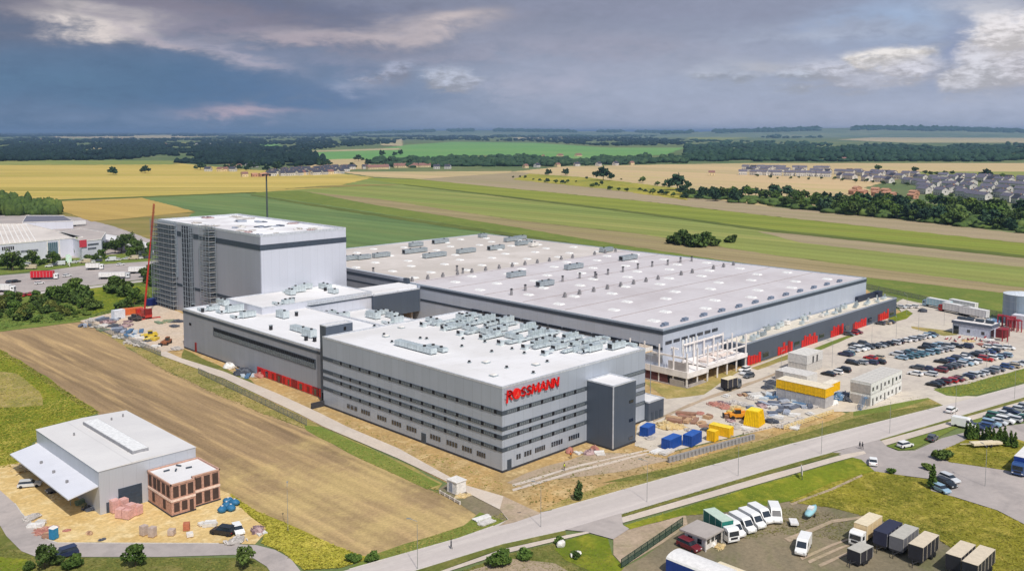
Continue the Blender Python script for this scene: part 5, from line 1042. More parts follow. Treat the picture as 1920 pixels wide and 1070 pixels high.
lorry(f'pale blue and white truck {PW}', 1757, 578, -.3, T_paleb, T_white, 'light_blue', 13, h=4, name='articulated_truck'); lorry(f'white truck with a red cab {PW}', 1790, 588, -.3, T_white, T_white, 'red', 14, h=4, name='articulated_truck')
lorry(f'white long trailer {PW}', 1826, 596, -.3, T_white, T_white, L=12, cab_on=False, h=4, name='trailer', cat='trailer'); lorry(f'white trailer in the back row {PW}', 1806, 582, -.3, T_white, T_white, L=12, cab_on=False, h=4, name='trailer', cat='trailer')
lorry("red box truck on the neighbour's truck yard", 84, 524, -2.2, T_red, T_red, 'white', 13, h=4.2, z=.2, name='articulated_truck'); lorry("white truck lying long on the neighbour's truck yard", 215, 523, -2.2, T_white, T_white, 'silver', 15, h=3.2, z=.2, name='articulated_truck')
lorry("white trailer right of the long truck on the neighbour's yard", 262, 513, -2.2, T_white, T_white, L=11, cab_on=False, h=3.4, z=.2, name='trailer', cat='trailer')
lorry("white box trailer behind the neighbour's hall", 147, 424, -1.45, T_white, T_white, L=11, cab_on=False, h=4, z=.2, name='trailer', cat='trailer')
lorry("white truck at the lower left corner of the neighbour's yard", 12, 548, -2.3, T_white, T_white, 'white', 8, z=.2, h=3.6); lorry("white box truck behind the red truck on the neighbour's yard", 178, 506, -2.2, T_white, T_greyr, 'white', 9, z=.2, h=3.6)
for i, px in enumerate((95, 106, 117, 128)): lorry(f"truck docked behind the neighbour's hall, {nth(i + 1)} from the left", px, 424 - i * .4, 0, T_dark, T_white, 'dark_grey', 8, z=.2, h=3.6, group="trucks docked behind the neighbour's hall")
# cream machine and odd vehicles
t = thing('flatbed_trailer', 'long pale yellow flat trailer on the grass triangle', 'trailer', (*G(1848, 838), .25), .95)
MB().box(0, 0, .6, 1.9, 7.5, .5).build('deck', T_creamr, t, world=False); MB().tube((0, 3.6, .8), (1.6, 5.6, .3), .12).build('drawbar', T_creamr, t, world=False); wheels(t, (-.8, .4), 2.0, .35)
t = thing('small_plane_body', 'pale blue boat on a trailer at the back of the brown yard', 'boat', (*G(1521, 966), .1), -1.35)
f = MB(); f.loft([[(0 + math.cos(a) * w, y, 1.0 + math.sin(a) * w * .6) for a in np.linspace(0, 6.283, 9)[:-1]] for y, w in ((-3, .5), (-2, .8), (0, .9), (2, .6), (3.2, .12))]); f.build('boat_hull', tm('boat_blue', (150, 196, 204)), t, world=False, smooth=True); MB().box(0, -.4, 1.3, 1.0, 1.6, .5).build('cabin', T_white, t, world=False); wheels(t, (-.6,), 1.8, .3); t.name = 'boat'
t = thing('small_trailer', 'small white car trailer left of the pale blue boat', 'trailer', (*G(1488, 985), .1), -.9); MB().box(0, 0, .5, 1.5, 2.4, .4).build('tub', T_white, t, world=False); wheels(t, (0,), 1.6, .28); MB().tube((0, 1.2, .5), (0, 2.4, .4), .05).build('drawbar', V_under, t, world=False)
def tent(name, label, cat, x, y, rz, W_, L, h0, h1, side, roof, z=.1):
    t = thing(name, label, cat, (x, y, z), rz)
    MB().side([(-W_ / 2, 0), (W_ / 2, 0), (W_ / 2, h0), (-W_ / 2, h0)], -L / 2, L / 2).build('wall', side, t, world=False)
    n = 8; pr = [(-W_ / 2 * math.cos(math.pi * i / n) * 1.01, h0 + .003 + (h1 - h0) * math.sin(math.pi * i / n)) for i in range(n + 1)]
    MB().side(pr, -L / 2 - .02, L / 2 + .02).build('roof', roof, t, world=False)
    for x_ in np.arange(-L / 2, L / 2 + .1, 2.0): MB().tube((x_, -W_ / 2 - .02, 0), (x_, -W_ / 2 - .02, h0), .04).build('side_rib', roof, t, world=False)
    return t
x, y = G(1300, 1082); tent('tarpaulin_trailer', 'large white topped trailer with blue front at the bottom edge', 'trailer', x, y - 1.5, math.pi / 2, 4.6, 11, 2.6, 3.4, T_blue, T_white)
x, y = G(1390, 1096); tent('storage_tent', 'long pale tunnel roof right of the blue fronted trailer at the bottom edge', 'tent', x, y, math.pi / 2, 2.2, 9, 1.9, 2.3, T_white, T_creamr)
# ---------------------------------------------------------------- containers and cabins
def container(label, px, py, L, W_, h, c, rz=0.0, z=.1, name='container', cat='container', doors=0, group=None, roofc=None, xy=None):
    x, y = xy or G(px, py); t = thing(name, label, cat, (x, y, z), rz, group); b = plain('steel_%d_%d_%d' % c, c, .5, .05, .08); rc = roofc or tuple(min(255, v + 14) for v in c); rm = plain('steel_%d_%d_%d' % rc, rc, .55)
    m = MB(); m.box(0, 0, .08, L - .1, W_ - .1, h - .14); m.build('shell', b, t, world=False)
    m = MB(); n = int(L / .5)
    for i in range(n):
        xx = -L / 2 + (i + .5) * L / n
        for s in (-1, 1): m.box(xx, s * (W_ / 2 - .02), .15, .2, .05, h - .3)
    for i in range(int(W_ / .5)):
        yy = -W_ / 2 + (i + .5) * .5
        for s in (-1, 1): m.box(s * (L / 2 - .02), yy, .15, .05, .2, h - .3)
    m.build('corrugation', b, t, world=False)
    m = MB(); m.box(0, 0, h - .055, L, W_, .06); m.build('roof', rm, t, world=False)
    m = MB(); [m.box(sx * (L / 2 - .06), sy * (W_ / 2 - .06), 0, .14, .14, h - .06) for sx in (-1, 1) for sy in (-1, 1)]; m.build('corner_post', b, t, world=False)
    for k in range(doors): m = MB(); m.box(-L / 2 + (k + .6) * L / (doors + .2), -W_ / 2 - .03, .15, .9, .05, 2.0); m.build('door', V_under, t, world=False)
    return t
YEL = (238, 190, 22); BLU = (30, 78, 158); WHT = (214, 212, 208); GRY = (168, 162, 156)
container('small blue container nearest the dark stair tower', 1214, 815, 4.2, 2.3, 2.4, BLU, .2); container('blue container left of its twin on the sandy bank', 1259, 838, 5.2, 2.4, 2.5, BLU, .05); container('blue container right of its twin on the sandy bank', 1298, 832, 5.2, 2.4, 2.7, BLU, .12)
container('long yellow container lying behind the blue ones', 1352, 815, 2.4, 5.5, 2.4, YEL, .1, roofc=(244, 212, 60)); container('short yellow cabin beside the long yellow container', 1336, 826, 2.0, 2.2, 2.6, YEL, .1); container('small yellow box near the steel stacks', 1470, 745, 2.6, 2.4, 2.9, YEL, .2); container('small yellow container at the end of the yellow cabins', 1480, 726, 4.5, 2.4, 2.4, (232, 196, 70), 0)
# tall ribbed yellow crate, wider at its foot
t = thing('yellow_silo', 'tall bright yellow ribbed tank tapering upwards in the building yard', 'tank', (*G(1414, 796), .1), .15)
MB().prism([(-2.2, -2.0), (2.2, -2.0), (2.2, 2.0), (-2.2, 2.0)], .1, 3.9, [(-1.7, -1.6), (1.7, -1.6), (1.7, 1.6), (-1.7, 1.6)]).build('shell', plain('yellow_tank', (246, 208, 16), .5), t, world=False)
m = MB()
for i in range(9):
    u = -1 + i / 4; m.tube((u * 2.2, -2.05, .1), (u * 1.7, -1.62, 3.9), .07); m.tube((-2.25, u * 2.0, .1), (-1.74, u * 1.6, 3.9), .07)
m.build('rib', plain('yellow_rib', (214, 168, 10), .5), t, world=False); MB().box(0, 0, 3.9, 3.1, 2.9, .12).build('lid', plain('yellow_lid', (250, 224, 60), .5), t, world=False)
# cabins on the site
def cabins(label, cx, cy, z, n, dx, dy, L, W_, h, c, rz, roofc, where, door=0):
    pass
xx, yy = G(1600, 762); gC = 'white site cabins stacked in two storeys'
k = 0
for lev in (0, 1):
    for i in range(8):
        k += 1; x = 244.0 + i * 2.55; y = 108.3; nm = 'ground floor' if lev == 0 else 'upper floor'
        c = container(f'white site cabin, {nth(i + 1)} from the left on the {nm} of the long stack', 0, 0, 2.45, 6.0, 3.2, (230, 230, 226), 0, .1 + lev * 3.22, 'site_cabin', 'site cabin', 0, gC, (206, 202, 194), (x, y))
        m = MB(); m.box(0, -3.0, .9 if (i + lev) % 3 else .1, .9 if (i + lev) % 3 else .75, .1, 1.0 if (i + lev) % 3 else 2.0); m.build('window' if (i + lev) % 3 else 'door', V_glass, c, world=False)
        if i == 0: m = MB(); m.box(-1.24, 0, .2, .06, 5.6, 2.3); m.build('end_panel', plain('cabin_end', (176, 170, 164), .7), c, world=False)
i = 0
for j in range(5):
    i += 1; c = container(f'yellow topped site cabin, {nth(i)} from the back on the upper floor of the yellow stack', 0, 0, 5.0, 2.9, 2.6, YEL, 0, 3.0, 'site_cabin', 'site cabin', 0, 'yellow site cabins', (232, 220, 196), (234.3 + .0 * j, 126.3 - j * 2.95)); 
    c2 = container(f'grey site cabin carrying the {nth(i)} yellow cabin from the back', 0, 0, 4.8, 2.85, 2.8, (186, 184, 184), 0, .1, 'site_cabin', 'site cabin', 0, 'grey cabins below the yellow ones', None, (234.3, 126.3 - j * 2.95))
container('yellow cabin joining the yellow stack and the white stack', 0, 0, 2.6, 6, 2.6, YEL, math.pi / 2, 3.0, 'site_cabin', 'site cabin', 0, None, (236, 226, 206), (239.6, 115.4))
for i in range(4):
    c = container(f'white site cabin with two dark doors, {nth(i + 1)} from the left in the rear group' if i == 1 else f'plain white site cabin, {nth(i + 1)} from the left in the rear group', 0, 0, 2.5, 6.5, 2.9, WHT, 0, 2.9, 'site_cabin', 'site cabin', 0, None, (218, 214, 206), (263 + i * 2.6, 137.2))
    container(f'lower site cabin, {nth(i + 1)} from the left under the rear white cabins', 0, 0, 2.5, 6.3, 2.75, (202, 198, 192), 0, .1, 'site_cabin', 'site cabin', 0, 'lower rear site cabins', None, (263 + i * 2.6, 137.2))
    if i in (1, 2): m = MB(); m.box(0, -3.27, .15, .8, .08, 2.1); m.build('door', V_under, c, world=False)
for i in range(4): container(f'low white roofed cabin, {nth(i + 1)} from the back in the middle cabin row', 0, 0, 6.5, 2.5, 2.9, GRY if i == 0 else WHT, 0, .1, 'site_cabin', 'site cabin', 0, 'low cabins of the middle row', (214, 210, 204), (252.5, 136.5 - i * 2.6))
# stacked steel stair and blue tarp gear beside the white stack
t = thing('access_stair', 'steel access stair at the left end of the white stacked cabins', 'stair', (239, 106, .1)); m = MB()
for i in range(12): m.box(-1.5 + i * .25, 0, .25 * i, .25, 1.1, .06)
m.tube((-1.6, -.55, .9), (1.4, -.55, 3.6), .04); m.tube((-1.6, .55, .9), (1.4, .55, 3.6), .04); [m.cyl(x_, y_, 0, 2.7, .05) for x_ in (1.4, 2.4) for y_ in (-.5, .5)]; m.box(1.9, 0, 2.7, 1.2, 1.2, .06)
m.build('stair_flight', K['blue'][0], t, world=False)
pile('blue', 1572, 748, 2.0, 2.2, 'at the foot of the white stacked cabins', z=.1); pile('dark', 1590, 752, 1.6, 1.8, 'at the foot of the white stacked cabins', z=.1); pile('steel', 1582, 744, 1.8, 2.0, 'at the foot of the white stacked cabins', z=.1); pile('white', 1562, 758, 1.5, 1.6, 'at the foot of the white stacked cabins', z=.1)
# timber edge fence and grey stacked kerb by the road side
def railing(name, label, cat, pa, pb, h, mat, rails=(.5, 1.0), step=2.0, z=.1, r=.05, panel=None):
    a, b = G(*pa), G(*pb); L = math.hypot(b[0] - a[0], b[1] - a[1]); t = thing(name, label, cat, (a[0], a[1], z), math.atan2(b[1] - a[1], b[0] - a[0])); n = max(2, int(L / step))
    for i in range(min(n + 1, 90)): MB().box(L * i / n, 0, 0, r * 2, r * 2, h).build('post', mat, t, world=False)
    m = MB(); [m.box(L / 2, 0, q - r, L, r * .8, r * 2) for q in rails]; m.build('rail', mat, t, world=False)
    if panel: MB().box(L / 2, 0, .1, L, .02, h - .15).build('panel', panel, t, world=False)
    return t
railing('timber_barrier', 'row of pale timber rails at the edge of the building yard', 'barrier', (1470, 806), (1562, 776), 1.2, plain('pale_timber', (226, 204, 150), .8), (.3, .7, 1.1), 1.5, .1, .1)
def meshmat(name, c, cov, sc=8):
    m, q, b = newmat(name); b.inputs['Base Color'].default_value = lin(c); b.inputs['Roughness'].default_value = .7; b.inputs['Alpha'].default_value = cov; return m
F_mesh = meshmat('wire_mesh', (150, 152, 148), .32); F_green = meshmat('green_mesh', (60, 92, 74), .5)
railing('mesh_fence', 'grey wire fence between the tilled field and the path to the office', 'fence', (372, 700), (575, 798), 1.8, plain('fence_grey', (132, 136, 134), .6, .3), (.1, 1.75), 2.5, .05, .04, F_mesh)
railing('mesh_fence', 'grey wire fence at the far left of the path by the storage ground', 'fence', (165, 610), (302, 668), 2.0, plain('fence_grey', (132, 136, 134), .6, .3), (.1, 1.95), 2.5, .05, .04, F_mesh)
railing('mesh_fence', 'dark green mesh fence from the bottom edge to the flat roofed hut', 'fence', (1165, 1066), (1280, 986), 1.7, plain('fence_dark', (40, 58, 50), .6), (.1, .9, 1.65), 2.2, .1, .05, F_green)
railing('mesh_fence', 'thin wire fence behind the big warehouse and the trucks', 'fence', (1612, 538), (1900, 600), 2.2, plain('fence_grey', (132, 136, 134), .6, .3), (.1, 2.15), 4, .1, .05, F_mesh)
railing('gabion_wall', 'low grey stone filled retaining wall on the sandy bank beside the blue containers', 'wall', (1255, 867), (1412, 824), 1.3, plain('gabion_stone', (150, 148, 148), .95, scale=4), (.3, .75, 1.15), 1.2, .05, .3, plain('gabion_stone2', (138, 136, 138), .95, scale=5))
railing('concrete_kerb_stack', 'low stack of kerb stones at the lower edge of the building yard', 'kerb stones', (1395, 814), (1500, 790), .5, plain('kerb_pale', (206, 198, 188), .9), (.2, .4), 1.5, .1, .25)
# kiosk, hut
t = thing('kiosk', 'small white transformer kiosk on the path corner before the office', 'kiosk', (*G(856, 922), .15), 0); MB().box(0, 0, .1, 2.6, 3.0, 2.4).build('wall', P_white, t, world=False); MB().box(0, 0, 2.5, 2.9, 3.3, .15).build('roof', P_white, t, world=False); MB().box(-1.32, .3, .2, .05, 1.0, 1.9).build('door', plain('kiosk_door', (150, 156, 168), .6), t, world=False); MB().box(0, 0, 0, 2.8, 3.2, .1).build('base', B_concd, t, world=False)
railing('low_wall', 'low pale concrete wall beside the white kiosk', 'wall', (825, 925), (862, 946), .7, plain('kerb_pale', (206, 198, 188), .9), (.3, .5), 1.5, .08, .15)
t = thing('flat_roofed_hut', 'small white hut with a wide grey flat roof on the brown yard', 'hut', (*G(1316, 1018), .1), 0)
MB().box(0, 0, 0, 4.6, 4.4, 2.3).build('wall', P_white, t, world=False); MB().box(0, .1, 2.32, 5.8, 5.8, .3).build('roof', roofing('hut_roof', (176, 168, 162), (150, 142, 138), 1.2, .1, .4), t, world=False)
for x_ in (-1.3, .1, 1.3): MB().box(x_, -2.22, 1.0, .8, .06, .8).build('window', V_glass, t, world=False)
for y_ in (-1.0, 1.0): MB().box(-2.32, y_, .9, .06, .9, .9).build('window', V_glass, t, world=False)
MB().box(1.9, -2.23, .05, .8, .06, 1.9).build('door', V_under, t, world=False)
for x_ in (-2.6, 2.6): MB().box(x_, -2.5, 0, .2, .2, 2.32).build('post', P_white, t, world=False)
pile('sandy', 1350, 1026, 1.1, .5, 'right of the flat roofed hut', z=.1); pile('white', 1336, 1022, .8, .8, 'right of the flat roofed hut', z=.1); pile('grey', 1362, 1014, 1.0, .5, 'right of the flat roofed hut', z=.1)
# gatehouse, silo and red portals
gh = thing('gatehouse', 'pale gatehouse with a dark roof screen behind the car park', 'gatehouse', (*G(1828, 628), .1), -math.pi / 4 + .75)
MB().box(0, 0, 0, 7, 13.5, 4.0).build('wall', plain('gate_wall', (190, 196, 212), .6), gh, world=False)
MB().box(0, 0, 4.02, 7.6, 14.2, .9).build('fascia', plain('gate_fascia', (92, 100, 116), .6), gh, world=False); MB().box(0, 0, 4.94, 6.9, 13.4, .1).build('roof', B_conc, gh, world=False)
for y_ in (-5, -1.5, 2, 5): MB().box(0, y_, 5.05, 1.6, 2.6, 1.0).build('roof_unit', B_dark, gh, world=False)
for y_ in (1, -4): MB().box(-3.53, y_, 1.2, .06, 1.1, 1.1).build('window', V_glass, gh, world=False)
MB().box(-3.55, 5.4, .1, .08, 1.9, 3.0).build('window', V_glass, gh, world=False); MB().box(-2.2, -6.8, .1, 3.0, .1, 3.2).build('window', V_glass, gh, world=False)
sl = thing('water_tank', 'large upright blue grey water tank at the right edge', 'tank', (*G(1913, 606), .1)); R6 = 6.4
MB().cyl(0, 0, 0, 11.6, R6, n=36).build('shell', cladding('tank_steel', (146, 162, 176), .8, var=.06), sl, world=False, smooth=False); MB().cyl(0, 0, 11.6, 12.6, R6 + .1, .6, n=36).build('roof', plain('tank_roof', (214, 220, 226), .5), sl, world=False)
m = MB(); [m.cyl(0, 0, z_, z_ + .12, R6 + .06, n=36) for z_ in (3, 6, 9, 11.5)]; m.build('hoop', B_steel, sl, world=False)
m = MB(); [m.box(-R6 - .2, s_, 0, .08, .08, 12) for s_ in (-.3, .3)]; [m.box(-R6 - .2, 0, z_, .05, .6, .05) for z_ in np.arange(.5, 12, .5)]; m.build('ladder', B_steel, sl, world=False)
container('white cabin in front of the water tank', 1915, 615, 4, 6, 5, (206, 206, 214), 0)
B_mag = plain('site_red', (150, 40, 52), .6)
container('dark red cabin right of the gatehouse', 1880, 632, 5.5, 3.0, 3.2, (120, 46, 50), .0)
rg = random.Random(8)
for i, (px, py) in enumerate(((1875, 612), (1886, 614), (1898, 616), (1908, 622), (1893, 620), (1884, 640))): 
    x, y = G(px, py); t = thing('red_portal', f'red steel portal frame before the water tank, {nth(i + 1)} counted from the left', 'frame', (x, y, .1), rg.uniform(0, 1), 'red steel frames before the water tank'); m = MB(); [m.box(a_, b_, 0, .3, .3, 4.2) for a_ in (-1.2, 1.2) for b_ in (-.8, .8)]; m.build('upright', B_mag, t, world=False); MB().box(0, 0, 4.2, 2.8, 2.0, .3).build('top_frame', B_mag, t, world=False)
for i, px in enumerate(range(1775, 1850, 8)):
    x, y = G(px, 636 + (i % 3) * 2.0); t = thing('road_barrier', f'red and white road barrier behind the car park, {nth(i + 1)} from the left', 'barrier', (x, y, .1), .3 * (i % 3), 'red and white barriers behind the car park'); MB().box(0, 0, 0, 2.0, .45, .5).build('base', P_white if i % 2 else B_mag, t, world=False); MB().box(0, 0, .5, 2.0, .25, .5).build('top', B_mag if i % 2 else P_white, t, world=False)
W = 'behind the car park near the gatehouse'
for kk, px, py, r, h in (('red', 1846, 648, 2.4, .9), ('pinkish', 1862, 645, 2.4, .8), ('white', 1852, 640, 2.0, .9), ('sandy', 1815, 640, 2, .6), ('grey', 1840, 600, 2.4, 1.2), ('sandy', 1852, 598, 2.2, 1.0), ('dark', 1730, 585, 1.6, 2.0), ('green', 1865, 600, 3, 1.8), ('blue', 1860, 604, 3, 1.6)): pile(kk, px, py, r, h, W, 30, z=.1)
# site machine: crane, mast, telehandlers
cr = thing('mobile_crane', 'red mobile crane with a very tall raised boom left of the tower block', 'crane', (*G(270, 596), .2), 0)
C_red = plain('crane_red', (184, 50, 40), .45, coat=.4)
MB().box(0, 0, .7, 2.7, 9.5, 1.1, .0).build('carrier', C_red, cr, world=False, bevel=.05); wheels(cr, (-3.6, -2.2, 1.6, 3.2), 2.8, .6, .5); MB().box(0, 4.2, 1.8, 2.5, 1.8, 1.3).build('cab', C_red, cr, world=False)
MB().box(0, -1.5, 1.9, 2.6, 4.2, 1.6).build('turntable', C_red, cr, world=False); MB().box(0, -4.0, 1.9, 2.8, 1.4, 2.2).build('counterweight', plain('crane_dark', (122, 32, 30), .5), cr, world=False)
m = MB(); [m.box(s_ * 3.0, y_, .1, 3.4, .35, .35) for s_ in (-1, 1) for y_ in (-4.2, 3.6)]; [m.box(s_ * 4.6, y_, 0, .9, .9, .15) for s_ in (-1, 1) for y_ in (-4.2, 3.6)]; m.build('outrigger', C_red, cr, world=False)
tip = (Vector((RV[0], RV[1], 0)) * 5.6 + Vector((0, 0, 46.0))); bs = Vector((0, -.8, 3.2)); mid = bs + (tip - bs) * .42
def lattice(m, p, q, w, n, r=.07):
    p, q = Vector(p), Vector(q); d = (q - p).normalized(); u = Vector((0, 1, 0)).cross(d).normalized(); v = d.cross(u)
    cs = [(u * a + v * b) * w / 2 for a, b in ((-1, -1), (1, -1), (1, 1), (-1, 1))]
    for c in cs: m.tube(p + c, q + c, r, n=4)
    for i in range(n):
        a = p + (q - p) * i / n; b = p + (q - p) * (i + 1) / n
        for k in range(4): m.tube(a + cs[k], b + cs[(k + 1) % 4], r * .6, n=3)
m = MB(); m.tube(bs, mid, .42, .34, 8); m.build('main_boom', C_red, cr, world=False); m = MB(); m.tube(mid, bs + (tip - bs) * .7, .30, .24, 8); m.build('boom_section', plain('crane_red2', (176, 44, 36), .5), cr, world=False)
m = MB(); lattice(m, bs + (tip - bs) * .7, tip, .55, 12, .05); m.tube(bs + (tip - bs) * .7, tip, .08); m.build('lattice_jib', plain('jib_red', (168, 52, 42), .5), cr, world=False); m = MB(); m.tube((.2, -3.0, 4), tip, .04, n=4); m.tube(tip, tip + Vector((.5, 0, -16)), .03, n=4); m.build('hoist_rope', V_under, cr, world=False)
container('orange flat container behind the red crane', 246, 590, 9, 2.6, 2.6, (206, 104, 52), -.2, .2); container('white site cabin at the storage ground beside the orange container', 222, 598, 4.5, 2.6, 3.6, (216, 220, 226), .1, .2, 'site_cabin', 'site cabin')
container('dark blue container behind the crane at the scaffold foot', 290, 572, 7, 2.6, 3.0, (30, 44, 104), .3, .2)
def machine(label, px, py, c, rz=0.0, z=.1):
    t = thing('telehandler', label, 'construction machine', (*G(px, py), z), rz); b = plain('machine_%d_%d_%d' % c, c, .5)
    MB().box(0, 0, .7, 2.2, 4.6, .9).build('chassis', b, t, world=False, bevel=.05); MB().box(-.6, .2, 1.6, 1.0, 1.6, 1.1).build('cab', V_glass, t, world=False); MB().box(-.6, .2, 2.7, 1.1, 1.7, .12).build('cab_roof', b, t, world=False)
    m = MB(); m.tube((.6, -2.0, 1.9), (.6, 3.4, 1.2), .24); m.build('boom', b, t, world=False); MB().box(.6, 3.6, .3, 1.4, .25, 1.0).build('fork_carriage', V_under, t, world=False); wheels(t, (-1.5, 1.5), 2.4, .55, .4)
machine('brown and orange telehandler beside the low hall corner', 312, 646, (150, 96, 66), 2.3); machine('yellow telehandler among the yellow beams on the storage ground', 283, 634, (212, 184, 60), 1.2, .2); machine('orange digger beside the yellow tank in the building yard', 1383, 785, (226, 150, 40), .8)
machine('dark machine at the left end of the storage ground by the crane', 254, 602, (86, 80, 78), .4, .2)
# tall light mast behind the tower
ms = thing('floodlight_mast', 'very tall thin mast with a lamp head rising behind the tower block', 'mast', (234, 408, 0)); q = (234, 408)
MB().cyl(0, 0, 0, 53.5, .62, .34, 10).build('pole', plain('mast_grey', (74, 84, 84), .6), ms, world=False); m = MB(); m.cyl(0, 0, 53.5, 54.0, 1.6, n=12); [m.box(1.9 * math.cos(a), 1.9 * math.sin(a), 53.0, .8, .8, .9, a) for a in np.linspace(0, 6.28, 7)[:-1]]; m.build('lamp_head', V_under, ms, world=False)
# street lamps
def lamp_proto():
    t = thing('street_lamp', 'lamp', 'street lamp'); g_ = plain('lamp_grey', (168, 170, 168), .5, .4)
    MB().cyl(0, 0, 0, 8.0, .06, .04, 6).build('pole', g_, t, world=False); MB().tube((0, 0, 8.5), (1.3, 0, 8.9), .045).build('arm', g_, t, world=False); MB().box(1.5, 0, 8.85, .7, .28, .1).build('lamp_head', g_, t, world=False); return t
lp = lamp_proto(); i = 0
for px, py, w_ in ((783, 1068, 0), (1014, 989, 0), (1213, 942, 0), (1384, 893, 0), (1540, 852, 0), (1668, 813, 0), (1791, 783, 0), (1902, 748, 0)):
    i += 1; place(lp, (*G(px, py), .15), 2.2, f'thin grey street lamp along the main road, {nth(i)} from the left', 'street lamps along the main road')
for i, (px, py) in enumerate(((1464, 712), (1634, 654), (1680, 640), (1722, 622), (1700, 592), (1770, 610), (1560, 690), (1850, 690), (1890, 660))): place(lp, (*G(px, py), .1), .3 * i, f'thin lamp post in the car park area, {nth(i + 1)} counted from the left of the list of posts' if False else f'thin lamp post of the car park area, {("by the low middle cabins", "above the back row of cars", "behind the right part of the back row", "beside the gatehouse road", "beside the round grass island", "left of the gatehouse", "between the yellow and rear cabins", "between the right rows of cars", "at the far right short row")[i]}', 'lamp posts of the car park')
place(lp, (*G(540, 995), .05), 1.0, 'pale thin pole standing alone on the tilled field corner'); place(lp, (*G(1847, 912), .15), 1.0, 'thin lamp post on the side road near the blue truck') 
# people
def person(label, px, py, rz, z, clothes, trousers, xy=None):
    x, y = xy or G(px, py); me = bpy.data.meshes.new('person')
    V = [(0, 0, .95), (0, 0, 1.2), (0, .02, 1.42), (0, .02, 1.54), (0, .03, 1.68), (.1, 0, .9), (.12, .1, .5), (.12, .02, .06), (.12, .14, .03), (-.1, 0, .9), (-.12, -.06, .5), (-.12, -.2, .08), (-.12, -.08, .03), (.2, 0, 1.4), (.26, -.06, 1.12), (.27, .06, .86), (-.2, 0, 1.4), (-.26, .06, 1.12), (-.27, .14, .88)]
    E_ = [(0, 1), (1, 2), (2, 3), (3, 4), (0, 5), (5, 6), (6, 7), (7, 8), (0, 9), (9, 10), (10, 11), (11, 12), (2, 13), (13, 14), (14, 15), (2, 16), (16, 17), (17, 18)]
    me.from_pydata(V, E_, []); o = bpy.data.objects.new('person', me); COL.objects.link(o); md = o.modifiers.new('skin', 'SKIN'); rr = [.15, .14, .15, .06, .105, .1, .07, .045, .04, .1, .07, .045, .04, .065, .045, .04, .065, .045, .04]
    for v, r_ in zip(me.skin_vertices[0].data, rr): v.radius = (r_, r_ * .85)
    me.skin_vertices[0].data[0].use_root = True; s_ = o.modifiers.new('sub', 'SUBSURF'); s_.levels = 1; s_.render_levels = 1
    me.materials.append(trousers); o.location = (x, y, z); o.rotation_euler = (0, 0, rz); tag(o, label, 'person')
    m = MB(); m.loft([[(math.cos(a) * w, math.sin(a) * w * .62, zz) for a in np.linspace(0, 6.283, 11)[:-1]] for zz, w in ((.92, .20), (1.15, .19), (1.35, .23), (1.46, .17), (1.5, .08))]); m.build('jacket', clothes, o, world=False, smooth=True)
    m = MB(); m.blob(0, .0, 1.74, .105, .12, .1, .03, 2); m.build('hair', plain('hair_brown', (66, 50, 40), .9), o, world=False, smooth=True)
A_or = plain('vest_orange', (222, 120, 40), .8); A_dk = plain('cloth_dark', (52, 54, 62), .9); A_gr = plain('cloth_grey', (112, 112, 116), .9); A_ye = plain('vest_yellow', (206, 214, 60), .8)
person('person in dark clothes walking on the footpath by the road junction', 1612, 842, 1.2, .17, A_dk, A_dk); person('person in grey clothes walking just right of the one in dark', 1617, 843, 1.2, .17, A_gr, A_dk)
person('worker in a yellow vest standing on the sandy bank before the office', 1058, 882, 0, .06, A_ye, A_dk); person('worker in an orange vest by the office wall', 1070, 860, 2, .06, A_or, A_dk)
person('person in dark clothes walking on the main road', 846, 1030, 1.0, .16, A_gr, A_dk); person('person standing at the corner of the pink house', 275, 938, 1, .06, A_dk, A_dk)
# signs on the roadside
t = thing('notice_board', 'small white board on posts in the lime grass strip', 'sign', (*G(1503, 897), .12), .6); MB().box(0, 0, 1.1, 2.4, .1, 1.5).build('panel', P_white, t, world=False); [MB().box(s_, 0, 0, .12, .12, 1.1).build('post', B_dark, t, world=False) for s_ in (-.9, .9)]
t = thing('boulder', 'pale boulder lying in the weeds left of the lawn', 'boulder', (*G(1052, 1025), .1)); m = MB(); m.blob(0, 0, .5, .9, .7, .7, .15, 2); m.build('stone', P_white, t, world=False)
t = thing('boulder', 'pale pointed rubble on the lawn edge', 'boulder', (*G(1080, 1042), .1)); m = MB(); m.blob(0, 0, .3, 1.3, .6, .6, .25, 2); m.build('stone', P_white, t, world=False)
# ---------------------------------------------------------------- roof equipment
def ahu(label, x, y, z, L, W_, h, rz=0.0, group=None, duct=True, c=None, seed=0):
    rg = random.Random(seed or int(x * 7 + y * 3)); t = thing('air_handling_unit', label, 'air handling unit', (x, y, z), rz, group)
    MB().box(0, 0, .35, L, W_, h - .35).build('casing', c or B_duct, t, world=False, bevel=.04)
    m = MB(); [m.box(-L / 2 + (i + .5) * L / int(max(2, L / 1.2)), 0, .3, .07, W_ + .06, h - .25) for i in range(int(max(2, L / 1.2)))]; m.build('panel_joint', B_steel, t, world=False)
    m = MB(); [m.box(a * (L / 2 - .3), b * (W_ / 2 - .15), 0, .15, .15, .35) for a in (-1, 1) for b in (-1, 1)]; m.build('foot', B_steel, t, world=False)
    MB().box(L / 2 + .03, 0, .5, .05, W_ * .7, h - .7).build('grille', V_under, t, world=False)
    for k in range(rg.randint(1, 2)): MB().cyl(-L / 4 + k * L / 2.2, 0, h, h + .35, .42, n=12).build('fan', V_under, t, world=False)
    if duct:
        m = MB(); m.box(-L / 2 - 1.1, 0, .5, 2.2, .7, .55); m.box(-L / 2 - 1.9, W_ * .6, .5, .7, W_ * 1.2 + .7, .55); m.box(-L / 2 - 1.9, W_ * 1.2 + .3, 0, .8, .8, 1.0); m.build('duct', B_duct, t, world=False)
    return t
rg = random.Random(31); k = 0; gA = 'air units on the office roof'; ZR = OH - .38
PLs = []
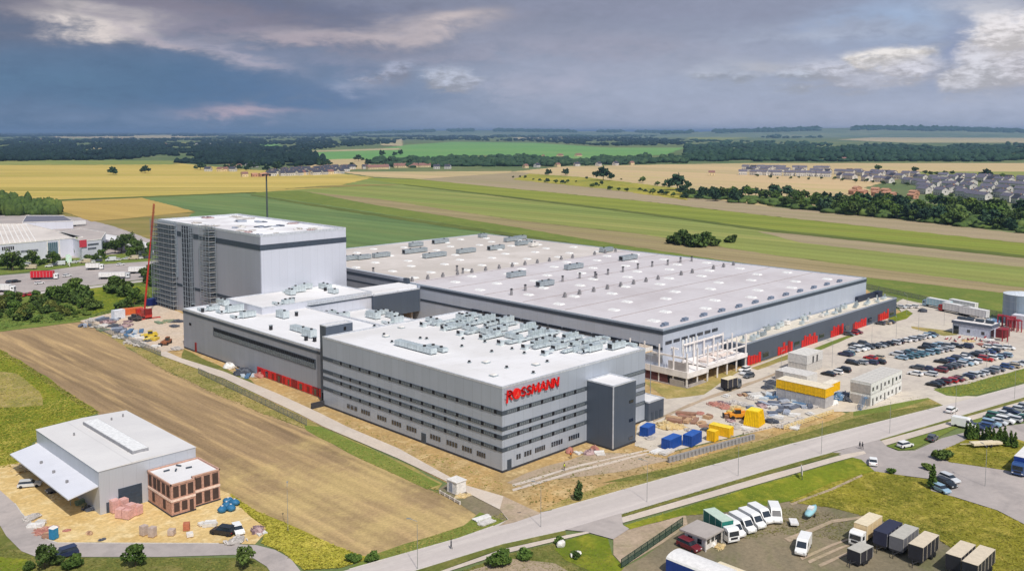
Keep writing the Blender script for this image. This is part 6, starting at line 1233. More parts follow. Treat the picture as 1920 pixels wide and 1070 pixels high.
for r_, (yb, n) in enumerate(((205.5, 3), (198.0, 3), (190.0, 3), (182.0, 3), (174.0, 3), (165.5, 3), (157.0, 3), (149.0, 2))):
    for c_ in range(n):
        k += 1; x = 186.0 - c_ * 6.6 - (0.6 if r_ % 2 else 0); L = rg.uniform(4.2, 5.6)
        ahu(f'office roof air unit, {nth(r_ + 1)} row from far end, {nth(c_ + 1)} from warehouse side', x - .5 + rg.uniform(-1.1, 1.1), yb - 1 + rg.uniform(-1.6, 1.6), ZR, L * rg.uniform(.6, 1.25), rg.uniform(1.5, 2.0), rg.uniform(1.1, 1.9), rg.choice((0, 0, math.pi, math.pi / 2)), gA, rg.random() < .7)
# long ducts between the units
for i, (x0, x1, y) in enumerate(((168, 187, 201.6), (166.5, 187, 194), (167, 187, 186), (166, 187, 178), (167, 187, 169.6), (168, 187, 161), (170, 187, 152.8))):
    t = thing('roof_duct', f'long bright duct crossing the office roof between air units, {nth(i + 1)} from the far end', 'duct', ((x0 + x1) / 2, y, ZR), 0, 'long ducts on the office roof')
    MB().box(0, 0, .4, x1 - x0, .9, .6).build('duct', B_duct, t, world=False); m = MB(); [m.box(-(x1 - x0) / 2 + (j + .5) * (x1 - x0) / 8, 0, 0, .12, 1.1, 1.06) for j in range(8)]; m.build('bracket', B_steel, t, world=False); m = MB(); m.tube((-(x1 - x0) / 2, .9, .4), ((x1 - x0) / 2, .9, .4), .14); m.tube((-(x1 - x0) / 2, 1.25, .4), ((x1 - x0) / 2, 1.25, .4), .1); m.build('pipe', B_steel, t, world=False)
for i, y in enumerate((203, 195, 187, 179, 171, 163, 155)):
    t = thing('roof_duct', f'hooded duct end on the office roof, {nth(i + 1)} from the far end', 'duct', (165.5 + (i % 2), y, ZR), 0, 'duct hoods on the office roof'); MB().box(0, 0, .0, 1.2, 1.6, 1.2).build('hood', B_duct, t, world=False); MB().tube((.6, 0, .8), (3.2, 0, .8), .32, n=10).build('pipe', B_duct, t, world=False); MB().box(-.72, 0, .7, .04, 1.2, .8).build('grille', V_under, t, world=False)
ahu('long pale air unit lying alone near the left edge of the office roof', 146.2, 182.5, ZR, 15, 2.0, 1.6, math.pi / 2, duct=False); ahu('second pale air unit right of the long one on the office roof', 149.6, 178.0, ZR, 7, 1.8, 1.2, math.pi / 2, duct=False)
for i, (px, py) in enumerate(sorted(((720, 628), (735, 642), (788, 635), (866, 650), (909, 642), (922, 660), (983, 663), (1026, 679), (868, 636), (702, 612), (800, 636), (950, 690), (880, 680), (960, 655), (1000, 700), (830, 660)))):
    x, y = G(px, py, ZR); t = thing('roof_drain_vent', f'small dark roof outlet on the white office roof, {nth(i + 1)} from the left', 'roof vent', (x, y, ZR), 0, 'small outlets on the office roof'); MB().box(0, 0, 0, .8, .8, .25).build('curb', B_steel, t, world=False); MB().cyl(0, 0, .25, .6, .3, .36, 10).build('cap', V_under, t, world=False)
for i, (x, y) in enumerate(((150, 160), (157, 150), (150, 200), (143, 150), (160, 206))): t = thing('roof_hatch', f'pale square hatch on the office roof, {nth(i + 1)} counted from the near corner', 'roof hatch', (x, y, ZR), 0, 'pale hatches on the office roof'); MB().box(0, 0, 0, 1.6, 1.6, .35).build('frame', B_steel, t, world=False); MB().prism([(-.7, -.7), (.7, -.7), (.7, .7), (-.7, .7)], .35, .6, [(-.4, -.4), (.4, -.4), (.4, .4), (-.4, .4)]).build('dome', P_white, t, world=False)
for i, (px, py, z, L) in enumerate(sorted(((418, 572, 13.4, 6), (440, 585, 13.4, 6), (465, 595, 13.4, 5), (456, 568, 13.4, 5), (400, 582, 13.4, 4), (562, 622, 13.4, 8), (580, 632, 13.4, 5), (530, 596, 13.4, 5), (600, 590, 9.6, 9), (618, 596, 9.6, 5), (640, 598, 9.6, 6), (715, 590, 9.6, 5), (735, 596, 9.6, 5), (700, 597, 9.6, 6), (745, 606, 9.6, 4), (560, 548, 15.5, 5), (575, 542, 15.5, 4), (610, 542, 15.5, 6), (625, 550, 15.5, 4), (540, 570, 15.5, 4), (545, 553, 15.5, 4)))):
    x, y = G(px, py, z); ahu(f'air unit on the white roofs behind the office, {nth(i + 1)} from left', x, y, z + .06, L, 2.2, 1.7 + (i % 3) * .4, (0, math.pi / 2)[i % 2], 'air units on the white roofs behind the office', i % 2 == 0)
for i, (px, py) in enumerate(((508, 618), (556, 592), (574, 638), (590, 640), (520, 578), (362, 577), (380, 585), (550, 565), (610, 545))):
    x, y = G(px, py, 13.5 if i < 7 else 15.6); t = thing('roof_stack', f'small dark stack on the low white roof, {nth(i + 1)} from the front', 'roof vent', (x, y, 13.46 if i < 7 else 15.56), 0, 'dark stacks on the low white roof'); MB().box(0, 0, 0, .8, .8, 1.4).build('stack', V_under, t, world=False); MB().box(0, 0, 1.4, 1.1, 1.1, .12).build('cap', B_steel, t, world=False)
for i, (px, py, L) in enumerate(sorted(((655, 488, 9), (682, 486, 7), (715, 482, 9), (780, 462, 8), (778, 474, 14), (815, 482, 13), (826, 456, 10), (874, 474, 11), (930, 468, 10), (962, 452, 12), (982, 459, 11), (975, 449, 8), (1000, 462, 5), (968, 519, 9), (1022, 536, 8), (1076, 504, 10), (1178, 487, 11), (1137, 472, 8), (905, 445, 5)))):
    x, y = G(px, py, 15.7); ahu(f'grey plant unit on the warehouse roof, {nth(i + 1)} from the left', x, y, 15.68, L, 2.6, 2.2, 0 if i % 3 else math.pi, 'plant units on the warehouse roof', False, P_white if i == 14 else B_steel)
for i, (px, py) in enumerate(sorted(((985, 545), (959, 553), (1055, 528), (1087, 522), (1116, 520), (1118, 524), (1140, 515), (1168, 510), (1196, 504), (1223, 500), (1252, 497), (1276, 492), (1297, 490), (700, 512), (868, 513), (857, 508)))):
    x, y = G(px, py, 15.7); t = thing('roof_stack', f'slim grey stack on the warehouse roof, {nth(i + 1)} from the left', 'roof vent', (x, y, 15.68), 0, 'slim stacks on the warehouse roof'); MB().cyl(0, 0, 0, 2.2, .5, .4, 8).build('stack', plain('vent_grey', (136, 134, 136), .7), t, world=False); MB().cyl(0, 0, 2.2, 2.5, .7, .2, 8).build('cap', V_under, t, world=False)
rg = random.Random(4)
for i in range(26):
    x = 259 + i * 4.3; t = thing('roof_unit', f'small grey unit on the roof of the anthracite strip building, {nth(i + 1)} from the left', 'roof unit', (x, rg.uniform(153.8, 158.6), 7.26), 0, 'small units on the strip building roof'); L = rg.uniform(1, 3.2); MB().box(0, 0, .1, L, rg.uniform(.8, 1.6), rg.uniform(.6, 1.5)).build('casing', rg.choice((B_duct, B_steel, P_white)), t, world=False); MB().box(L * .3, 0, .1, .5, .5, 1.9).build('riser', B_steel, t, world=False)
W_ = 'on the tower block roof'
for i in range(26):
    x = rg.uniform(172, 205); y = rg.uniform(305, 384); kk = rg.choice(('white', 'white', 'grey', 'pinkish', 'steel')); 
    o = heap('material_heap', 'heap', x, y, rg.uniform(1.2, 2.6), rg.uniform(.3, .8), K[kk], 14, i, 'heap', TZ - .42, 1.3, rg.uniform(0, 3)); PLACES.setdefault((kk, W_), []).append((x - y, o))
# yellow lift basket and boards behind the office's right end
t = thing('loading_platform', 'cream scaffold platform behind the right end of the office roof', 'platform', (197, 152, .1)); m = MB(); [m.box(a, b, 0, .12, .12, 14.5) for a in (-2, 2, 6) for b in (-2, 2)]; m.build('leg', B_scaf, t, world=False); m = MB(); m.box(2, 0, 14.5, 8.6, 4.6, .3); m.box(0, 0, 14.8, 3.2, 3, 1.2); m.build('deck', plain('cream_board', (228, 196, 150), .8), t, world=False); m = MB(); m.box(2, -2.3, 14.8, 8.6, .1, 1.1); m.box(6.3, 0, 14.8, .1, 4.6, 1.1); m.build('guard', P_white, t, world=False)
# ---------------------------------------------------------------- neighbour's halls
B_nw = cladding('neighbour_cladding', (216, 218, 228), 1.2, var=.03); B_nroof = roofing('neighbour_roof', (216, 208, 200), (192, 184, 178), 3.2, .1, .5)
B_nrl = plain('roof_light', (236, 232, 226), .6)
nb = thing("neighbour_hall", 'large white hall with a grey roof behind trees at the left edge', 'hall', (170, 640, 0))
A = lambda px, py, z=0: G(px, py, z)
def polyhall(t, pts, h, wall, roof, z0=0):
    MB().prism(pts, z0, h - .4).build('wall', wall, t); MB().prism(pts, h - .397, h - .3).build('roof', roof, t)
    m = MB()
    for a, b in zip(pts, pts[1:] + pts[:1]):
        L = math.hypot(b[0] - a[0], b[1] - a[1]); m.box((a[0] + b[0]) / 2, (a[1] + b[1]) / 2, h - .3, L, .4, .5, math.atan2(b[1] - a[1], b[0] - a[0]))
    m.build('parapet', P_white, t)
hN = 11.0
p0 = A(-90, 466, hN); p1 = A(72, 452, hN); p2 = A(155, 444, hN); p3 = A(52, 420, hN); p4 = A(-90, 421, hN)
polyhall(nb, [p0, p1, p2, p3, p4], hN, B_nw, B_nroof)
def onwall(t, a, b, f0, f1, z0, z1, mat, name, out=.25):
    dx_, dy_ = b[0] - a[0], b[1] - a[1]; L = math.hypot(dx_, dy_); nx, ny = dy_ / L, -dx_ / L
    if nx * a[0] + ny * a[1] > 0: nx, ny = -nx, -ny
    m = MB(); cx, cy = a[0] + dx_ * (f0 + f1) / 2 + nx * out / 2, a[1] + dy_ * (f0 + f1) / 2 + ny * out / 2; m.box(cx, cy, z0, L * (f1 - f0), out, z1 - z0, math.atan2(dy_, dx_)); return m.build(name, mat, t)
_a, _b, _c, _d = p4, p3, p1, p0
for i in range(16):
    t_ = (i + .5) / 16; A_ = (_a[0] + (_b[0] - _a[0]) * t_, _a[1] + (_b[1] - _a[1]) * t_); B_ = (_d[0] + (_c[0] - _d[0]) * t_, _d[1] + (_c[1] - _d[1]) * t_)
    MB().tube((A_[0] * .96 + B_[0] * .04, A_[1] * .96 + B_[1] * .04, hN - .25), (A_[0] * .04 + B_[0] * .96, A_[1] * .04 + B_[1] * .96, hN - .25), .5, n=4).build('roof_light', B_nrl, nb)
for i in range(14): onwall(nb, p0, p1, .78 + i * .0155, .789 + i * .0155, 5.2, 6.4, B_band, 'window')
for i in range(6): onwall(nb, p0, p1, .56 + i * .025, .575 + i * .025, 7.5, 9.4, V_under, 'window')  # some dark window strips on these halls stand in for unreadable lettering
for i in range(8): onwall(nb, p0, p1, .78 + i * .026, .80 + i * .026, 1.0, 2.2, B_glassd, 'window')
for i in range(5): onwall(nb, p1, p2, .2 + i * .045, .235 + i * .045, .5, 9.5, glassmat('front_glass', (70, 100, 110)), 'glass_front')
onwall(nb, p1, p2, .18, .2, 0, 10.5, P_white, 'frame'); onwall(nb, p1, p2, .44, .47, 0, 10.5, P_white, 'frame')
n2 = thing("neighbour_hall", 'second white hall with a red corner stripe next to the glazed entrance', 'hall', (220, 600, 0))
q0 = A(153, 452, hN); q1 = A(190, 448, hN); q2 = A(243, 457, 8); q3 = A(190, 436, hN); q4 = A(140, 436, hN)
polyhall(n2, [q0, q1, A(198, 436, hN), A(150, 428, hN), A(110, 436, hN)], hN, B_nw, roofing('neighbour_roof2', (186, 176, 170), (170, 162, 158), 3, .1, .4))
onwall(n2, q0, q1, -.12, .22, 7.4, 11.6, plain('stripe_red', (196, 62, 76), .6), 'red_sign_panel', .6)
for i in range(9): onwall(n2, q0, q1, .3 + i * .062, .345 + i * .062, 8.0, 8.9, B_dark, 'window'); onwall(n2, q0, q1, .3 + i * .062, .34 + i * .062, 5.6, 6.6, B_dark, 'window') if i < 7 else None; onwall(n2, q0, q1, .05 + i * .09, .12 + i * .09, 1.4, 2.2, B_dark, 'window')
n3 = thing("neighbour_hall", 'low dark roofed loading hall at the back of the neighbouring plot', 'hall', (280, 800, 0)); polyhall(n3, [A(42, 417, 6), A(137, 414, 6), A(118, 404, 6), A(50, 404, 6)], 6, B_nw, plain('dark_roof', (112, 112, 124), .8))
n4 = thing('long_canopy', 'long white rounded canopy roof beside the field left of the tower', 'canopy', (240, 560, 0)); a, b = A(183, 440, 6), A(278, 462, 6); L = math.hypot(b[0] - a[0], b[1] - a[1]); rz = math.atan2(b[1] - a[1], b[0] - a[0])
c_, s_ = math.cos(rz), math.sin(rz); prof = [(math.cos(t_) * (L / 2 if abs(math.cos(t_)) < .98 else L / 2), math.sin(t_) * 6.5) for t_ in np.linspace(0, 6.283, 25)[:-1]]; prof = [((1 if p_[0] > 0 else -1) * min(abs(p_[0]) * 1.25, L / 2 - 3 + 3 * math.sqrt(max(0, 1 - (p_[1] / 6.6) ** 2))), p_[1]) for p_ in prof]
cx, cy = (a[0] + b[0]) / 2, (a[1] + b[1]) / 2; W2 = [(cx + u * c_ - v * s_, cy + u * s_ + v * c_) for u, v in prof]; MB().prism(W2, 5.4, 6.3).build('roof', B_roofw, n4); m = MB(); [m.cyl(cx + u * c_, cy + u * s_, 0, 5.4, .3, n=8) for u in np.linspace(-L / 2 + 5, L / 2 - 5, 9)]; m.build('column', B_concd, n4); m = MB(); m.box(cx, cy + 3, 0, L * .9, .5, 4, rz); m.build('back_wall', B_nw, n4)
n5 = thing('low_wall_building', 'pale low building right of the long white canopy', 'building', (*A(262, 478), 0)); MB().box(*A(262, 474), 0, 24, 8, 5, rz).build('wall', B_nw, n5); MB().box(*A(262, 474), 5.003, 24.4, 8.4, .3, rz).build('roof', B_roofw, n5)
for i, px in enumerate((128, 130.5)): t = thing('flag_pole', f'white and green totem sign before the neighbour entrance, {"lower" if i else "upper"} one', 'sign', (*G(px, 497 + i * 3), .2)); MB().box(0, 0, 0, .4, .4, 5).build('post', P_white, t, world=False); MB().box(0, 0, 2.2, 2.4, .3, 3.6).build('panel', plain('totem', (206, 232, 212), .6), t, world=False)
# ---------------------------------------------------------------- villages
H_wall = plain('house_wall', (204, 200, 194), .8, scale=.2); H_wally = plain('house_wall_cream', (222, 200, 158), .8, scale=.2); H_br = plain('house_raw_brick', (190, 142, 116), .9, scale=.3); H_roof = plain('roof_tile_grey', (104, 102, 116), .8, scale=.3); H_roofr = plain('roof_tile_red', (134, 98, 90), .8, scale=.3); H_roofd = plain('roof_tile_dark', (66, 68, 80), .8, scale=.3)
def house_proto(kind):
    wall, roof, (L, W_, h, rh) = {'row': (H_wall, H_roof, (14, 10, 6.2, 3.0)), 'single': (H_wall, H_roofd, (12, 9, 5.0, 4.0)), 'cream': (H_wally, H_roofr, (10, 8, 5.0, 3.2)), 'raw': (H_br, H_br, (9, 8, 4.5, 1.6)), 'barn': (H_wally, H_roofr, (24, 10, 4, 5))}[kind]
    t = thing('house', kind, 'house'); MB().box(0, 0, 0, L, W_, h).build('wall', wall, t, world=False)
    gb = MB(); [gb._add([(s_ * L / 2, -W_ / 2, h), (s_ * L / 2, W_ / 2, h), (s_ * L / 2, 0, h + rh), (s_ * (L / 2 - .2), -W_ / 2, h), (s_ * (L / 2 - .2), W_ / 2, h), (s_ * (L / 2 - .2), 0, h + rh)], [(0, 1, 2), (5, 4, 3), (0, 2, 5, 3), (1, 4, 5, 2), (0, 3, 4, 1)]) for s_ in (-1, 1)]; gb.build('gable', wall, t, world=False)
    o = .5; f = MB(); f._add([(-L / 2 - o, -W_ / 2 - o, h - .1), (L / 2 + o, -W_ / 2 - o, h - .1), (L / 2 + o, 0, h + rh + .15), (-L / 2 - o, 0, h + rh + .15), (-L / 2 - o, W_ / 2 + o, h - .1), (L / 2 + o, W_ / 2 + o, h - .1), (-L / 2 - o, 0, h + rh - .2), (L / 2 + o, 0, h + rh - .2)], [(0, 1, 2, 3), (3, 2, 5, 4), (0, 3, 6), (6, 3, 4), (1, 7, 2), (7, 5, 2), (0, 6, 7, 1), (6, 4, 5, 7)]); r = f.build('roof', roof, t, world=False)
    MB().box(L * .2, 1, h + rh * .5, .9, .9, rh * .8).build('chimney', H_br, r, world=False)
    n = int(L / 3.5)
    for i in range(n):
        MB().box(-L / 2 + (i + .5) * L / n, -W_ / 2 - .03, 1.0, 1.3, .1, 1.5).build('window', V_glass, t, world=False)
    for s_ in (-1, 1): MB().box(s_ * (L / 2 + .03), 0, 1.2 if h < 5 else 3, .1, 1.4, 1.5).build('window', V_glass, t, world=False)
    return t
HP = {k: house_proto(k) for k in ('row', 'single', 'cream', 'raw', 'barn')}
HL = dict(row='white terraced house with grey roof', single='white house with dark steep roof', cream='cream house with reddish roof', raw='unplastered brick shell', barn='long farm building with red roof')
def hrow(kinds, a, b, n, where, rot=None, jit=.35, z=.3):
    rg = random.Random(int(a[0] * 3 + a[1] * 7)); p, q = Vector(G(*a)), Vector(G(*b)); ang = math.atan2((q - p).y, (q - p).x)
    for i in range(n):
        kk = rg.choice(kinds); w = p + (q - p) * ((i + .5) / n) + Vector((rg.uniform(-5, 5), rg.uniform(-7, 7))) * jit * 4
        place(HP[kk], (w.x, w.y, z), (ang + rg.uniform(-jit, jit) if rot is None else rot + rg.uniform(-jit, jit)), f'{HL[kk]}, {nth(i + 1)} from left in {where}', 'houses in ' + where)
sw_, ss_ = ('single',) * 7 + ('cream',), ('row',) * 5 + ('single',)
hrow(sw_, (505, 331), (640, 326), 16, 'the village front row'); hrow(sw_, (505, 327), (650, 322), 16, 'the village second row'); hrow(sw_, (520, 323), (660, 318), 14, 'the village third row'); hrow(('single', 'single', 'cream'), (600, 318), (700, 317), 7, 'the village back row')
hrow(('raw', 'cream'), (460, 332), (500, 331), 4, 'the village left end'); hrow(('cream', 'single'), (376, 322), (450, 322), 4, 'the scattered left hamlet'); hrow(('single', 'cream'), (424, 316), (480, 314), 4, 'the hamlet under the trees')
hrow(('cream', 'single', 'barn'), (690, 318), (735, 317), 3, 'the small farm row'); hrow(('barn', 'barn', 'cream'), (742, 315), (800, 314), 4, 'the long farm'); hrow(('single', 'cream'), (810, 317), (860, 317), 2, 'the pair beside the farm'); hrow(('cream', 'single'), (960, 316), (1200, 309), 7, 'the row under the trees')
hrow(('barn', 'cream'), (1322, 329), (1350, 329), 1, 'the single farm', z=.4); hrow(('cream', 'barn'), (1000, 296), (1100, 293), 3, 'the hamlet under green hill')
hrow(ss_, (1392, 328), (1560, 332), 14, 'the estate front left row'); hrow(ss_, (1400, 322), (1600, 328), 14, 'the estate second left row'); hrow(ss_, (1395, 318), (1560, 321), 12, 'the estate rear left row')
hrow(ss_, (1560, 334), (1735, 348), 12, 'the estate front centre row'); hrow(ss_, (1600, 330), (1760, 340), 10, 'the estate second centre row')
hrow(ss_, (1730, 356), (1925, 375), 12, 'the estate nearest right row', z=.5); hrow(ss_, (1735, 349), (1925, 364), 12, 'the estate second right row'); hrow(ss_, (1745, 343), (1925, 354), 11, 'the estate third right row'); hrow(ss_, (1780, 338), (1925, 346), 9, 'the estate rear right row')
hrow(ss_, (1765, 334), (1925, 341), 9, 'the estate last right row'); hrow(ss_, (1740, 363), (1925, 384), 11, 'the estate hedge side right row', z=.5); hrow(ss_, (1590, 326), (1720, 332), 8, 'the estate rear centre row')
hrow(('raw',), (1585, 364), (1725, 374), 6, 'the front brick shell row', z=.5); hrow(('raw',), (1600, 359), (1720, 367), 4, 'the rear brick shell row', z=.5)
hrow(('single', 'row'), (700, 262), (760, 262), 4, 'the far horizon village', z=.9); hrow(('single', 'cream'), (60, 262), (330, 261), 9, 'the hamlet in left woods', z=1); hrow(('single', 'cream'), (300, 272), (480, 270), 7, 'the hidden left hamlet', z=1); hrow(('single',), (940, 262), (1100, 261), 7, 'the middle ridge hamlet', z=1); hrow(('single', 'cream'), (1420, 290), (1560, 289), 5, 'the hamlet in right woods', z=1)
hrow(('single', 'row'), (470, 258), (640, 257), 6, 'the far left woods', z=1); hrow(('cream',), (1570, 301), (1590, 301), 1, 'the right woods clearing')
# ---------------------------------------------------------------- trees
L_dark = leafmat('leaf_dark', (50, 70, 34), (78, 100, 46), (112, 128, 62)); L_mid = leafmat('leaf_mid', (60, 86, 38), (88, 114, 48), (124, 140, 66)); L_oliv = leafmat('leaf_olive', (76, 88, 40), (104, 110, 52), (130, 130, 66)); L_far = leafmat('leaf_far', (34, 58, 44), (54, 80, 54), (80, 102, 66)); L_wood = leafmat('leaf_wood', (12, 34, 34), (26, 50, 44), (44, 68, 52)); L_woodr = leafmat('leaf_woodr', (26, 52, 44), (44, 72, 52), (66, 92, 62)); L_pine = leafmat('leaf_pine', (50, 70, 40), (68, 88, 48), (90, 108, 58)); L_weed = leafmat('leaf_weed', (130, 128, 42), (154, 148, 52), (196, 178, 92)); L_verg = leafmat('leaf_verge', (124, 120, 60), (110, 116, 50), (156, 140, 80))  # far left woods: cloud shade is put into the darkest leaf colours
T_bark = plain('bark', (92, 78, 62), .95)
def tree_proto(seed, hgt, wid, mat, n=900, leaf=.38, trunk=True, name='tree', cat='tree', tall=False):
    global RNG
    RNG = np.random.default_rng(seed); rg = random.Random(seed); t = thing(name, name, cat)
    if trunk:
        m = MB(); m.tube((0, 0, -.2), (0, 0, hgt * .5), hgt * .025, hgt * .015, 7)
        for k in range(5): a = rg.uniform(0, 6.28); z = hgt * rg.uniform(.25, .5); m.tube((0, 0, z), (math.cos(a) * wid * .28, math.sin(a) * wid * .28, z + hgt * .25), hgt * .011, hgt * .004, 5)
        m.build('trunk', T_bark, t, world=False)
    lobes = []; k = 9 if not tall else 8
    for i in range(k):
        a = i * 2.4 + rg.uniform(-.3, .3); f = i / k
        if tall: z = hgt * (.18 + .7 * f); r = wid * .5 * (1 - f * .75) * rg.uniform(.8, 1.1); lobes.append((rg.uniform(-.1, .1) * wid, rg.uniform(-.1, .1) * wid, z, r, hgt * .14))
        else: z = hgt * (.30 + .48 * rg.random()) if trunk else hgt * (.2 + .45 * rg.random()); d = wid * .34 * (1 if z < hgt * .6 else .7) * rg.uniform(.5, 1.25); lobes.append((math.cos(a) * d, math.sin(a) * d, z * rg.uniform(.9, 1.12), wid * rg.uniform(.12, .25), hgt * rg.uniform(.09, .2)))
    if not tall: lobes.append((0, 0, hgt * (.55 if trunk else .4), wid * .3, hgt * .3))
    P_ = crown_pts(n, lobes); P_[:, 2] = np.maximum(P_[:, 2], .12); V, Fc = cards(P_, leaf)
    npmesh('crown' if trunk else 'foliage', V, Fc, mat, t); return t
TP = {'a': tree_proto(1, 9, 7.5, L_dark), 'b': tree_proto(2, 8, 7, L_mid), 'c': tree_proto(3, 11, 8.5, L_dark), 'd': tree_proto(4, 7, 6.5, L_oliv), 'pine': tree_proto(5, 5.5, 2.6, L_pine, 700, .22, True, 'conifer', 'conifer', True), 'pop': tree_proto(6, 8, 2.6, L_mid, 700, .3, True, 'tree', 'tree', True),
      'bush': tree_proto(7, 3.2, 4.6, L_mid, 700, .3, False, 'bush', 'bush'), 'bush2': tree_proto(8, 2.6, 4.0, L_dark, 600, .3, False, 'bush', 'bush'), 'bigb': tree_proto(9, 6, 9, L_dark, 900, .5, False, 'bush', 'bush')}
TP['fa'] = tree_proto(21, 12, 13, L_far, 420, .95); TP['fb'] = tree_proto(22, 10, 11, L_dark, 380, .85); TP['fc'] = tree_proto(23, 13, 12, L_mid, 420, .95)
def tree(kind, px, py, s, label, group=None, z=.1, rz=None, xy=None): x, y = xy or G(px, py); return place(TP[kind], (x, y, z), random.uniform(0, 6.28) if rz is None else rz, label, group, None, s)
tree('pine', 1085, 938, .82, 'lone dark conifer on the sandy bank by the main road'); tree('b', 254, 1062, .55, 'dark round tree at the bottom edge right of the road bend'); tree('a', 457, 1066, .5, 'small round tree below the service road in the bottom left'); tree('a', 84, 1066, .55, 'bushy tree beside the dark blue pick-up at the bottom left'); tree('bush', 140, 1062, .8, 'low bush right of the tree by the pick-up'); tree('bush2', 106, 1058, .7, 'dark bush between the pick-up and its tree')
tree('bush', 56, 1066, .5, 'pale small bush at the far left of the bottom edge')
tree('bush', 940, 1058, 1.0, 'bush in the grass strip below the footpath at the bottom'); tree('bush', 985, 1046, .7, 'smaller bush right of the bottom bush below the footpath'); tree('bush', 1050, 1018, .5, 'low bush beside the pale boulder'); tree('bush2', 1080, 1046, .5, 'dark bush at the lower end of the lawn')
tree('pop', 1748, 916, .72, 'slender young tree beside the three parked cars'); tree('bush2', 1765, 862, 1.1, 'round dark bush at the tip of the grass triangle'); tree('bush', 1738, 880, .6, 'small bush beside the side road'); tree('bush', 1672, 888, .5, 'small bush on the edge of the tall weeds'); tree('bush', 700, 1050, .6, 'green bush at the corner between field and road'); tree('bush', 660, 1052, .6, 'second green bush left of the field corner bush')
rg = random.Random(50)
for i in range(14): px = 1812 + i * 7 + rg.uniform(-2, 2); tree('pop', px, 822 + i * 1.2 + rg.uniform(-3, 6), rg.uniform(.35, .6), f'upright young poplar on the grass triangle, {nth(i + 1)} from the left', 'young poplars on the grass triangle')
for i, (px, py, kk, s) in enumerate(((1275, 458, 'bigb', 1.9), (1296, 461, 'bigb', 1.7), (1313, 463, 'bigb', 2.0), (1332, 461, 'bigb', 1.5), (1264, 456, 'bigb', 1.2), (1371, 455, 'bigb', 1.1))): tree(kk, px, py, s, 'small round bush alone to the right of the clump in the green field' if i == 5 else f'round dark bush of the clump in the green field, at place {nth(i + 1)}', None if i == 5 else 'bushes of the clump in the green field')
tree('fa', 212, 328, 1.3, 'lone tree in the golden field, the left one of two'); tree('fa', 272, 325, 1.3, 'lone tree in the golden field, the right one of two')
tree('fa', 1131, 339, 2.0, 'big rounded tree among the yellow weeds beside the pink strip'); tree('fa', 1270, 357, 2.0, 'big rounded tree at the left end of the hedge of trees'); tree('fa', 1061, 329, 1.1, 'dark tree at the edge of the pale field, right of its neighbour'); tree('fa', 1028, 329, 1.0, 'dark tree at the edge of the pale field, left of its neighbour'); tree('fb', 1204, 343, 1.0, 'small tree between the two big rounded trees')
tree('fa', 1850, 336, 1.5, 'round tree behind the new estate on the right'); tree('fb', 1878, 336, 1.0, 'small tree right of the round tree behind the estate'); tree('fb', 1646, 321, 1.3, 'dark tree behind the middle of the new estate'); tree('fb', 1715, 324, 1.2, 'dark tree behind the right part of the new estate')
for i, (px, py) in enumerate(((1735, 327), (1745, 329), (1757, 330), (1772, 328), (1785, 328))): tree('fb', px, py, .8, f'small tree in the line behind the new estate, {nth(i + 1)} from the left', 'small trees in a line behind the estate')
for i, (px, py, s) in enumerate(((962, 334, .5), (975, 333, .4), (985, 334, .5), (1000, 338, .4), (1012, 340, .5), (1026, 343, .8), (1042, 344, .8), (1055, 345, .7), (1064, 343, .7), (1080, 342, .4), (1100, 336, .5), (1110, 352, .8), (1118, 350, .7), (1128, 346, .6), (1143, 357, .8), (1160, 358, .6), (1175, 360, .7), (1165, 338, .4), (1200, 358, .5), (1210, 361, .5), (1223, 365, 1.0), (1240, 366, .8), (1250, 366, .7), (1232, 349, .9), (1245, 351, .8), (1262, 369, .7), (1285, 372, .8), (1310, 374, .8), (1256, 352, .8), (1298, 366, 1.0))): tree(rg.choice(('fb', 'fa')), px, py, s * .8, f'shrubby tree in the yellow weeds beside the pink strip, {nth(i + 1)} from the left', 'shrubby trees in the yellow weeds')
# the long hedge of trees before the estate
k = 0; hedge = []
def edge(px, pts):
    for (a, b), (c, d) in zip(pts, pts[1:]):
        if a <= px <= c: return b + (d - b) * (px - a) / (c - a)
    return pts[-1][1]
lo_e = [(1280, 372), (1440, 386), (1560, 402), (1680, 412), (1800, 427), (1990, 446)]; hi_e = [(1280, 364), (1440, 366), (1560, 378), (1680, 384), (1800, 388), (1990, 398)]
px = 1284
while px < 1945:
    for r_ in range(4):
        if rg.random() < (.25 if px > 1560 else .4): continue
        y = edge(px, hi_e) + (edge(px, lo_e) - edge(px, hi_e)) * (r_ + rg.random() * .6) / 3.7; hedge.append((px + rg.uniform(-6, 6), y, rg.choice(('fa', 'fb', 'fc', 'fb')), rg.uniform(.8, 1.45)))
    px += 19
hedge.sort()
forest('undergrowth', [(1280, 372), (1440, 386), (1560, 401), (1680, 411), (1800, 426), (1990, 445), (1990, 402), (1800, 391), (1680, 387), (1560, 381), (1440, 371), (1280, 366)], 7, 4.5, 5.5, 6, L_dark, 'low green undergrowth filling the long hedge before the estate', 2, 40)
for i, (px, py, kk, s) in enumerate(hedge): tree(kk, px, py, s, f'tree in the long hedge before the new estate, {nth(i + 1)} from the left', 'trees of the long hedge before the new estate')
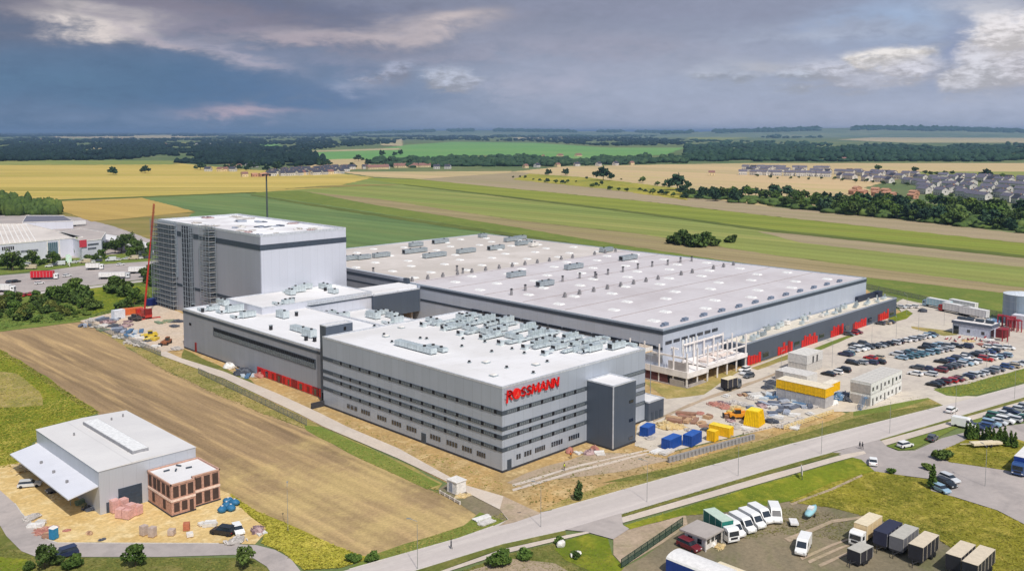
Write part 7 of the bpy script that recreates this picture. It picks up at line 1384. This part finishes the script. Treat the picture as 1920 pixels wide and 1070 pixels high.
# left bushes
lb = []
for i in range(64):
    px = rg.uniform(-10, 172); py = rg.uniform(560, 604) - (px > 120) * 6
    if py < 548 + 0 or (px > 110 and py > 596): continue
    lb.append((px, py, rg.choice(('bush', 'bush2', 'bigb', 'bush', 'b', 'd')), rg.uniform(.5, 1.0)))
lb += [(222, 548, 'bigb', 1.5), (212, 545, 'bigb', 1.1), (236, 556, 'bigb', 1.1), (252, 572, 'b', 1.0), (265, 565, 'bush', 1.3), (235, 580, 'bigb', 1.0), (288, 520, 'bigb', 1.6), (282, 530, 'bigb', 1.2), (292, 536, 'bush', 1.4), (140, 556, 'b', 1.2), (150, 566, 'bigb', 1.4), (128, 560, 'b', 1.0), (160, 572, 'bigb', 1.2), (172, 580, 'bigb', 1.0)]
lb.sort()
for i, (px, py, kk, s) in enumerate(lb): tree(kk, px, py, s, f'bush or small tree in the truck yard thicket, {nth(i + 1)} from the left', 'thicket beside the truck yard')
nt = [(24, 508, 'c', 1.1), (14, 506, 'b', 1.2), (36, 506, 'b', 1.0), (60, 500, 'c', .9), (68, 499, 'b', .8), (44, 495, 'bush', 1), (80, 496, 'bush2', 1.1), (98, 494, 'c', .7), (106, 494, 'b', .8), (86, 492, 'bush', 1), (120, 492, 'bush', 1), (146, 480, 'pop', 1.5), (166, 486, 'bush', 1.2), (178, 489, 'bush2', 1.4), (190, 486, 'b', .8), (198, 478, 'c', .8), (186, 476, 'bush', 1.3), (216, 476, 'c', .9), (228, 476, 'c', 1.1), (240, 474, 'c', 1.2), (252, 476, 'b', 1.2), (258, 482, 'c', 1.0), (246, 484, 'b', .9), (286, 480, 'b', 1.2), (292, 474, 'c', .9), (205, 488, 'bush', 1.0), (132, 492, 'bush', .8), (4, 500, 'bush', 1.2), (274, 484, 'bush', 1.2), (25, 401, 'c', 1.0)]
nt.sort()
for i, (px, py, kk, s) in enumerate(nt): tree(kk, px, py, s, f"tree or bush before the neighbour's white halls, {nth(i + 1)} from the left", "planting before the neighbour's halls")
# village trees
vt = [(424, 320), (436, 321), (448, 319), (462, 320), (470, 318), (500, 322), (600, 312), (615, 312), (660, 316), (730, 311), (690, 310), (716, 293), (740, 293), (751, 291), (672, 303), (768, 312), (800, 312), (520, 320), (556, 318), (440, 311), (482, 315), (376, 319)]
vt.sort()
for i, (px, py) in enumerate(vt): tree('fa', px, py, rg.uniform(.9, 1.7), f'tree around the middle village and farms, {nth(i + 1)} from the left', 'trees around the middle village')
for i in range(22): px = 1745 + i * 8.6 + rg.uniform(-5, 5); tree('fb', px, rg.uniform(342, 376), rg.uniform(.35, .6), f'garden tree between the right houses of the estate, {nth(i + 1)} from the left', 'garden trees between the right houses')
for i in range(26): px = 1420 + i * 20 + rg.uniform(-5, 5); tree('fb', px, edge(px, [(1400, 332), (1560, 337), (1740, 353), (1950, 381)]) + rg.uniform(-1, 2), rg.uniform(.35, .7), f'garden tree before the front houses of the new estate, {nth(i + 1)} from the left', 'garden trees before the new estate')
# woods far away
D_ = 'dark far wood'
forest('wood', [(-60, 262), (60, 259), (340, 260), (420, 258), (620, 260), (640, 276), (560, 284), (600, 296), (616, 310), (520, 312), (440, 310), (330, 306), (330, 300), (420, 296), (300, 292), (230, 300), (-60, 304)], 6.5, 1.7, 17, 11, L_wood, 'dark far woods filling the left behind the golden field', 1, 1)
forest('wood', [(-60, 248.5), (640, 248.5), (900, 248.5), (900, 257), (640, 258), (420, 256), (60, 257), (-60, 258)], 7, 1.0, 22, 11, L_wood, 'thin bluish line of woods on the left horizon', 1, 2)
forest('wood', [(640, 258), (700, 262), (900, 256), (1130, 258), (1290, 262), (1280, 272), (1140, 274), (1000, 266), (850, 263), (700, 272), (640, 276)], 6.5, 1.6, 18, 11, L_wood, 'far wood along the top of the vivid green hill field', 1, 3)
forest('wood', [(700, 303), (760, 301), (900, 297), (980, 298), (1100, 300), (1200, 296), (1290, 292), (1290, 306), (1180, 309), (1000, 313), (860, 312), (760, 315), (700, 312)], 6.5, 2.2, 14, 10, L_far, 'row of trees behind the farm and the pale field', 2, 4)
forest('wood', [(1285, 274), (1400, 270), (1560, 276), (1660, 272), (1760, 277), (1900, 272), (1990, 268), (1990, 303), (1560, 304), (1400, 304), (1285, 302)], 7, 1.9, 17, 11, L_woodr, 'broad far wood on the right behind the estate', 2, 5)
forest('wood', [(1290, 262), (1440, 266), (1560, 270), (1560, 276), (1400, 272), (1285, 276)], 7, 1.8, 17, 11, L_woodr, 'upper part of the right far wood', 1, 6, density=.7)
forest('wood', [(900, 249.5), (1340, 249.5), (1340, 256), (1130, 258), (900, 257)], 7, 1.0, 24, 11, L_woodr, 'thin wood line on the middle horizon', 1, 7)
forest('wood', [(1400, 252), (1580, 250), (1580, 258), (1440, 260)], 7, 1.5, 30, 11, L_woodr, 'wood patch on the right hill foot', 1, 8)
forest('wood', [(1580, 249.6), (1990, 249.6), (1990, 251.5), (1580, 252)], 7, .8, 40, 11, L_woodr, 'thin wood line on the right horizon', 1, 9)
forest('plantation', [(-60, 385), (20, 385), (70, 392), (112, 398), (116, 405), (60, 404), (-60, 406)], 5.5, 2.0, 13, 4, L_dark, 'dense dark plantation at the left edge beside the golden field', 2, 10)
# woods on the ridges of the far hills
def ridge_wood(k_, lab):
    px0, px1, dist, hgt, seed = HR[k_]; rg_ = np.random.default_rng(seed + 90); V0, F0 = ICO[1]; F0 = np.array(F0); VV = []; FF = []; k = 0
    for t in np.linspace(.03, .97, 420):
        if math.sin(t * 47 + seed) + math.sin(t * 17.3 + seed) < -.8: continue
        a = paz(px0) + (paz(px1) - paz(px0)) * t; base = hgt * math.sin(math.pi * t) ** .6 * (1 + .12 * math.sin(t * 9 + seed))
        for q_ in range(2):
            D = dist * (1 + rg_.uniform(-.06, .04)); hz = base * (1 if D > dist else 1 - .45 * (dist - D) / (dist * .08)); c, s_ = math.cos(YAW - a), math.sin(YAW - a)
            v = V0 * (1 + (rg_.random(len(V0)) - .5) * .5)[:, None] * np.array([55, 55, 30 * rg_.uniform(.5, 1.4)]) + np.array([D * c, D * s_, max(4, hz + 6)]); VV.append(v); FF.append(F0 + k); k += len(v)
    tag(npmesh('wood', np.concatenate(VV), np.concatenate(FF), L_woodr), lab, 'forest', None, 'stuff')
ridge_wood(0, 'broken woods along the ridge of the right horizon'); ridge_wood(1, 'broken woods along the low ridge of the middle horizon')
# grass, weeds
def tufts(name, poly, n, size, mat, label, seed, z=.1, up=.2):
    rg_ = np.random.default_rng(seed); xs = [p[0] for p in poly]; ys = [p[1] for p in poly]; C = []
    tri = []
    while len(C) < n:
        px, py = rg_.uniform(min(xs), max(xs)), rg_.uniform(min(ys), max(ys))
        if inside(px, py, poly): X, Y = G(px, py); C.append((X, Y, z))
    size = size * .78; C = np.array(C); a = rg_.uniform(0, 6.283, n); s = size * rg_.uniform(.4, 1.5, n); dx_, dy_ = np.cos(a) * s * .7, np.sin(a) * s * .7; zz = s * up * rg_.uniform(.5, 1.5, n)
    lx, ly = rg_.normal(size=n) * s * .4, rg_.normal(size=n) * s * .4
    V = np.stack([C + np.stack([-dx_, -dy_, 0 * a], 1), C + np.stack([dx_, dy_, 0 * a], 1), C + np.stack([dx_ * .6 + lx, dy_ * .6 + ly, zz], 1), C + np.stack([-dx_ * .6 + lx, -dy_ * .6 + ly, zz * .8], 1)], 1).reshape(-1, 3)
    o = npmesh(name, V, np.arange(4 * n).reshape(-1, 4), mat); tag(o, label, name.replace('_', ' '), None, 'stuff')
tufts('weeds', [(1480, 942), (1560, 905), (1640, 883), (1680, 890), (1745, 900), (1747, 921), (1790, 933), (1870, 958), (1925, 984), (1990, 1010), (1990, 1095), (1890, 1095), (1760, 1012), (1650, 975), (1560, 952)], 30000, .42, L_weed, 'tall yellow green weeds between the brown yard and the side road', 1)
tufts('weeds', [(430, 925), (480, 958), (620, 1020), (690, 1047), (640, 1064), (570, 1068), (530, 1035), (490, 1018), (500, 990), (450, 950)], 12000, .4, L_weed, 'weeds between the sand yard and the tilled field', 2)
tufts('grass', [(1168, 986), (1440, 905), (1580, 864), (1620, 856), (1640, 884), (1560, 905), (1480, 940), (1350, 962), (1280, 967), (1180, 993)], 16000, .25, L_weed, 'lime green grass strip between footpath and vans', 3)
tufts('grass', [(-20, 640), (0, 655), (60, 690), (185, 773), (60, 830), (70, 868), (-20, 880)], 16000, .4, L_weed, 'bright grass left of the pale metal hall', 4, .05)
tufts('grass', [(570, 797), (700, 843), (770, 880), (845, 935), (800, 917), (680, 862), (575, 807)], 2500, .35, L_verg, 'darker grass strip between field and office path', 5, .06)
tufts('grass', [(700, 1040), (870, 985), (945, 960), (950, 978), (925, 986), (860, 1012), (760, 1040), (690, 1062)], 3500, .3, L_verg, 'rough grass between the tilled field and the road', 6, .06)
tufts('grass', [(1060, 935), (1250, 875), (1440, 822), (1560, 788), (1620, 762), (1728, 741), (1760, 758), (1580, 808), (1440, 849), (1260, 889), (1040, 950)], 6000, .3, L_verg, 'dry grass on the bank above the main road', 7, .09)
tufts('grass', [(1753, 850), (1817, 822), (1850, 813), (1900, 822), (1990, 850), (1990, 905), (1883, 882), (1780, 867)], 3500, .4, L_weed, 'grass of the triangle right of the side road', 8, .2)
tufts('grass', [(1250, 990), (1400, 962), (1460, 950), (1560, 960), (1640, 990), (1700, 1040), (1500, 1000), (1400, 1010)], 3000, .3, L_verg, 'thin grass on the brown yard', 9)
tufts('grass', [(800, 1095), (940, 1042), (1062, 1014), (1148, 1030), (1150, 1085), (1140, 1095)], 4500, .3, L_verg, 'grass below the footpath at the bottom edge', 10)
tufts('grass', [(-60, 990), (40, 1036), (68, 1046), (470, 1047), (500, 1066), (520, 1085), (-80, 1085)], 6000, .3, L_verg, 'rough grass below the service road', 11, .06)
tufts('grass', [(150, 600), (210, 535), (300, 528), (290, 570), (200, 590)], 3000, .7, L_mid, 'green grass left of the red crane', 12)
tufts('grass', [(-20, 605), (60, 560), (120, 556), (160, 600), (60, 608), (0, 619)], 3500, .8, L_mid, 'undergrowth of the thicket beside the truck yard', 13)
tufts('grass', [(960, 910), (1105, 850), (1245, 830), (1420, 815), (1560, 775), (1440, 850), (1260, 890), (1010, 960)], 1500, .4, L_verg, 'sparse dry tufts on the sandy bank', 14, .09)
tufts('grass', [(640, 782), (940, 898), (944, 929), (869, 907), (747, 839), (650, 800)], 700, .35, L_verg, 'sparse tufts on the strip beside the office', 15, .06)
tufts('grass', [(200, 625), (300, 662), (420, 712), (560, 778), (575, 805), (470, 768), (400, 738), (300, 692)], 4000, .4, L_verg, 'rough grass between the tilled field and the wire fence', 16, .07)
tufts('grass', [(0, 655), (60, 690), (185, 773), (175, 776), (50, 694), (0, 662)], 1500, .5, L_verg, 'ragged grass along the left edge of the tilled field', 17, .06)
tufts('grass', [(1160, 965), (1440, 883), (1560, 850), (1570, 852), (1440, 890), (1170, 970)], 1800, .25, L_verg, 'grass of the narrow strip beside the main road', 19, .15)
tufts('grass', [(1756, 731), (1920, 692), (1990, 678), (1990, 700), (1836, 738), (1790, 742)], 3500, .35, L_weed, 'grass bank below the front row of the car park', 20, .15)
# ---------------------------------------------------------------- air
def haze(dens):
    m = bpy.data.materials.new('haze'); m.use_nodes = True; m.node_tree.nodes.clear(); q = NG(m.node_tree); v = q.new('ShaderNodeVolumePrincipled'); o = q.new('ShaderNodeOutputMaterial'); q.l.new(v.outputs[0], o.inputs['Volume'])
    v.inputs['Color'].default_value = (.42, .64, .95, 1); v.inputs['Density'].default_value = dens; v.inputs['Anisotropy'].default_value = .2
    b = MB().bx(-30000, 64000, -30000, 64000, -3.0, 132).build('haze', m); tag(b, 'thin bluish air over the whole plain', 'haze', None, 'stuff')
haze(6e-5)
for (kk, wh_), L_ in PLACES.items():
    L_.sort(key=lambda q: q[0])
    for i_, (_, o) in enumerate(L_): o['label'] = f'heap of {CN[kk]}, {nth(i_ + 1)} from left, {wh_}' if len(L_) > 1 else f'heap of {CN[kk]} {wh_}'
for k_, p_ in list(PROTO.items()) + list(HP.items()) + list(TP.items()):
    if not p_.get('used'):
        for c_ in list(p_.children): bpy.data.objects.remove(c_)
        bpy.data.objects.remove(p_)
for o in bpy.data.objects:
    for k_ in ('used', 'paint'):
        if k_ in o: del o[k_]
    if o.parent is not None and 'category' in o: del o['category']
